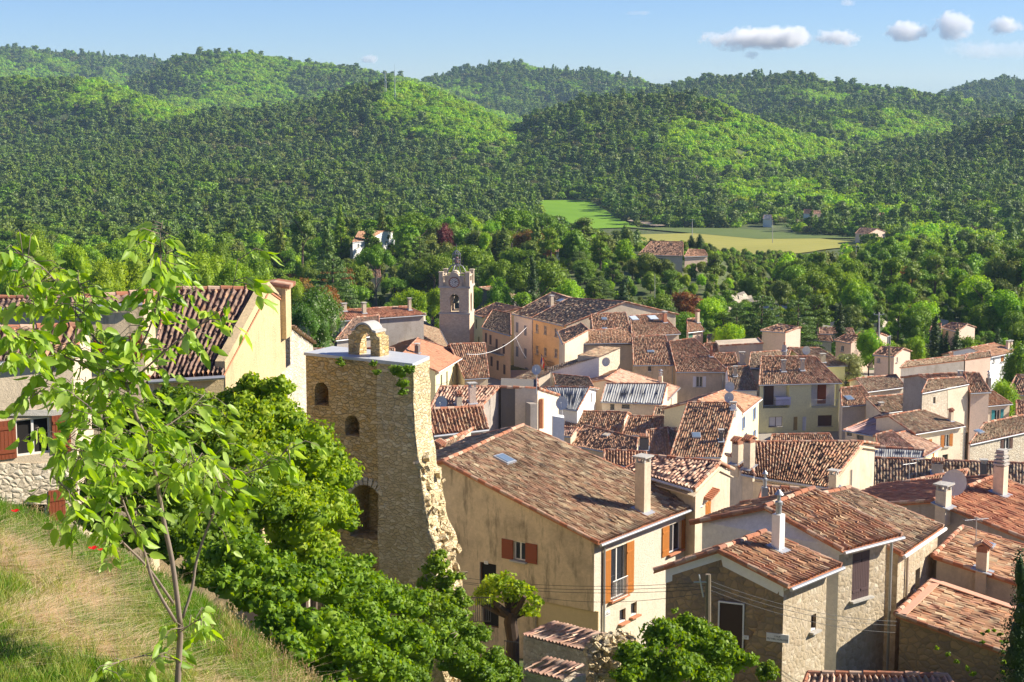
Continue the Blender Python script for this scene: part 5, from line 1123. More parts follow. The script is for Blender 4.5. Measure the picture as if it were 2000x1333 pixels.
# ================= ruined stone tower
def rocks(mb, pts, rng, s0, s1):
    for p in pts:
        s = rng.uniform(s0, s1); a = Vector(rng.normal(size=3)).normalized(); b = a.cross(Vector(rng.normal(size=3))).normalized(); c = a.cross(b)
        n = len(mb.v); q = []
        for i in (-1, 1):
            for j in (-1, 1):
                for k in (-1, 1): q.append(tuple(Vector(p)+(a*i*rng.uniform(.7, 1.1)+b*j*rng.uniform(.5, .9)+c*k*rng.uniform(.4, .75))*s))
        mb.v += q; mb.f += [tuple(n+x for x in f) for f in ((0, 1, 3, 2), (4, 6, 7, 5), (0, 4, 5, 1), (2, 3, 7, 6), (0, 2, 6, 4), (1, 5, 7, 3))]
def ruin():
    Yb = 60.; up = Vector((0, 0, 1)); B = PY(737, 708, Yb); zt = B.z; A = PZ(597, 694, zt); t = (B-A); t.z = 0; t.normalize(); nn = Vector((t.y, -t.x, 0)); base = -23.0
    root = empty('ruined_tower', (B.x-1, B.y+1, base), 'tall ruined rubble stone wall with niches and small bell arch on top', 'ruin'); off = tuple(root.location)
    def flatp(p, z): return Vector((p.x, p.y, z))
    th = 1.7; mb = MB(); mb.prism([flatp(A, base), flatp(B+t*.5, base), flatp(B+t*.5, zt), flatp(A, zt)], -nn*th)
    def on(px, py): d = ray(px, py); return d*(nn.dot(A)/nn.dot(d))
    me = mb.mesh('w', off)
    for (px, py, w, h, dp, ar) in ((628, 770, .62, .85, .9, 1), (688, 832, .62, .75, .75, 1), (716, 1000, 1.5, 2.0, 1.2, 1), (712, 1118, 1.2, 1.1, 1.0, 1), (752, 835, .1, .14, .3, 0)):
        c = on(px, py); cut = MB(); hb = h/2-w/2*ar
        P = [c+t*(-w/2)-up*h/2, c+t*(w/2)-up*h/2]+([c+t*(w/2*math.cos(a))+up*(hb+w/2*math.sin(a)) for a in np.linspace(0, math.pi, 9)] if ar else [c+t*w/2+up*h/2, c-t*w/2+up*h/2])
        cut.prism([p+nn*.2 for p in P], -nn*(dp+.2)); me = boolean(me, cut, off)
    me.materials.clear(); me.name = 'wall'; mobj('wall', me, S_RUB, root)
    # voussoirs round the big arch
    mb = MB(); c = on(716, 1000); r = .75
    for i in range(13):
        a = math.pi*(i+.5)/13; d = t*math.cos(a)+up*math.sin(a); e = -t*math.sin(a)+up*math.cos(a); mb.box(c+up*.25+d*(r+.13)+nn*.012, e, nn, d, .075, .05, .14)
    mb.build('arch_stones', S_PALE, root)
    # buttress with battered, crumbling right side
    rng = np.random.default_rng(4); Fr = []; E = []
    yl = [711, 760, 800, 847, 909, 960, 1012, 1045, 1074, 1130, 1200]; cx = [807, 808, 809, 811, 819, 827, 835, 842, 850, 858, 866]; rx = [834, 835, 836, 838, 842, 848, 856, 862, 870, 880, 890]
    D0 = PZ(807, 716, zt); t2 = (D0-B); t2.z = 0; t2.normalize(); n2 = Vector((t2.y, -t2.x, 0)); E0 = PZ(834, 703, zt); t3 = (E0-D0); t3.z = 0; t3.normalize()
    rows = []; nz = 46
    zs = np.linspace(zt, base+.3, nz)
    for z in zs:
        # pixel row of the corner at this height
        py = proj((D0.x, D0.y, z))[1]; a = np.interp(py, yl, cx); b = np.interp(py, yl, rx)
        d = PZ(a, py, z); dd = ray(a, py); d = dd*(n2.dot(D0)/n2.dot(dd)); d.z = z
        w = 1.75+max(0, (b-834))/60.*.4; e = d+t3*w; bl = Vector((B.x, B.y, z))+n2*.06; rr = ray(b, py-8); k3 = Vector((t3.y, -t3.x, 0))
        sh = max(0.0, (b-a)-26)/60.; e = e+t2*sh*1.0
        ring = []
        for i in range(15): ring.append(bl.lerp(d, i/14))
        for i in range(1, 19): ring.append(d.lerp(e, i/18))
        for i in range(1, 15): ring.append(e.lerp(bl-n2*1.7, i/14))
        rows.append(ring)
    V = np.array([[tuple(p) for p in r] for r in rows]); k = V.shape[1]
    zz = V[:, :, 2]; low = np.clip((zt-3-zz)/6, 0, 1); side = np.zeros(k); side[13:36] = 1; side[10:13] = .4
    amp = (.035+.15*low*side[None, :])
    V += rng.normal(size=V.shape)*amp[..., None]*.5*np.array([1, 1, .6])
    V[:, :, 0] += amp*1.2*fbm(V[:, :, 1]*2+5, V[:, :, 2]*1.3, 3, 8)*2; V[0] = [[p.x, p.y, zt] for p in rows[0]]
    i = np.arange(nz-1)[:, None]*k+np.arange(k-1)[None, :]; Fq = np.stack([i, i+1, i+k+1, i+k], -1).reshape(-1, 4)
    me = np_mesh('buttress', V.reshape(-1, 3)-np.array(off), Fq); mobj('buttress', me, S_PALE2, root)
    mb = MB(); pts = []
    for _ in range(330):
        z = zt-3.2-abs(rng.uniform(0, 1))**.7*8.5; r_ = rows[int(np.argmin(abs(zs-z)))]; i_ = rng.integers(15, 32); p = r_[i_]-t2*.12+Vector((rng.normal()*.1+.05, rng.normal()*.15, 0)); p.z = z; pts.append(p)
    rocks(mb, pts, rng, .07, .17); mb.build('broken_stones', S_PALE2, root)
    # cement cap and bell arch
    mb = MB(); o = -nn*th; P = [A+nn*.05-t*.05, B+nn*.05, B+o, A+o-t*.05]; P = [Vector((p.x, p.y, zt)) for p in P]; mb.prism(P, up*.10)
    P = [B+n2*.12-t2*.3, D0+n2*.1+t2*.05, E0+t3*.15+t2*.05, E0-t2*2.4+t3*.4]; P = [Vector((p.x, p.y, zt-.01)) for p in P]; mb.prism(P, up*.125)
    mb.build('cement_cap', flat('cement_pale', (.50,.52,.54), .5, var=.2), root)
    c = on(696, 700); c = c-nn*.75; c.z = zt+.1; s = 60.6/3390.; w = 38*s; mb = MB(); hh = 62*s
    outer = [(-w, 0), (-w, .62*hh), (-w*.82, .66*hh), (-w*.78, .75*hh)]+[(w*.62*math.cos(a), .62*hh+.38*hh*math.sin(a)) for a in np.linspace(math.pi*.86, math.pi*.14, 11)]+[(w*.78, .75*hh), (w*.82, .66*hh), (w, .62*hh), (w, 0)]
    inner = [(w*.42, 0), (w*.42, .52*hh)]+[(w*.42*math.cos(a), .52*hh+.26*hh*math.sin(a)) for a in np.linspace(0, math.pi, 9)]+[(-w*.42, .52*hh), (-w*.42, 0)]
    def P3(q): return c+t*q[0]+up*q[1]
    cut = MB(); cut.prism([P3(q)+nn*1-up*(.05 if q[1] == 0 else 0) for q in inner], -nn*2); mb.prism([P3(q)+nn*.28 for q in outer], -nn*.56)
    me = boolean(mb.mesh('bell_arch', off), cut, off); me.materials.clear(); mobj('bell_arch', me, S_RUB, root)
    mb = MB(); pts = [P3((q[0]*1.03, q[1]+.02)) for q in outer[3:-3]]
    for a, b in zip(pts[:-1], pts[1:]): mb.prism([a+nn*.33, b+nn*.33, b-nn*.33, a-nn*.33], up*.07)
    mb.build('arch_coping', CONC, root)
    return root, on, t, nn, A, B, zt, t2, n2, D0
S_PALE2 = rubble('stone_pale_rubble', [(.68,.54,.32), (.54,.41,.22), (.80,.69,.48), (.46,.34,.17), (.72,.59,.37)], (.60,.49,.31), 4.6, .03, .06, 1.9, .25)
RU = ruin()
# ================= houses on the left
HL1 = House('brown_tile_house', 'yellow rendered house with large brown tiled roof and tall parapet chimney at left', (288,741), (437,732), (333,568), (527,566), Y=57, slope=.3, kb=.4, wall=W_SAND, roof=T_BRN, oh=.3, os=.05, pitch=.235, row=.33, amp=.085, rake=(1,0), lo=False, base=-23)
A, t, nn = HL1.frame('R'); mb = MB(); up = Vector((0, 0, 1)); o = Vector((0, 0, .42))
P = [HL1.F1+nn*.0, HL1.F1+o, HL1.G1+o, HL1.K1+o*.3, HL1.K1-up*3, HL1.F1-up*3]; mb.prism([p+nn*.03 for p in P], -nn*.34); mb.build('parapet', W_SAND, HL1.root)
c = HL1.hit('R', 551, 590)[0]; zc_ = HL1.hit('R', 551, 560)[0].z; mb = MB(); mb.box(Vector((c.x, c.y, zc_-1.0))-nn*.25, t, nn, up, .50, .5, 1.0); ch = mb.build('chimney', W_SAND, HL1.root)
mb = MB()
for i in range(5):
    q = Vector((c.x, c.y, zc_+.06))-nn*.25+t*(i-2)*.26; mb.tube([q-nn*.68, q+Vector((0, 0, .1)), q+nn*.68], .1, 8)
mb.build('chimney_cap', RIDGE, ch, off=tuple(HL1.loc))
a_ = HL1.hit('R', 569, 642)[0]; b_ = HL1.hit('R', 611, 674)[0]
shed_wall('stone_annexe', 'low annexe with stone wall and thin tiled edge between the yellow house and ruin', [(566,640,a_.y), (611,674,b_.y)], -23, 4.5, S_PALE, S_PALE)
HL1.wallpatch('R', [(455,805),(568,712),(568,900),(440,900)], S_PALE, 'stone_base', .05); HL1.done()
HL2 = House('shaded_beige_house', 'taller beige house in shade with half open red shutter, left of the brown tiled roof', (150,596), (277,590), (175,583), (303,574), Y=56, slope=.3, kb=0, wall=W_BEIGE, roof=T_BRN, oh=.1, os=.02, base=-23)
HL2.win('F', 231, 680, .7, .75, sh='red', shw=.42); HL2.done()
HL3 = House('near_left_house', 'nearest house at left edge with red brown shutters and bright narrow side wall', (-70,712), (142,692), (-60,648), (166,640), Y=47, slope=.3, kb=.5, wall=W_TAN, roof=T_BRN, oh=.15, os=.03, base=-20)
HL3.win('F', 66, 853, 1.0, 1.05, sh='red', shw=.55, sill=False, pane=DARKIN); HL3.win('F', 40, 1015, 1.6, 1.4, sh='red', shw=.5, pane=DARKIN, sill=False)
HL3.wallpatch('F', [(-60,905),(136,905),(136,985),(-60,985)], S_PALE, 'stone_band', .03); HL3.wallpatch('F', [(12,800),(124,800),(124,812),(12,812)], CONC, 'lintel', .05); HL3.done()
HL4 = House('rear_left_house', 'long low house with tile top edge behind the nearest left house', (-90,603), (240,596), (-80,585), (240,580), Y=78, slope=.3, kb=.5, wall=W_TAN, roof=T_BRN, lo=True); HL4.done()
# ================= trees one can tell apart
TPL = {}
def tpl(kind, leaf, var=0, fine=1.0):
    k = (kind, leaf, var, fine)
    if k not in TPL:
        rng = np.random.default_rng(abs(hash((kind, var))) % 1000 if False else sum(map(ord, kind))+var*17)
        H, W = {'round': (12, 5.5), 'umbrella': (12, 6), 'pine': (14, 4.5), 'cone': (15, 4), 'cypress': (12, 1.1), 'cedar': (16, 7.5)}[kind]
        lob = rnd_lobes(kind, H, W, rng)
        sz, per = {'round': (.42, 40), 'umbrella': (.42, 55), 'pine': (.40, 60), 'cone': (.42, 60), 'cypress': (.22, 190), 'cedar': (.42, 70)}[kind]
        sz *= fine; per /= fine**2
        V, Fq = lobes_leaves(lob, per, sz, rng, .3, .7); V2, F2 = core_blobs(lob, rng, .66 if kind != 'cedar' else .5)
        me = np_mesh('crown_mesh', np.concatenate([V, V2]), np.concatenate([Fq, F2+len(V)])); me.materials.append(LEAF[leaf])
        tm = trunk_mesh(kind, H, W, rng); tm.materials.append(BARK); TPL[k] = (me, tm, H, W)
    return TPL[k]
def tree_at(name, x, Y, H, W, kind, leaf, label, cat='tree', group=None, var=0, fine=1.0, base=None):
    me, tm, h0, w0 = tpl(kind, leaf, var, fine); z = gnd(x, Y) if base is None else base
    r = empty(name, (x, Y, z-.1), label, cat, group); s = W/w0; r.rotation_euler = (0, 0, random.random()*6.28); q = H/(h0*s); qm = 2.0 if kind == 'cypress' else 1.3
    c = bpy.data.objects.new('crown', me); link(c, r); t_ = bpy.data.objects.new('trunk', tm); link(t_, r)
    if q <= qm: r.scale = (s, s, s*q)
    else: r.scale = (s, s, s*qm); c.location.z = h0*(q/qm-1); t_.scale.z = q/qm
    return r
NAMES = {'umbrella': 'umbrella_pine', 'cypress': 'cypress', 'cone': 'fir', 'pine': 'pine', 'cedar': 'cedar', 'round': 'broadleaf_tree'}
TREES = []
def tp(kind, leaf, px, top, wpx, Y, label, var=0, fine=1.0, name=None, base=None):
    p = PY(px, top, Y); z = gnd(p.x, Y) if base is None else base; H = p.z-z; W = wpx/2/F*Y*(2.1 if kind == 'cypress' else 1.02); TREES.append((p.x, Y, W)); return tree_at(name or NAMES[kind], p.x, Y, max(H, 3), W, kind, leaf, label, 'tree', None, var, fine, base)
tp('cedar','cedar',650,486,140,300,'large cedar with layered branches left of the car park',0,.8)
tp('cone','pine',745,400,46,440,'tall dark fir just right of the white villa')
tp('pine','pine',588,398,66,420,'tall dark pine with bare lower trunk left of the blue cedar',1)
tp('cone','oak',545,424,50,430,'narrow dark fir left of the tall bare trunked pine',1)
tp('cone','cedar',637,418,72,390,'bluish green conical cedar left of the white villa',2)
tp('cone','mid',664,396,44,430,'slim yellowish green fir behind the bluish cedar',3)
tp('umbrella','upine',733,478,78,345,'round headed umbrella pine standing over the ribbed salmon roof',0,.8)
tp('umbrella','upine',812,413,88,440,'wide umbrella pine left of the purple leaved tree',1,.8)
tp('round','red',868,434,48,430,'purple leaved plum tree among green pines')
tp('cedar','cedar',820,455,60,400,'grey green cedar in front of the wide umbrella pine',1)
tp('round','spring',800,560,92,292,'bright green round tree beside the parked cars',1,.8)
tp('umbrella','upine',1000,407,95,470,'broad umbrella pine behind the rust coloured trees',2)
tp('umbrella','upine',1060,415,70,500,'umbrella pine at the near corner of the green meadow',3)
tp('round','spring',958,428,54,430,'bright spring green tree in the middle of dark pines',2)
tp('round','spring',948,452,30,400,'small light green tree below the bright spring green one',3)
tp('round','rust',1032,447,70,430,'rust brown budding tree behind the clock tower wood',1)
tp('round','rust',1068,466,44,440,'small rusty tree right of the larger rust brown one',2)
tp('cypress','cyp',917,430,9,440,'thin dark cypress left of the bright spring green tree')
tp('cypress','cyp',783,402,8,470,'thin cypress top showing behind the wide umbrella pine')
tp('cypress','cyp',1084,425,10,520,'short dark cypress at the edge of the green meadow')
tp('cypress','cyp',1041,500,14,300,'tall thin cypress behind the small rear house')
tp('cypress','cyp',1217,543,19,300,'dark cypress rising directly behind the brown roof')
tp('umbrella','upine',1045,505,120,320,'big spreading umbrella pine behind the tall thin cypress',0,.8)
tp('umbrella','upine',905,478,115,360,'spreading umbrella pine directly behind the clock tower bell',1,.8)
tp('umbrella','upine',850,500,110,345,'dark umbrella pine left behind the clock tower',2,.8)
tp('umbrella','upine',975,505,85,345,'umbrella pine right behind the clock tower',3,.8)
tp('round','mid',975,540,66,300,'leafy green tree right of the clock tower top',0,.8)
tp('round','yellow',930,560,34,300,'yellow green shrub like tree touching the tower parapet',1)
tp('round','yellow',855,560,46,285,'olive yellow tree partly hidden by the clock tower',2)
tp('pine','pine',1140,425,82,480,'clump of dark pines left of the knoll villa',0)
tp('round','oak',1226,443,34,470,'dark round oak beside the cypress near the villa',0)
for px, tpp, w, lab in ((1221,464,8,'short cypress left of the villa, next to the dark oak'),(1271,466,11,'cypress against the left corner of the knoll villa'),(1193,462,7,'small cypress far left of the knoll villa'),(1330,470,9,'cypress before the middle of the knoll villa'),(1351,460,9,'cypress behind the knoll villa, left one of a close pair'),(1366,458,10,'cypress behind the knoll villa, right one of a close pair'),(1386,478,8,'cypress at the right end of the villa wing')):
    tp('cypress','cyp',px,tpp,w,474,lab)
tp('cypress','cyp',1644,592,15,268,'tall cypress left of the wooden power pole')
tp('cypress','cyp',1829,615,17,262,'tallest dark cypress of the row by the green net')
for px, tpp, w, lab in ((1848,648,10,'slim cypress immediately right of the tallest one'),(1868,645,15,'broad cypress in the middle of the row'),(1838,655,9,'low cypress tucked beside the tallest one'),(1951,641,13,'lone cypress behind the villa chimneys')):
    tp('cypress','cyp',px,tpp,w,258,lab)
tp('cedar','cedar',1490,560,125,262,'large dark cedar behind the blank pink house',0,.8)
tp('cedar','cedar',1560,572,100,268,'dark cedar leaning right of the larger one',2,.8)
tp('cedar','cedar',1440,585,80,268,'dark cedar between the green shutter house and the large cedar',1,.8)
tp('round','spring',1425,628,70,255,'bright green tree glowing between the cedars',1,.8)
tp('pine','olive',1660,690,90,228,'pale silvery olive tree in front of the small pink houses',0,.8)
tp('round','olive',1615,682,60,232,'silvery bush like olive beside the rear brown roof',1,.8)
tp('round','spring',1700,640,60,255,'light green tree before the bungalow roof',2,.8)
tp('round','spring',1790,655,44,255,'bright sapling green tree right of the pink gable house',3)
tp('round','ches',1992,665,90,215,'big green tree at the right edge above the tiled roofs',0,.8)
tp('round','spring',1955,738,80,205,'light leafy shrub tree under the cream villa',2,.8)
tp('round','chesf',620,553,130,150,'flowering chestnut tree with white candles behind the tall parapet chimney',3,.6)
tp('round','chesf',590,590,90,146,'lower leafy side of the chestnut by the sunny gable',2,.6)
tp('round','spring',1720,662,60,262,'green tree beside the porch house',1)
tp('pine','mid',1757,585,50,300,'feathery pine above the pink gable house',1)
tp('round','mid',1895,655,70,262,'dark green bush tree between the cypresses and the cream villa',1)
tp('round','yellow',1905,672,60,252,'pale flowering tree by the cypress row',2)
for i, (px, tpp, w, Y, lf) in enumerate(((70,447,90,260,'yellow'),(140,472,110,240,'yellow'),(205,500,100,230,'yellow'),(30,490,120,215,'spring'),(265,492,110,240,'yellow'),(330,500,110,235,'mid'),(395,488,100,250,'yellow'),(455,505,110,235,'yellow'),(520,535,110,220,'yellow'),(575,540,70,240,'yellow'),(105,520,120,200,'yellow'),(350,540,100,205,'spring'),(440,545,80,205,'mid'),(20,545,90,190,'mid'),(190,545,110,190,'yellow'),(270,545,90,190,'yellow'),(500,490,80,270,'mid'),(430,470,70,300,'mid'))):
    tp('round', lf, px, tpp, w, Y, ['yellow green tree in the bank behind the left houses', 'fresh green tree in the bank behind the left houses', 'mid green tree in the bank behind the left houses'][['yellow', 'spring', 'mid'].index(lf)], i % 4, .8)['group'] = 'leafy trees behind the left houses'
def mid_wood():
    rng = np.random.default_rng(21); cand = []
    Y = 268.
    while Y < 640:
        s = 8.5+Y*.006
        for x in np.arange(-.33*Y, .335*Y, s):
            xx = x+rng.uniform(-.45, .45)*s; yy = Y+rng.uniform(-.45, .45)*s; px = 1000+F*xx/(yy*CP); z = gnd(xx, yy); pxx, pyy = proj((xx, yy, z+6))
            if pxx < -60 or pxx > 2060: continue
            # open ground: car park and road, villa garden, rocky clearings, pink houses
            if blocks_field(pxx, proj((xx, yy, z+8))[1], proj((xx, yy, z))[1]): continue
            if 480 < pxx < 620 and yy < 330: continue
            if 715 < pxx < 800 and yy < 345: continue
            if 1235 < pxx < 1400 and 440 < yy < 500: continue
            if 880 < pxx < 1400 and yy < 285: continue
            if 1480 < pxx < 1990 and yy < 296: continue
            if 640 < pxx < 770 and 590 < yy < 650: continue
            if 660 < pxx < 770 and 370 < yy < 410: continue
            if 1790 < pxx < 1880 and 340 < yy < 375: continue
            rocky = math.exp(-((pxx-1420)/220)**2-((yy-390)/90)**2)
            if rng.random() < rocky*.45: continue
            if any((xx-a)**2+(yy-b)**2 < (w*.7+1.5)**2 for a, b, w in TREES): continue
            cand.append((xx, yy, z, pxx, pyy))
        Y += s*.85
    cand.sort(key=lambda c: c[1]); print('mid trees', len(cand))
    near = cand[:235]; rest = cand[235:]
    def pick(pxx, yy):
        b = float(fbm(np.array([pxx/140.]), np.array([yy/60.]), 3, 5)[0])*3+rng.normal()*.35
        if pxx > 1450: b += .35
        if pxx < 520: b += .5
        if 1100 < pxx < 1400: b -= .1
        if b > .75: return ('round', rng.choice(['spring', 'spring', 'yellow']))
        if b > .25: return [('round', 'mid'), ('round', 'mid'), ('round', 'spring'), ('pine', 'mid')][rng.integers(4)]
        if b > -.3: return [('pine', 'pine'), ('round', 'oak'), ('umbrella', 'upine'), ('round', 'mid'), ('pine', 'upine'), ('round', 'oak'), ('round', 'rust')][rng.integers(7)]
        return [('pine', 'pine'), ('cone', 'pine'), ('round', 'oak'), ('cedar', 'cedar'), ('pine', 'pine')][rng.integers(5)]
    desc = {('round', 'spring'): 'bright green leafy tree', ('round', 'yellow'): 'yellow green leafy tree', ('round', 'mid'): 'mid green leafy tree', ('pine', 'mid'): 'light green pine', ('pine', 'pine'): 'dark green pine', ('round', 'oak'): 'dark holm oak',
            ('umbrella', 'upine'): 'small umbrella pine', ('pine', 'upine'): 'fresh green pine', ('cone', 'pine'): 'pointed dark conifer', ('cedar', 'cedar'): 'blue green cedar', ('round', 'rust'): 'rusty budding tree'}
    for (xx, yy, z, pxx, pyy) in near:
        k, l = pick(pxx, yy); H = rng.uniform(5.5, 10)*(1.15 if k in ('pine', 'cone') else 1); W = H*{'round': .48, 'umbrella': .5, 'pine': .36, 'cone': .28, 'cedar': .5}[k]
        if 1130 < pxx < 1480: H *= .72; W *= .85
        area = 'behind the left houses' if pxx < 620 else 'around the clock tower' if pxx < 1100 else 'on the slope below the knoll villa' if pxx < 1480 else 'beyond the pink houses at right'
        g = desc[(k, l)]+' in the wood '+area
        tree_at(NAMES[k], xx, yy, H, W, k, l, g, 'tree', g, int(rng.integers(4)))
    # the rest: too many to count, one object
    coll = bpy.data.collections.new('valley_crowns'); key = [('round', 'spring'), ('round', 'mid'), ('round', 'oak'), ('pine', 'pine'), ('cone', 'pine'), ('pine', 'upine'), ('umbrella', 'upine'), ('round', 'yellow')]
    for i, (k, l) in enumerate(key):
        me, tm, h0, w0 = tpl(k, l, i % 4, 1.5); o = bpy.data.objects.new('v%02d_crown' % i, me); coll.objects.link(o)
    P = []; I = []; S = []
    for (xx, yy, z, pxx, pyy) in rest:
        k, l = pick(pxx, yy)
        if (k, l) not in key: k, l = 'round', 'mid'
        P.append((xx, yy, z-.4)); I.append(key.index((k, l))); S.append(rng.uniform(.5, .85))
    scatter_object('valley_woodland', P, np.array(I, np.int32), np.array(S, np.float32), (rng.random(len(P))*6.28).astype(np.float32), coll, 'dense mixed trees filling the valley behind the village', 'woodland')
    # scrub on open ground
    P = []; I = []; S = []
    for _ in range(9000):
        yy = rng.uniform(245, 640); xx = rng.uniform(-.32, .33)*yy; pxx = 1000+F*xx/(yy*CP)
        if 480 < pxx < 620 and yy < 330 or 700 < pxx < 800 and yy < 340 or 900 < pxx < 1400 and yy < 285: continue
        if 1480 < pxx < 1990 and yy < 275: continue
        rocky = math.exp(-((pxx-1420)/200)**2-((yy-390)/80)**2)
        if rng.random() < rocky*.35: continue
        P.append((xx, yy, gnd(xx, yy)-.25)); I.append(int(rng.choice([0, 1, 1, 2, 2, 2, 7]))); S.append(rng.uniform(.10, .27))
    scatter_object('scrub', P, np.array(I, np.int32), np.array(S, np.float32), (rng.random(len(P))*6.28).astype(np.float32), coll, 'low scrub between the trees', 'scrub')
for H_ in HOUSES.values():
    if H_.E0.y > 300: CLEAR.append((H_.loc.x, H_.loc.y, 11)); TREES.append((H_.loc.x, H_.loc.y, 9))
    if H_.E0.y > 600: CLEAR.append((H_.loc.x*.985, H_.loc.y-14, 13)); CLEAR.append((H_.loc.x*.97, H_.loc.y-30, 12))
rg = np.random.default_rng(77)
for px, py, Y, n, lab in ((1560,578,330,34,'pale rock outcrop in the scrub above the leaning dark cedar'),(1490,548,352,26,'pale rocks on the slope above the large cedar'),(1440,535,362,22,'small pale rocky patch between shrubs left of the other outcrops'),(1795,600,330,18,'pale stones on the bank above the cypress row')):
    p = PY(px, py, Y); g = gnd(p.x, Y); TREES.append((p.x, Y-9, 8)); TREES.append((p.x, Y-2, 8)); ro = empty('rock_outcrop', (p.x, Y, g), lab, 'rocks'); mb = MB()
    rocks(mb, [(p.x+rg.normal()*4.5, Y+rg.normal()*4, g+.1) for _ in range(n)], rg, .5, 1.5); mb.build('rocks', S_PALE, ro)
mid_wood()
# ================= masts, poles, lamps
def lattice_mast(px, ytop, ybase, Y, w, label, dishes=0):
    p = PY(px, ybase, Y); H = PY(px, ytop, Y).z-p.z; z0 = gnd(p.x, Y); H += p.z-z0; root = empty('lattice_mast', (p.x, Y, z0), label, 'mast'); mb = MB(); n = max(8, int(H/1.6))
    for sx in (-1, 1):
        for sy in (-1, 1): mb.tube([(p.x+sx*w, Y+sy*w, z0), (p.x+sx*w*.5, Y+sy*w*.5, z0+H)], .09, 4)
    for i in range(n):
        a, b = i/n, (i+1)/n; wa, wb = w*(1-.5*a), w*(1-.5*b)
        for (s1, s2) in (((-1, -1), (1, -1)), ((1, -1), (1, 1)), ((1, 1), (-1, 1)), ((-1, 1), (-1, -1))):
            mb.tube([(p.x+s1[0]*wa, Y+s1[1]*wa, z0+a*H), (p.x+s2[0]*wb, Y+s2[1]*wb, z0+b*H)], .05, 3)
    mb.build('mast', flat('galvanised', (.55,.55,.57), .5), root)
    mb = MB()
    for i in range(dishes):
        z = z0+H*(.62+.09*i); a = i*1.3; mb.box((p.x+.8*math.cos(a), Y-.9, z), (1, 0, 0), (0, 1, 0), (0, 0, 1), .35, .2, .9)
    if dishes: mb.build('antenna_panels', WHITE, root)
    else:
        mb.tube([(p.x, Y, z0+H), (p.x, Y, z0+H+5)], .07, 5); mb.build('aerial', ZINC, root)
lattice_mast(753, 141, 183, 1490, .8, 'shorter lattice mast with panels on the hill crest', 4)
lattice_mast(771, 137, 183, 1485, .55, 'taller thin lattice mast right of the panel mast on the hill', 0)
WOOD = flat('pole_wood', (.20,.16,.11), .85, var=.3)
def pole(px, ytop, ybot, Y, r, label, arm=.0, mat=None, name='power_pole', cat='pole'):
    a = PY(px, ytop, Y); b = PY(px, ybot, Y); root = empty(name, (b.x, Y, b.z), label, cat); mb = MB(); mb.tube([b-Vector((0, 0, 1)), a], r, 8, r*.75); mb.build('pole', mat or WOOD, root)
    if arm:
        mb = MB(); mb.box(a-Vector((0, 0, .3)), (1, 0, 0), (0, 1, 0), (0, 0, 1), arm, .04, .05)
        for k in (-1, 0, 1): mb.lathe(a+Vector((k*arm*.9, 0, -.22)), [(.05, 0), (.06, .1), (.03, .16)], 8)
        mb.build('crossarm', ZINC, root)
    return a
pole(1437, 598, 660, 262, .16, 'tall wooden power pole among the trees near the cedar', .7) if False else None
pole(1717, 611, 690, 262, .17, 'tall lattice like power pole behind the pink gable house', .8, CONC)
pole(1737, 675, 738, 236, .16, 'thick dark wooden post left of the pink gable house', .0)
pole(1279, 535, 575, 330, .06, 'pale concrete lamp post on the slope below the villa', .0, CONC, 'lamp_post', 'lamp post')
pole(1352, 428, 470, 640, .14, 'grey power pole at the edge of the stubble field', .8, CONC)
pole(1509, 430, 470, 700, .14, 'thin power pole in front of the trees behind the stubble field', .6, CONC)
pole(1672, 480, 525, 500, .12, 'pale power pole right of the stubble field', .7, CONC)
def cable(a, b, sag, r=.012, label='thin black overhead cable', mat=None):
    a = Vector(a); b = Vector(b); mb = MB(); mb.tube([a.lerp(b, i/14)-Vector((0, 0, sag*4*(i/14)*(1-i/14))) for i in range(15)], r, 4); c = (a+b)/2
    o = mb.build('overhead_cable', mat or IRON, None); return meta(o, label, 'cable')
top = pole(1383, 1122, 1262, 54.5, .12, 'old wooden utility pole in front of the stone cottage')
r_ = bpy.data.objects['power_pole.006'] if 'power_pole.006' in bpy.data.objects else None
mb = MB(); mb.box(top+Vector((-.25, -.05, -.25)), (1, 0, 0), (0, 1, 0), (0, 0, 1), .22, .02, .02); mb.tube([top+Vector((-.3, -.05, 0)), top+Vector((-.15, -.05, -.75))], .03, 5)
meta(mb.build('pole_bracket', ZINC, None), 'zinc bracket with insulators at the head of the wooden pole', 'bracket')
for i, (px, py, Y, lab) in enumerate(((900,1128,66,'uppermost thin cable crossing the beige gable'),(880,1134,66,'second cable crossing the beige gable above the tree'),(905,1140,66,'third cable crossing the beige gable, level with the tree top'),(1060,1168,70,'lowest cable crossing the beige gable'))):
    cable(top-Vector((0, 0, .25+.12*i)), PY(px, py, Y), .25, .008, lab)
for i, (px, py, lab) in enumerate(((1752,1214,'upper thin cable crossing the sunny stone wall'),(1750,1222,'middle thin cable crossing the sunny stone wall'),(1748,1236,'lower thin cable crossing the sunny stone wall'))):
    cable(top-Vector((0, 0, .2+.15*i)), PY(px, py, 60), .3, .008, lab)
cable(PY(1028, 700, 236), PY(1005, 652, 246), .3, .02, 'white festoon cable hung across the street beside the white town house', WHITE)
cable(PY(912, 692, 212), PY(1028, 640, 243), 1.2, .03, 'pale rope slung over the street to the white town house', WHITE)
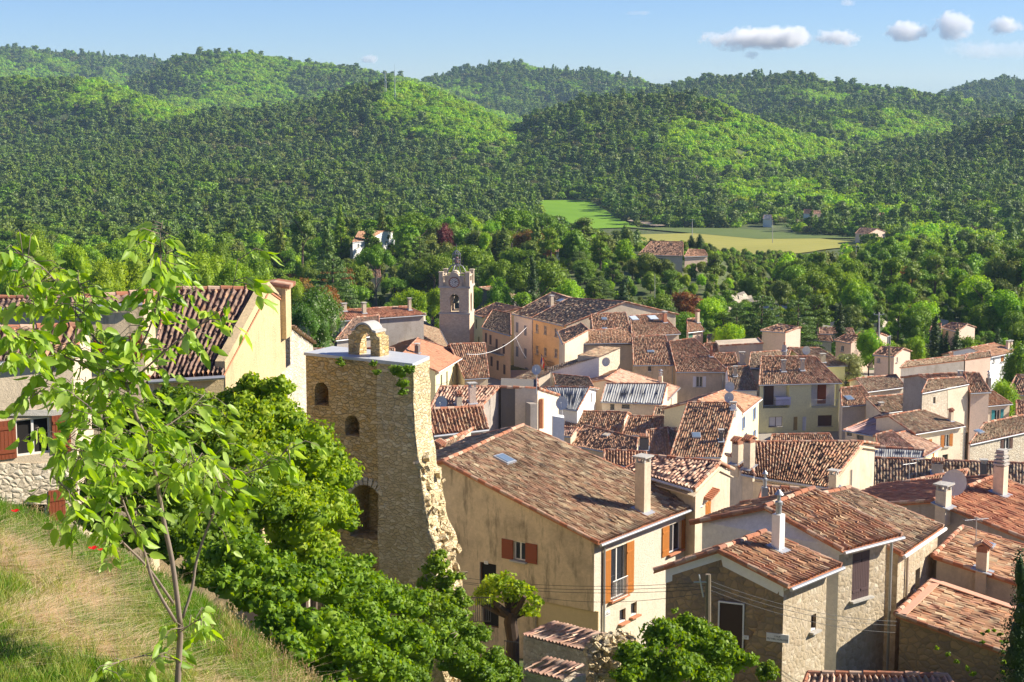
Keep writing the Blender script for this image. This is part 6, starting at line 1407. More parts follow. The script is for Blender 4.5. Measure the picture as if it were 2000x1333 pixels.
# ================= cars
def car(name, x, y, z, rot, col, label, group=None, cn='car_white'):
    root = empty(name, (x, y, z), label, 'car', group); root.rotation_euler = (0, 0, rot)
    def L(o): o.parent = root
    prof = [(-2.05, .35), (-2.1, .72), (-1.95, .95), (-1.0, 1.02), (-.5, 1.42), (.9, 1.45), (1.75, 1.02), (2.05, .92), (2.08, .4), (1.6, .3), (-1.6, .3)]
    bm = bmesh.new(); vs = []
    for sy, k in ((-.86, 1), (.86, 1)):
        vs.append([bm.verts.new((a, sy*(1 if b < 1.1 else .82), b)) for a, b in prof])
    bm.faces.new(vs[0]); bm.faces.new(vs[1][::-1])
    for i in range(len(prof)): j = (i+1) % len(prof); bm.faces.new((vs[0][i], vs[1][i], vs[1][j], vs[0][j]))
    bmesh.ops.recalc_face_normals(bm, faces=bm.faces); bmesh.ops.bevel(bm, geom=bm.edges[:], offset=.06, segments=2, affect='EDGES')
    me = bpy.data.meshes.new('body'); bm.to_mesh(me); bm.free(); mobj('body', me, flat(cn, col, .25, .3, .6), root, smooth=True)
    for pts in ([(-.98, 1.06), (-.52, 1.4), (.86, 1.43), (1.6, 1.08)],):
        for sy in (-1, 1):
            mb = MB(); mb.prism([(a, sy*(.875 if b < 1.1 else .735), b-.02) for a, b in pts], (0, sy*.012, .0)); mb.build('side_window', GLASS, root, off=(0, 0, 0))
    for a0, a1 in (((-1.02, 1.05), (-.56, 1.40)), ((1.72, 1.06), (.95, 1.43))):
        mb = MB(); s = 1 if a0[0] > 0 else -1; mb.prism([(a0[0], -.74, a0[1]), (a0[0], .74, a0[1]), (a1[0], .62, a1[1]), (a1[0], -.62, a1[1])], (s*.03, 0, .03)); mb.build('windscreen', GLASS, root, off=(0, 0, 0))
    for sx in (-1.3, 1.3):
        for sy in (-1, 1):
            mb = MB(); mb.tube([(sx, sy*.70, .33), (sx, sy*.90, .33)], .33, 16); w = mb.build('wheel', IRON, root, off=(0, 0, 0)); mb = MB(); mb.tube([(sx, sy*.90, .33), (sx, sy*.912, .33)], .2, 12); mb.build('rim', ZINC, w, off=(0, 0, 0))
    for sy in (-1, 1):
        mb = MB(); mb.box((2.06, sy*.66, .85), (1, 0, 0), (0, 1, 0), (0, 0, 1), .05, .15, .09); mb.build('tail_light', flat('light_red', (.65,.02,.01), .2), root, off=(0, 0, 0))
        mb = MB(); mb.box((-2.04, sy*.62, .78), (1, 0, 0), (0, 1, 0), (0, 0, 1), .05, .17, .08); mb.build('headlight', WHITE, root, off=(0, 0, 0))
    return root
for i, (px, py, Y, rot, c_, cn, lab) in enumerate(((740,574,318,.2,(.7,.7,.72),'car_white','white van like car in the row beyond the red ribbed roof'),(748,584,312,.2,(.45,.5,.58),'car_silver','silver car parked in front of the white one'),(753,561,326,.2,(.05,.15,.4),'car_blue','blue car at the back of the car park'),(748,600,300,1.4,(.03,.03,.04),'car_black','black car nearest the red ribbed roof'),(728,590,308,.3,(.5,.06,.03),'car_red','red car half hidden under the cedar'),
    (585,544,345,.1,(.04,.07,.2),'car_navy','dark blue car alone by the road behind the left houses'),(838,572,322,.3,(.6,.6,.62),'car_white','pale car half hidden left of the clock tower'))):
    p = PY(px, py, Y); car('parked_car', p.x, p.y, gnd(p.x, p.y)+.1, rot+math.pi, c_, lab, None, cn)
for i, (px, py, Y, c_, cn) in enumerate(((1783,528,420,(.7,.7,.72),'car_white'),(1790,521,440,(.7,.7,.72),'car_white'),(1891,505,470,(.55,.6,.7),'car_silver'),(1905,500,480,(.7,.7,.72),'car_white'),(1917,506,470,(.45,.5,.58),'car_silver'),(1860,512,460,(.7,.7,.72),'car_white'))):
    p = PY(px, py, Y); TREES.append((p.x, p.y-6, 3)); car('parked_car', p.x, p.y, gnd(p.x, p.y)+.1, i*.7, c_, 'small pale vehicle parked among the valley trees at right', 'vehicles in the camp among the trees', cn)
# ================= clouds
def cloud(px, py, wpx, hpx, Y, label, seed, dens=1.0):
    rng = np.random.default_rng(seed); c = PY(px, py, Y); s = Y/F; W = wpx*s/2; H = hpx*s*.56; bm = bmesh.new(); bmesh.ops.create_icosphere(bm, subdivisions=4, radius=1)
    me = bpy.data.meshes.new('cloud'); bm.to_mesh(me); bm.free(); n = len(me.vertices); co = np.empty(n*3, np.float32); me.vertices.foreach_get('co', co); co = co.reshape(-1, 3)*np.array([W*1.15, W*.5, H*1.3]); me.vertices.foreach_set('co', co.ravel()); me.update()
    m = bpy.data.materials.new('cloud_vapour'); m.use_nodes = True; t = m.node_tree; t.nodes.remove(t.nodes['Principled BSDF'])
    N = t.nodes.new; Lk = t.links.new; v = N('ShaderNodeVolumePrincipled'); v.inputs['Color'].default_value = (1, 1, 1, 1); v.inputs['Anisotropy'].default_value = .2
    tc = N('ShaderNodeTexCoord'); gr = N('ShaderNodeVectorMath'); gr.operation = 'MULTIPLY'; gr.inputs[1].default_value = (1/(W*1.15), 1/(W*.5), 1/(H*1.3)); Lk(tc.outputs['Object'], gr.inputs[0])
    ln = N('ShaderNodeVectorMath'); ln.operation = 'LENGTH'; Lk(gr.outputs[0], ln.inputs[0])
    no = N('ShaderNodeTexNoise'); no.inputs['Scale'].default_value = 1.6/H; no.inputs['Detail'].default_value = 5; no.inputs['Roughness'].default_value = .6
    ad = N('ShaderNodeVectorMath'); ad.operation = 'ADD'; ad.inputs[1].default_value = (seed*131., seed*57., 0); Lk(tc.outputs['Object'], ad.inputs[0]); Lk(ad.outputs[0], no.inputs['Vector'])
    n2 = N('ShaderNodeTexNoise'); n2.inputs['Scale'].default_value = .33/H; n2.inputs['Detail'].default_value = 2; Lk(ad.outputs[0], n2.inputs['Vector'])
    a = N('ShaderNodeMath'); a.operation = 'MULTIPLY_ADD'; Lk(no.outputs[0], a.inputs[0]); a.inputs[1].default_value = 1.5
    b = N('ShaderNodeMath'); b.operation = 'MULTIPLY_ADD'; Lk(n2.outputs[0], b.inputs[0]); b.inputs[1].default_value = 1.6; Lk(b.outputs[0], a.inputs[2])
    q = N('ShaderNodeMath'); q.operation = 'MULTIPLY'; q.inputs[1].default_value = -1.35; Lk(ln.outputs[1], q.inputs[0]); Lk(q.outputs[0], b.inputs[2])
    r = N('ShaderNodeMapRange'); r.inputs[1].default_value = .58; r.inputs[2].default_value = .9; r.inputs[3].default_value = 0; r.inputs[4].default_value = .03*dens; Lk(a.outputs[0], r.inputs[0])
    Lk(r.outputs[0], v.inputs['Density']); Lk(v.outputs[0], t.nodes['Material Output'].inputs['Volume'])
    o = mobj('cloud', me, m, None, loc=tuple(c)); meta(o, label, 'cloud', kind='thing')
cloud(1490, 76, 235, 42, 9000, 'long low white cloud, leftmost of the larger clouds', 1)
cloud(1640, 74, 105, 34, 9000, 'medium white cloud just right of the long low cloud', 2)
cloud(1770, 60, 110, 40, 9000, 'grey white cloud left of the tallest puffy cloud', 3)
cloud(1862, 48, 105, 56, 9000, 'tallest puffy white cloud at upper right', 4)
cloud(1965, 50, 80, 34, 9000, 'ragged cloud cut by the upper right corner', 5)
cloud(1468, 109, 44, 15, 9000, 'tiny cloud below the long low one', 6, .6)
cloud(720, 117, 42, 18, 9000, 'single small cloud above the hill left of the masts', 7, .8)
cloud(1657, 5, 40, 14, 9000, 'tiny cloud at the top edge of the picture', 8, .7)
cloud(1930, 98, 200, 34, 9500, 'faint thin veil of cloud under the tallest puffy cloud', 9, .12)
cloud(1248, 26, 60, 9, 9500, 'faint wisp of cloud near the top centre', 10, .2)
# ================= big leafy masses in front
def front_crown(name, label, blobs, leaf, size, per, sub=9, seed=1, trunks=(), cat='tree', flat_=.7, bare=0, trunk=True):
    """blobs: (px, py, Y, radius px) big lobes; each is broken into smaller leafy lobes"""
    rng = np.random.default_rng(seed); L = []
    for (px, py, Y, rp) in blobs:
        c = PY(px, py, Y); R = rp*Y/F
        for i in range(sub):
            d = rng.normal(size=3); d /= np.linalg.norm(d); d[2] = abs(d[2])*.9-.15; d[1] = -abs(d[1])*.8 if rng.random() < .7 else d[1]
            k = R*rng.uniform(.24, .48); q = np.array(c)+d*R*rng.uniform(.5, .95); L.append((q[0], q[1], q[2], k, k, k*.8))
        L.append((c.x, c.y, c.z, R*.72, R*.72, R*.68))
    L = np.array(L); base = PY(blobs[0][0], blobs[0][1], blobs[0][2]); g = gnd(base.x, base.y); off = np.array([base.x, base.y, g])
    r = empty(name, tuple(off), label, cat); LL = [tuple(np.array(l)-np.array([*off, 0, 0, 0])) for l in L]
    V, Fq = lobes_leaves(LL, per*6, size, rng, .45, flat_); V2, F2 = core_blobs(LL, rng, .72)
    me = np_mesh('crown', np.concatenate([V, V2]), np.concatenate([Fq, F2+len(V)])); mobj('crown', me, LEAF[leaf] if isinstance(leaf, str) else leaf, r)
    mb = MB()
    for (px, py, Y, rp) in (blobs[:max(1, len(blobs)//2)] if trunk else []):
        c = PY(px, py, Y)-Vector(off); mb.tube([(c.x*.3, c.y*.3, -.5), (c.x*.6, c.y*.6, max(c.z*.5, .1)), tuple(c)], [.16, .11, .05], 7)
    if trunk: mb.build('trunk', BARK, r, off=(0, 0, 0))
    if bare:
        mb = MB()
        for i in range(bare):
            l = LL[rng.integers(len(LL))]; p = Vector(l[:3]); d = Vector((rng.normal()*.5, -.6, abs(rng.normal())*.8)).normalized(); q = p+d*l[3]*1.35; mb.tube([p, p.lerp(q, .5)+Vector((rng.normal()*.08, 0, .08)), q], [.025, .018, .006], 5)
        mb.build('bare_twigs', flat('twig_grey', (.30,.24,.17), .8), r, off=(0, 0, 0))
    return r
LEAF['f_tree'] = leafmat('leaf_front_tree', [(.12,.21,.010), (.20,.31,.012), (.30,.41,.02), (.40,.48,.035)], .42, obj_var=.1)
LEAF['f_dark'] = leafmat('leaf_front_dark', [(.085,.165,.010), (.145,.25,.013), (.23,.34,.022)], .35, obj_var=.1)
LEAF['f_lush'] = leafmat('leaf_front_lush', [(.09,.175,.010), (.165,.28,.013), (.26,.37,.025)], .38, obj_var=.1)
LEAF['f_yel'] = leafmat('leaf_front_yellow', [(.13,.24,.015), (.20,.32,.02), (.27,.38,.03)], .4, obj_var=.1)
front_crown('broadleaf_tree', 'big bright green tree spreading in front of the ruined tower', [(590,905,46,105),(520,830,47,85),(460,800,48,60),(620,990,45,90),(560,1020,44,100),(480,920,45,100),(655,1010,45.5,70),(400,805,48,55),(540,765,47.5,40),(600,1080,44,80),(520,980,44.5,90),(480,840,46,80),(640,930,46,70),(440,860,46.5,60),(500,770,48,50)], 'f_tree', .115, 130, 18, 1)
front_crown('broadleaf_tree', 'darker rounded tree behind the slender sapling', [(300,900,42,95),(370,830,43,80),(250,960,41,85),(390,960,41,90),(330,1020,40,90),(210,900,42,55),(230,830,43,45),(440,1040,40,80),(420,890,43,80),(470,990,41,80),(400,1060,39,70),(300,960,40,80),(200,960,41,60),(280,830,42.5,60),(330,790,44,50),(330,1075,39,60),(250,1050,39.5,55),(400,1125,38,60),(190,1020,40,50),(450,1130,38,55)], 'f_dark', .11, 130, 16, 2, trunk=False)
front_crown('shrub_mass', 'glossy green shrubs filling the bank below the big trees', [(480,1100,34,85),(570,1150,35,80),(640,1150,38,80),(560,1230,33,75),(640,1260,34,90),(720,1180,44,75),(450,1150,32,50),(700,1290,38,80),(790,1180,46,60),(620,1330,34,70),(760,1250,45,80),(680,1120,44,60),(520,1180,34,70),(560,1290,32,70),(740,1320,42,70),(690,1230,38,80),(820,1260,47,60),(500,1120,36,60)], 'f_lush', .11, 150, 16, 3, cat='shrub', trunk=False)
front_crown('shrub_mass', 'yellow green climber hanging at the foot of the ruin', [(850,1110,55,30),(870,1160,55,35),(845,1200,54,45),(890,1210,55,35),(835,1140,55,26),(800,1230,53,45),(860,1085,55.5,20),(880,1130,55,26),(855,1235,54,45),(895,1180,55,30),(905,1240,54,34),(830,1180,54.5,40),(870,1200,54.5,40),(800,1180,54,30)], 'f_yel', .11, 110, 13, 4, cat='climber', bare=26, trunk=False)
front_crown('shrub_mass', 'grey green flowering shrubs beside the little railing', [(860,1245,52,55),(920,1240,53,42),(900,1300,51,60),(820,1290,50,60),(965,1300,52,42),(780,1320,48,60),(880,1210,53.5,36),(940,1330,51,50),(985,1330,51.5,36),(1000,1310,52,22),(910,1270,52.5,50)], 'f_dark', .09, 150, 13, 5, cat='shrub', bare=14, trunk=False)
front_crown('round_shrub', 'bushy green shrub at the bottom in front of the stone cottage', [(1285,1245,52,55),(1245,1290,51,50),(1345,1240,53,52),(1395,1270,52,56),(1435,1295,52.5,45),(1320,1310,51,65),(1225,1325,50.5,42),(1370,1320,51.5,60),(1270,1320,51,60)], 'f_lush', .13, 150, 9, 6, cat='shrub', trunk=False)
front_crown('round_shrub', 'small dark round shrub against the corner of the stone cottage', [(1503,1312,54.5,30),(1490,1322,54.3,24)], 'f_dark', .09, 200, 8, 7, cat='shrub', trunk=False)
front_crown('tall_shrub', 'thin yellow green shoots beside the wooden pole', [(1322,1215,54,12),(1318,1195,54,8),(1330,1232,54,16),(1350,1222,54,14),(1372,1215,54,13),(1380,1235,54,14),(1340,1250,54,18),(1362,1245,54,16),(1300,1250,54,14)], 'f_yel', .11, 75, 6, 8, cat='shrub', bare=12, trunk=False)
front_crown('vine', 'vine arching over a wire on the low tiled roof', [(1920,1240,57,5),(1930,1234,57,6),(1942,1233,57,6),(1954,1240,57,6),(1960,1255,57,7),(1960,1275,57,7),(1962,1295,57,7),(1960,1315,57,7),(1918,1255,57,5)], 'f_lush', .09, 160, 6, 9, cat='vine', trunk=False)
front_crown('vine', 'green creeper along the lower edge of the low tiled roof', [(1830,1268,58,6),(1850,1280,57.5,8),(1868,1293,57,8),(1890,1308,56.5,9),(1900,1318,56.3,9)], 'f_lush', .08, 170, 5, 10, cat='vine', trunk=False)
front_crown('climber', 'ivy tuft hanging from the top corner of the buttress', [(783,728,58.7,24),(788,750,58.7,19),(768,724,58.7,16),(800,724,58.7,15),(786,768,58.7,12)], 'f_dark', .08, 200, 6, 11, cat='ivy', trunk=False)
front_crown('climber', 'small green tufts rooted high in the ruined wall', [(668,711,60.4,13),(735,728,59.2,12),(664,704,60.4,9),(728,712,59.3,11)], 'f_dark', .07, 200, 5, 12, cat='ivy', trunk=False)
tp('cypress', 'cyp', 2003, 1085, 46, 56, 'dark cypress at the lower right edge', 0, .5, base=-25)
# pollarded tree by the railing
def pollard():
    Y = 64.; rng = np.random.default_rng(31); b = PY(1000, 1290, Y); root = empty('pollarded_tree', tuple(b), 'pollarded tree with thick dark knotted trunk and a low green head', 'tree')
    mb = MB(); P = lambda px, py, dy=0: PY(px, py, Y+dy)-b
    mb.tube([P(1000, 1300), P(1002, 1250), P(997, 1215), P(1000, 1195)], [.30, .25, .27, .24], 10)
    for ex, ey, dy in ((960, 1172, -.3), (940, 1180, .2), (985, 1155, .4), (1025, 1165, -.4), (1045, 1185, .1), (1010, 1150, .2)): mb.tube([P(1000, 1205), P((1000+ex)/2, (1200+ey)/2+4, dy/2), P(ex, ey, dy)], [.17, .13, .08], 7)
    o = mb.build('trunk', flat('bark_dark', (.075,.05,.035), .95, var=.4), root, off=(0, 0, 0))
    L = []
    for (px, py, rp) in ((945,1160,20),(962,1145,20),(985,1138,18),(1010,1148,18),(1030,1165,18),(1046,1180,14),(935,1172,12),(975,1165,20),(1005,1170,18),(1028,1192,12),(1042,1198,10),(955,1178,14),(1020,1150,12)):
        for k in range(4): q = PY(px+rng.normal()*rp*.4, py+rng.normal()*rp*.3, Y+rng.normal()*.5)-b; r = rp*Y/F*rng.uniform(.8, 1.25); L.append((q.x, q.y, q.z, r, r, r*.85))
    V, Fq = lobes_leaves(L, 420, .16, rng, .4, .7); me = np_mesh('crown', V, Fq); mobj('crown', me, LEAF['f_tree'], root)
pollard()
# terrace walls with tile copings
def terrace(name, label, tl, tr, Y0, Y1, depth, mat, bot=4.5, tile=T_PNK):
    A = PY(*tl, Y0); B = PY(*tr, Y1); t = Vector((B.x-A.x, B.y-A.y, 0)).normalized(); nn = Vector((t.y, -t.x, 0)); c = (A+B)/2; root = empty(name, (c.x, c.y, c.z-bot), label, 'wall'); bk = -nn*depth; dn = Vector((0, 0, -bot))
    mb = MB(); mb.prism([A+dn, B+dn, B, A], bk); mb.build('wall', mat, root)
    up = Vector((0, 0, .05)); tile_patch('coping', A+nn*.04+up, B+nn*.04+up, B+bk+up*6, A+bk+up*6, tile, root, amp=.03, pitch=.19)
    return root
terrace('terrace_wall', 'grey stone terrace wall with sloping pinkish tile coping right of the pollarded tree', (1022,1243), (1168,1280), 57, 53.5, 1.3, S_PALE)
terrace('terrace_wall', 'lower terrace wall with pinkish tile coping at the bottom edge', (1024,1312), (1100,1330), 52, 50.5, .9, S_PALE)
def rubble_wall(name, label, pts, Y, th, h, seed):
    rng = np.random.default_rng(seed); P = [PY(*p, Y+i*.15) for i, p in enumerate(pts)]; c = P[len(P)//2]; root = empty(name, (c.x, c.y, c.z-h), label, 'wall'); mb = MB()
    mb.prism([P[0]-Vector((0, 0, h))]+P+[P[-1]-Vector((0, 0, h))], (0, th, 0)); mb.build('wall', S_PALE2, root); mb = MB(); q = []
    for i in range(190):
        k = rng.integers(len(P)-1); p = P[k].lerp(P[k+1], rng.random()); q.append(p+Vector((rng.normal()*.05, -.03+rng.normal()*.05, -abs(rng.normal())*h*.35)))
    for i in range(60):
        k = rng.integers(len(P)-1); p = P[k].lerp(P[k+1], rng.random()); q.append(p+Vector((0, rng.uniform(0, th), .02)))
    rocks(mb, q, rng, .06, .16); mb.build('stones', S_PALE2, root)
rubble_wall('rubble_wall', 'broken dry stone wall end with pale rough stones', [(1150,1285),(1162,1262),(1185,1252),(1215,1250),(1238,1262),(1246,1290)], 53.2, .8, 1.6, 5)
c0 = PY(916, 1218, 60); c1 = PY(958, 1218, 59); o = railing(None, c0, c1, .95, IRON, 'iron_railing', .13, off=(0, 0, 0)); meta(o, 'thin iron railing on the steps left of the pollarded tree', 'railing')
c0 = PY(985, 1296, 57); c1 = PY(1012, 1300, 56.4); o = railing(None, c0, c1, .8, IRON, 'iron_railing', .12, off=(0, 0, 0)); meta(o, 'short iron railing in front of the thick pollarded trunk', 'railing')
# ================= cars below the bank
p = PY(478, 1245, 24.5); car('parked_car', p.x-.5, 24.8, p.z-1.85, math.radians(-70), (.32,.36,.42), 'blue grey car seen through the grass under the bank, nearer one', None, 'car_bluegrey')
p = PY(425, 1212, 30.5); car('parked_car', p.x-.3, 30.5, p.z-1.6, math.radians(-70), (.05,.08,.16), 'dark blue car seen through the grass, farther one', None, 'car_navy2')
# ================= sapling
def sapling():
    rng = np.random.default_rng(12); Y0 = 8.4; b = PY(345, 1345, Y0); b.z = gnd(b.x, b.y)-.05; root = empty('sapling', tuple(b), 'slender young tree with several thin stems and drooping light green leaves', 'tree')
    BR = [
     ([(343,1440),(346,1360),(349,1290),(352,1240),(352,1222)], .021, .018, 0, 0),
     ([(352,1222),(345,1160),(335,1090),(320,1020),(308,950),(296,890),(284,855),(262,803),(245,743)], .017, .010, .0, .1),
     ([(343,1215),(300,1140),(282,1080),(247,1000),(225,930),(207,856),(193,820),(168,789)], .010, .004, -.3, -.5),
     ([(338,1178),(290,1110),(240,1060),(195,1010),(140,965),(100,930)], .009, .003, -.1, -.6),
     ([(356,1208),(375,1150),(385,1090),(410,1020),(432,975),(445,950),(470,930),(530,905),(562,878)], .010, .003, .2, .5),
     ([(432,975),(425,940),(412,905),(400,880)], .005, .002, .35, .3),
     ([(245,743),(215,700),(180,655),(158,628),(133,586),(100,540),(60,505),(15,490)], .009, .003, .1, .4),
     ([(242,745),(200,725),(158,708),(120,695),(80,672),(35,655),(-15,640)], .008, .003, .1, -.3),
     ([(245,743),(262,700),(275,680),(300,620),(312,560),(314,500),(313,456),(318,432)], .008, .002, .1, .2),
     ([(252,750),(290,715),(329,680),(368,652),(410,620),(440,600)], .007, .002, .1, -.2),
     ([(440,600),(455,560),(465,505)], .003, .0015, -.2, -.2),
     ([(300,620),(335,590),(375,570),(400,560)], .004, .002, .15, .3),
     ([(133,586),(110,600),(60,600),(10,605)], .004, .002, .3, .5),
     ([(158,628),(165,580),(150,540)], .004, .002, .2, .1),
     ([(120,695),(95,740),(60,780)], .004, .002, 0, -.2),
     ([(262,803),(220,790),(175,760),(130,770)], .005, .002, .1, .5),
     ([(284,855),(330,830),(370,800),(400,770)], .005, .002, .1, .4),
     ([(207,856),(160,880),(110,870),(60,860)], .004, .002, -.4, -.7),
     ([(308,950),(350,920),(385,900)], .004, .002, .1, -.2),
     ([(352,1235),(380,1215),(400,1205)], .004, .002, 0, -.1),
     ([(349,1290),(300,1280),(240,1290),(200,1310)], .004, .002, 0, -.3),
     ([(207,856),(195,900),(150,900)], .003, .002, -.4, -.1),
     ([(80,672),(50,700),(10,690)], .003, .002, -.2, -.4),
     ([(100,540),(60,560),(20,560)], .003, .002, .3, .2),
     ([(225,930),(260,900),(280,930)], .003, .002, -.3, 0),
    ]
    mb = MB(); leaves = []
    for k, (pts, r0, r1, d0, d1) in enumerate(BR):
        n = len(pts); P = [PY(px, py, Y0+d0+(d1-d0)*i/(n-1))-b for i, (px, py) in enumerate(pts)]
        # smooth
        Q = []
        for i in range(n-1):
            p0, p1, p2, p3 = P[max(i-1, 0)], P[i], P[i+1], P[min(i+2, n-1)]
            for s in (0, .33, .66): Q.append(p1*(1-s)+p2*s+((p2-p0)*.5*s*(1-s)**2-(p3-p1)*.5*s*s*(1-s)))
        Q.append(P[-1]); m = len(Q); mb.tube(Q, [.82*(r0+(r1-r0)*i/(m-1)) for i in range(m)], 7)
        if k == 0: continue
        start = .55 if k in (1,) else (.35 if k in (2, 3, 4) else .05)
        for i in range(m-1):
            if i/(m-1) < start: continue
            seg = (Q[i+1]-Q[i]).length; nt = int(seg/(.045 if k in (9, 10, 11, 20) else .017)+rng.random())
            for _ in range(nt):
                p = Q[i].lerp(Q[i+1], rng.random()); d = Vector(rng.normal(size=3)); d.z = d.z*.5+.15; d.normalize(); l = rng.uniform(.06, .2)
                q1 = p+d*l*.6+Vector((0, 0, .01)); q2 = p+d*l-Vector((0, 0, l*.25)); mb.tube([p, q1, q2], [.0025, .002, .001], 4)
                for s in (.35, .6, .8, 1.0, 1.0):
                    if rng.random() < .85: leaves.append((p.lerp(q1, s*2) if s < .5 else q1.lerp(q2, (s-.5)*2), d))
    mb.build('stems', flat('sapling_bark', (.22,.17,.13), .8, var=.3), root, off=(0, 0, 0), smooth=True)
    V = []; Fc = []; n = 0
    for p, d in leaves:
        L = rng.uniform(.048, .098); w = L*.26; a = Vector((d.x+rng.normal()*.5+.3, d.y+rng.normal()*.5, -.95+rng.normal()*.4)).normalized(); s = a.cross(Vector(rng.normal(size=3))).normalized(); nrm = s.cross(a); f = nrm*L*.06; st = a*L*.22
        p = Vector(p); mid = [p+st, p+st+a*L*.35-f, p+st+a*L*.7-f, p+st+a*L-nrm*L*.14]
        row = [mid[0], mid[0]+a*L*.12+s*w*.7+f, mid[1]+s*w+f*1.5, mid[2]+s*w*.62+f, mid[3], mid[2]-s*w*.62+f, mid[1]-s*w+f*1.5, mid[0]+a*L*.12-s*w*.7+f, mid[1], mid[2]]
        V += [tuple(x) for x in row]; Fc += [(n, n+1, n+2, n+8), (n+8, n+2, n+3, n+9), (n+9, n+3, n+4, n+4), (n, n+8, n+6, n+7), (n+8, n+9, n+5, n+6), (n+9, n+4, n+4, n+5)]; n += 10
    me = bpy.data.meshes.new('leaves'); me.from_pydata(V, [], [tuple(dict.fromkeys(f)) for f in Fc]); me.update(); print('sapling leaves', len(leaves))
    mobj('leaves', me, leafmat('leaf_sapling', [(.18,.32,.03), (.26,.42,.04), (.34,.50,.08), (.42,.56,.15)], .45, obj_var=0, rough=.4), root, smooth=True)
sapling()
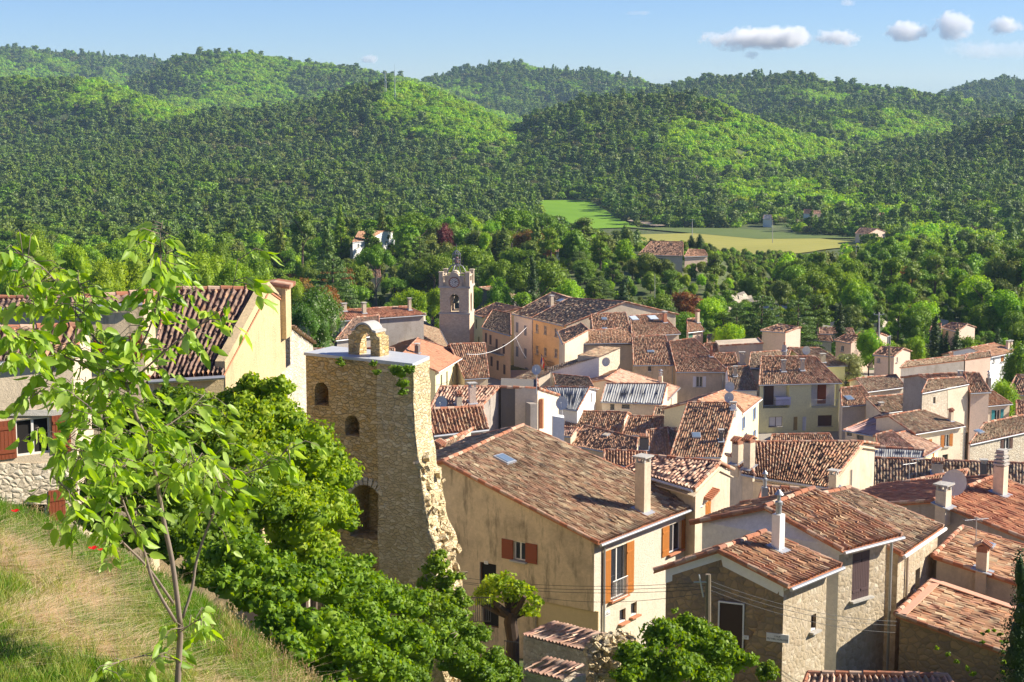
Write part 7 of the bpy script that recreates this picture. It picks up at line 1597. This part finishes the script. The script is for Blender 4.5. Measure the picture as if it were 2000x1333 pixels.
# ================= grass bank
def grass():
    rng = np.random.default_rng(8); coll = bpy.data.collections.new('grass_tufts')
    G = [leafmat('grass_green', [(.10,.22,.02), (.17,.32,.03), (.26,.42,.05)], .35, obj_var=.3), leafmat('grass_yellow', [(.30,.34,.07), (.42,.42,.12), (.22,.32,.05)], .3, obj_var=.3), leafmat('straw', [(.74,.56,.32), (.85,.69,.43), (.62,.44,.22)], .15, obj_var=.2), leafmat('seed_heads', [(.40,.28,.13), (.52,.40,.20)], .2, obj_var=.2)]
    def tuft(kind, mat, n, h, spread, i):
        V = []; Fc = []; k = 0
        for _ in range(n):
            a = rng.random()*6.28; r = spread*math.sqrt(rng.random()); x, y = r*math.cos(a), r*math.sin(a); hh = h*rng.uniform(.5, 1.15); ln = rng.normal(size=2)*(.35 if kind != 'lie' else 2.5); w = .0035 if kind not in ('seed', 'lie') else .0022; pw = rng.random()*6.28; wx, wy = w*math.cos(pw), w*math.sin(pw)
            zk = 1 if kind != 'lie' else .3
            pts = [(x+ln[0]*hh*.4*t*t, y+ln[1]*hh*.4*t*t, hh*t*zk*(1-.15*t*t)+(.01 if kind == 'lie' else -.02)) for t in (0, .4, .75, 1)]
            ws = (1, .85, .55, .1) if kind != 'seed' else (1, 1, 1, .8)
            for (px, py, pz), q in zip(pts, ws): V += [(px-wx*q, py-wy*q, pz), (px+wx*q, py+wy*q, pz)]
            for j in range(3): Fc.append((k+2*j, k+2*j+1, k+2*j+3, k+2*j+2))
            k += 8
            if kind == 'seed':
                px, py, pz = pts[-1]
                for j in range(7):
                    o = rng.normal(size=3)*.009; V += [(px+o[0], py+o[1], pz-j*.012), (px+o[0]+.006, py+o[1], pz-j*.012+.006), (px+o[0]+.003, py+o[1]+.004, pz-j*.012+.016), (px+o[0]-.004, py+o[1], pz-j*.012+.008)]; Fc.append((k, k+1, k+2, k+3)); k += 4
        me = np_mesh('tuft', np.array(V), np.array(Fc)); me.materials.append(mat); o = bpy.data.objects.new('g%02d_tuft' % i, me); coll.objects.link(o)
    specs = [('up', G[0], 34, .17, .07), ('up', G[0], 30, .26, .06), ('up', G[1], 30, .15, .08), ('lie', G[2], 60, .16, .11), ('lie', G[2], 46, .24, .13), ('seed', G[3], 7, .36, .06), ('up', G[1], 24, .28, .05), ('up', G[0], 40, .09, .09)]
    for i, (k, m, n, h, sp) in enumerate(specs): tuft(k, m, n, h, sp, i)
    P = []; I = []; S = []
    Yc = rng.uniform(4.5, 13.5, 90000); Xc = rng.uniform(-.36, .02, 90000)*Yc; Zc = gz(Xc, Yc); Sc = fbm(Xc*1.1, Yc*.9, 3, 3)
    for x, y, z, sf in zip(Xc, Yc, Zc, Sc):
        if len(P) >= 24000: break
        px, py = proj((x, y, z))
        if px < -80 or px > 760 or py > 1420: continue
        ex = np.interp(x, [-9, -3.45, -2.7, -1.96, -1.15, 0, 4, 20], [15.5, 11.9, 11.25, 10.35, 9.0, 6.6, 2.5, 1]); d = ex-y
        if d < -1.3: continue
        st = float(sf)*2.6+math.exp(-((px-130)/230)**2-((py-1120-.28*px)/110)**2)*.75-.33+(-.5 if d < .45 else 0)-(.3 if py > 1290 else 0)
        r = rng.random()
        if d < .5: i = 5 if rng.random() < (.012 if px < 430 else .035) else rng.choice([0, 1, 1, 0, 1, 1, 1, 7, 6] if px < 430 else [1, 6, 1, 0, 1, 0, 6])
        elif st > .12: i = rng.choice([3, 4, 3, 4, 3, 4, 2, 7, 0, 6])
        elif st > -.1: i = rng.choice([2, 6, 3, 0, 2, 7, 4])
        else: i = rng.choice([0, 1, 0, 2, 7, 7, 6])
        P.append((x, y, z)); I.append(int(i)); S.append(rng.uniform(.38, .78)*(1.5 if i in (3, 4) else 1))
    scatter_object('grass', P, np.array(I, np.int32), np.array(S, np.float32), (rng.random(len(P))*6.28).astype(np.float32), coll, 'rough grass and dry straw covering the bank at lower left', 'grass')
    m = NM('bank_soil'); o = m.obj(); n = m.noise(o, 1.2, 6, .7); m.col(m.mix(m.ramp(n, [(.4, (0, 0, 0)), (.6, (1, 1, 1))]), (.22,.24,.08), (.56,.45,.26))); m.L(m.bump(m.noise(o, 9, 6, .8), .05, .8), m.b.inputs['Normal'])
    sheet('grass_bank', [(-5.5, 3.5), (-5.5, 14), (1.0, 12.0), (.6, 3.5)], .006, m.m, 90)
grass()
def poppy(px, py, Y, s, label):
    p = PY(px, py, Y); g = gnd(p.x, p.y); root = empty('poppy', (p.x, p.y, g), label, 'flower'); mb = MB(); h = max(.15, p.z-g); mb.tube([(0, 0, 0), (.01, 0, h*.6), (0, 0, h)], .0022, 5); mb.build('stem', LEAF['f_dark'], root, off=(0, 0, 0)); mb = MB()
    for i in range(4):
        a = i*1.57; c, q = math.cos(a), math.sin(a); mb.v += [(0, 0, h), (s*(c-.8*q), s*(q+.8*c), h+s*.6), (s*1.5*c, s*1.5*q, h+s*.75), (s*(c+.8*q), s*(q-.8*c), h+s*.6)]; k = len(mb.v)-4; mb.f.append((k, k+1, k+2, k+3))
    mb.build('petals', leafmat('petal_red', [(.75,.012,.006), (.85,.02,.01)], .3, obj_var=0), root, off=(0, 0, 0))
poppy(31, 1001, 11.6, .022, 'red poppy alone at the far left on top of the bank'); poppy(183, 1074, 10.9, .024, 'larger red poppy of the pair below the sapling branches'); poppy(197, 1076, 10.8, .015, 'smaller red poppy of the pair beside the larger one')
forest()
def build_haze():
    mb = MB(); mb.box((0, 2290, 160), (1, 0, 0), (0, 1, 0), (0, 0, 1), 8000, 2330, 252)
    me = mb.mesh('haze'); m = bpy.data.materials.new('haze'); m.use_nodes = True; t = m.node_tree
    t.nodes.remove(t.nodes['Principled BSDF']); v = t.nodes.new('ShaderNodeVolumePrincipled')
    v.inputs['Color'].default_value = (.5, .72, 1, 1); v.inputs['Density'].default_value = .000065; v.inputs['Anisotropy'].default_value = .0
    t.links.new(v.outputs[0], t.nodes['Material Output'].inputs['Volume'])
    meta(mobj('haze', me, m), kind='stuff')
build_haze()
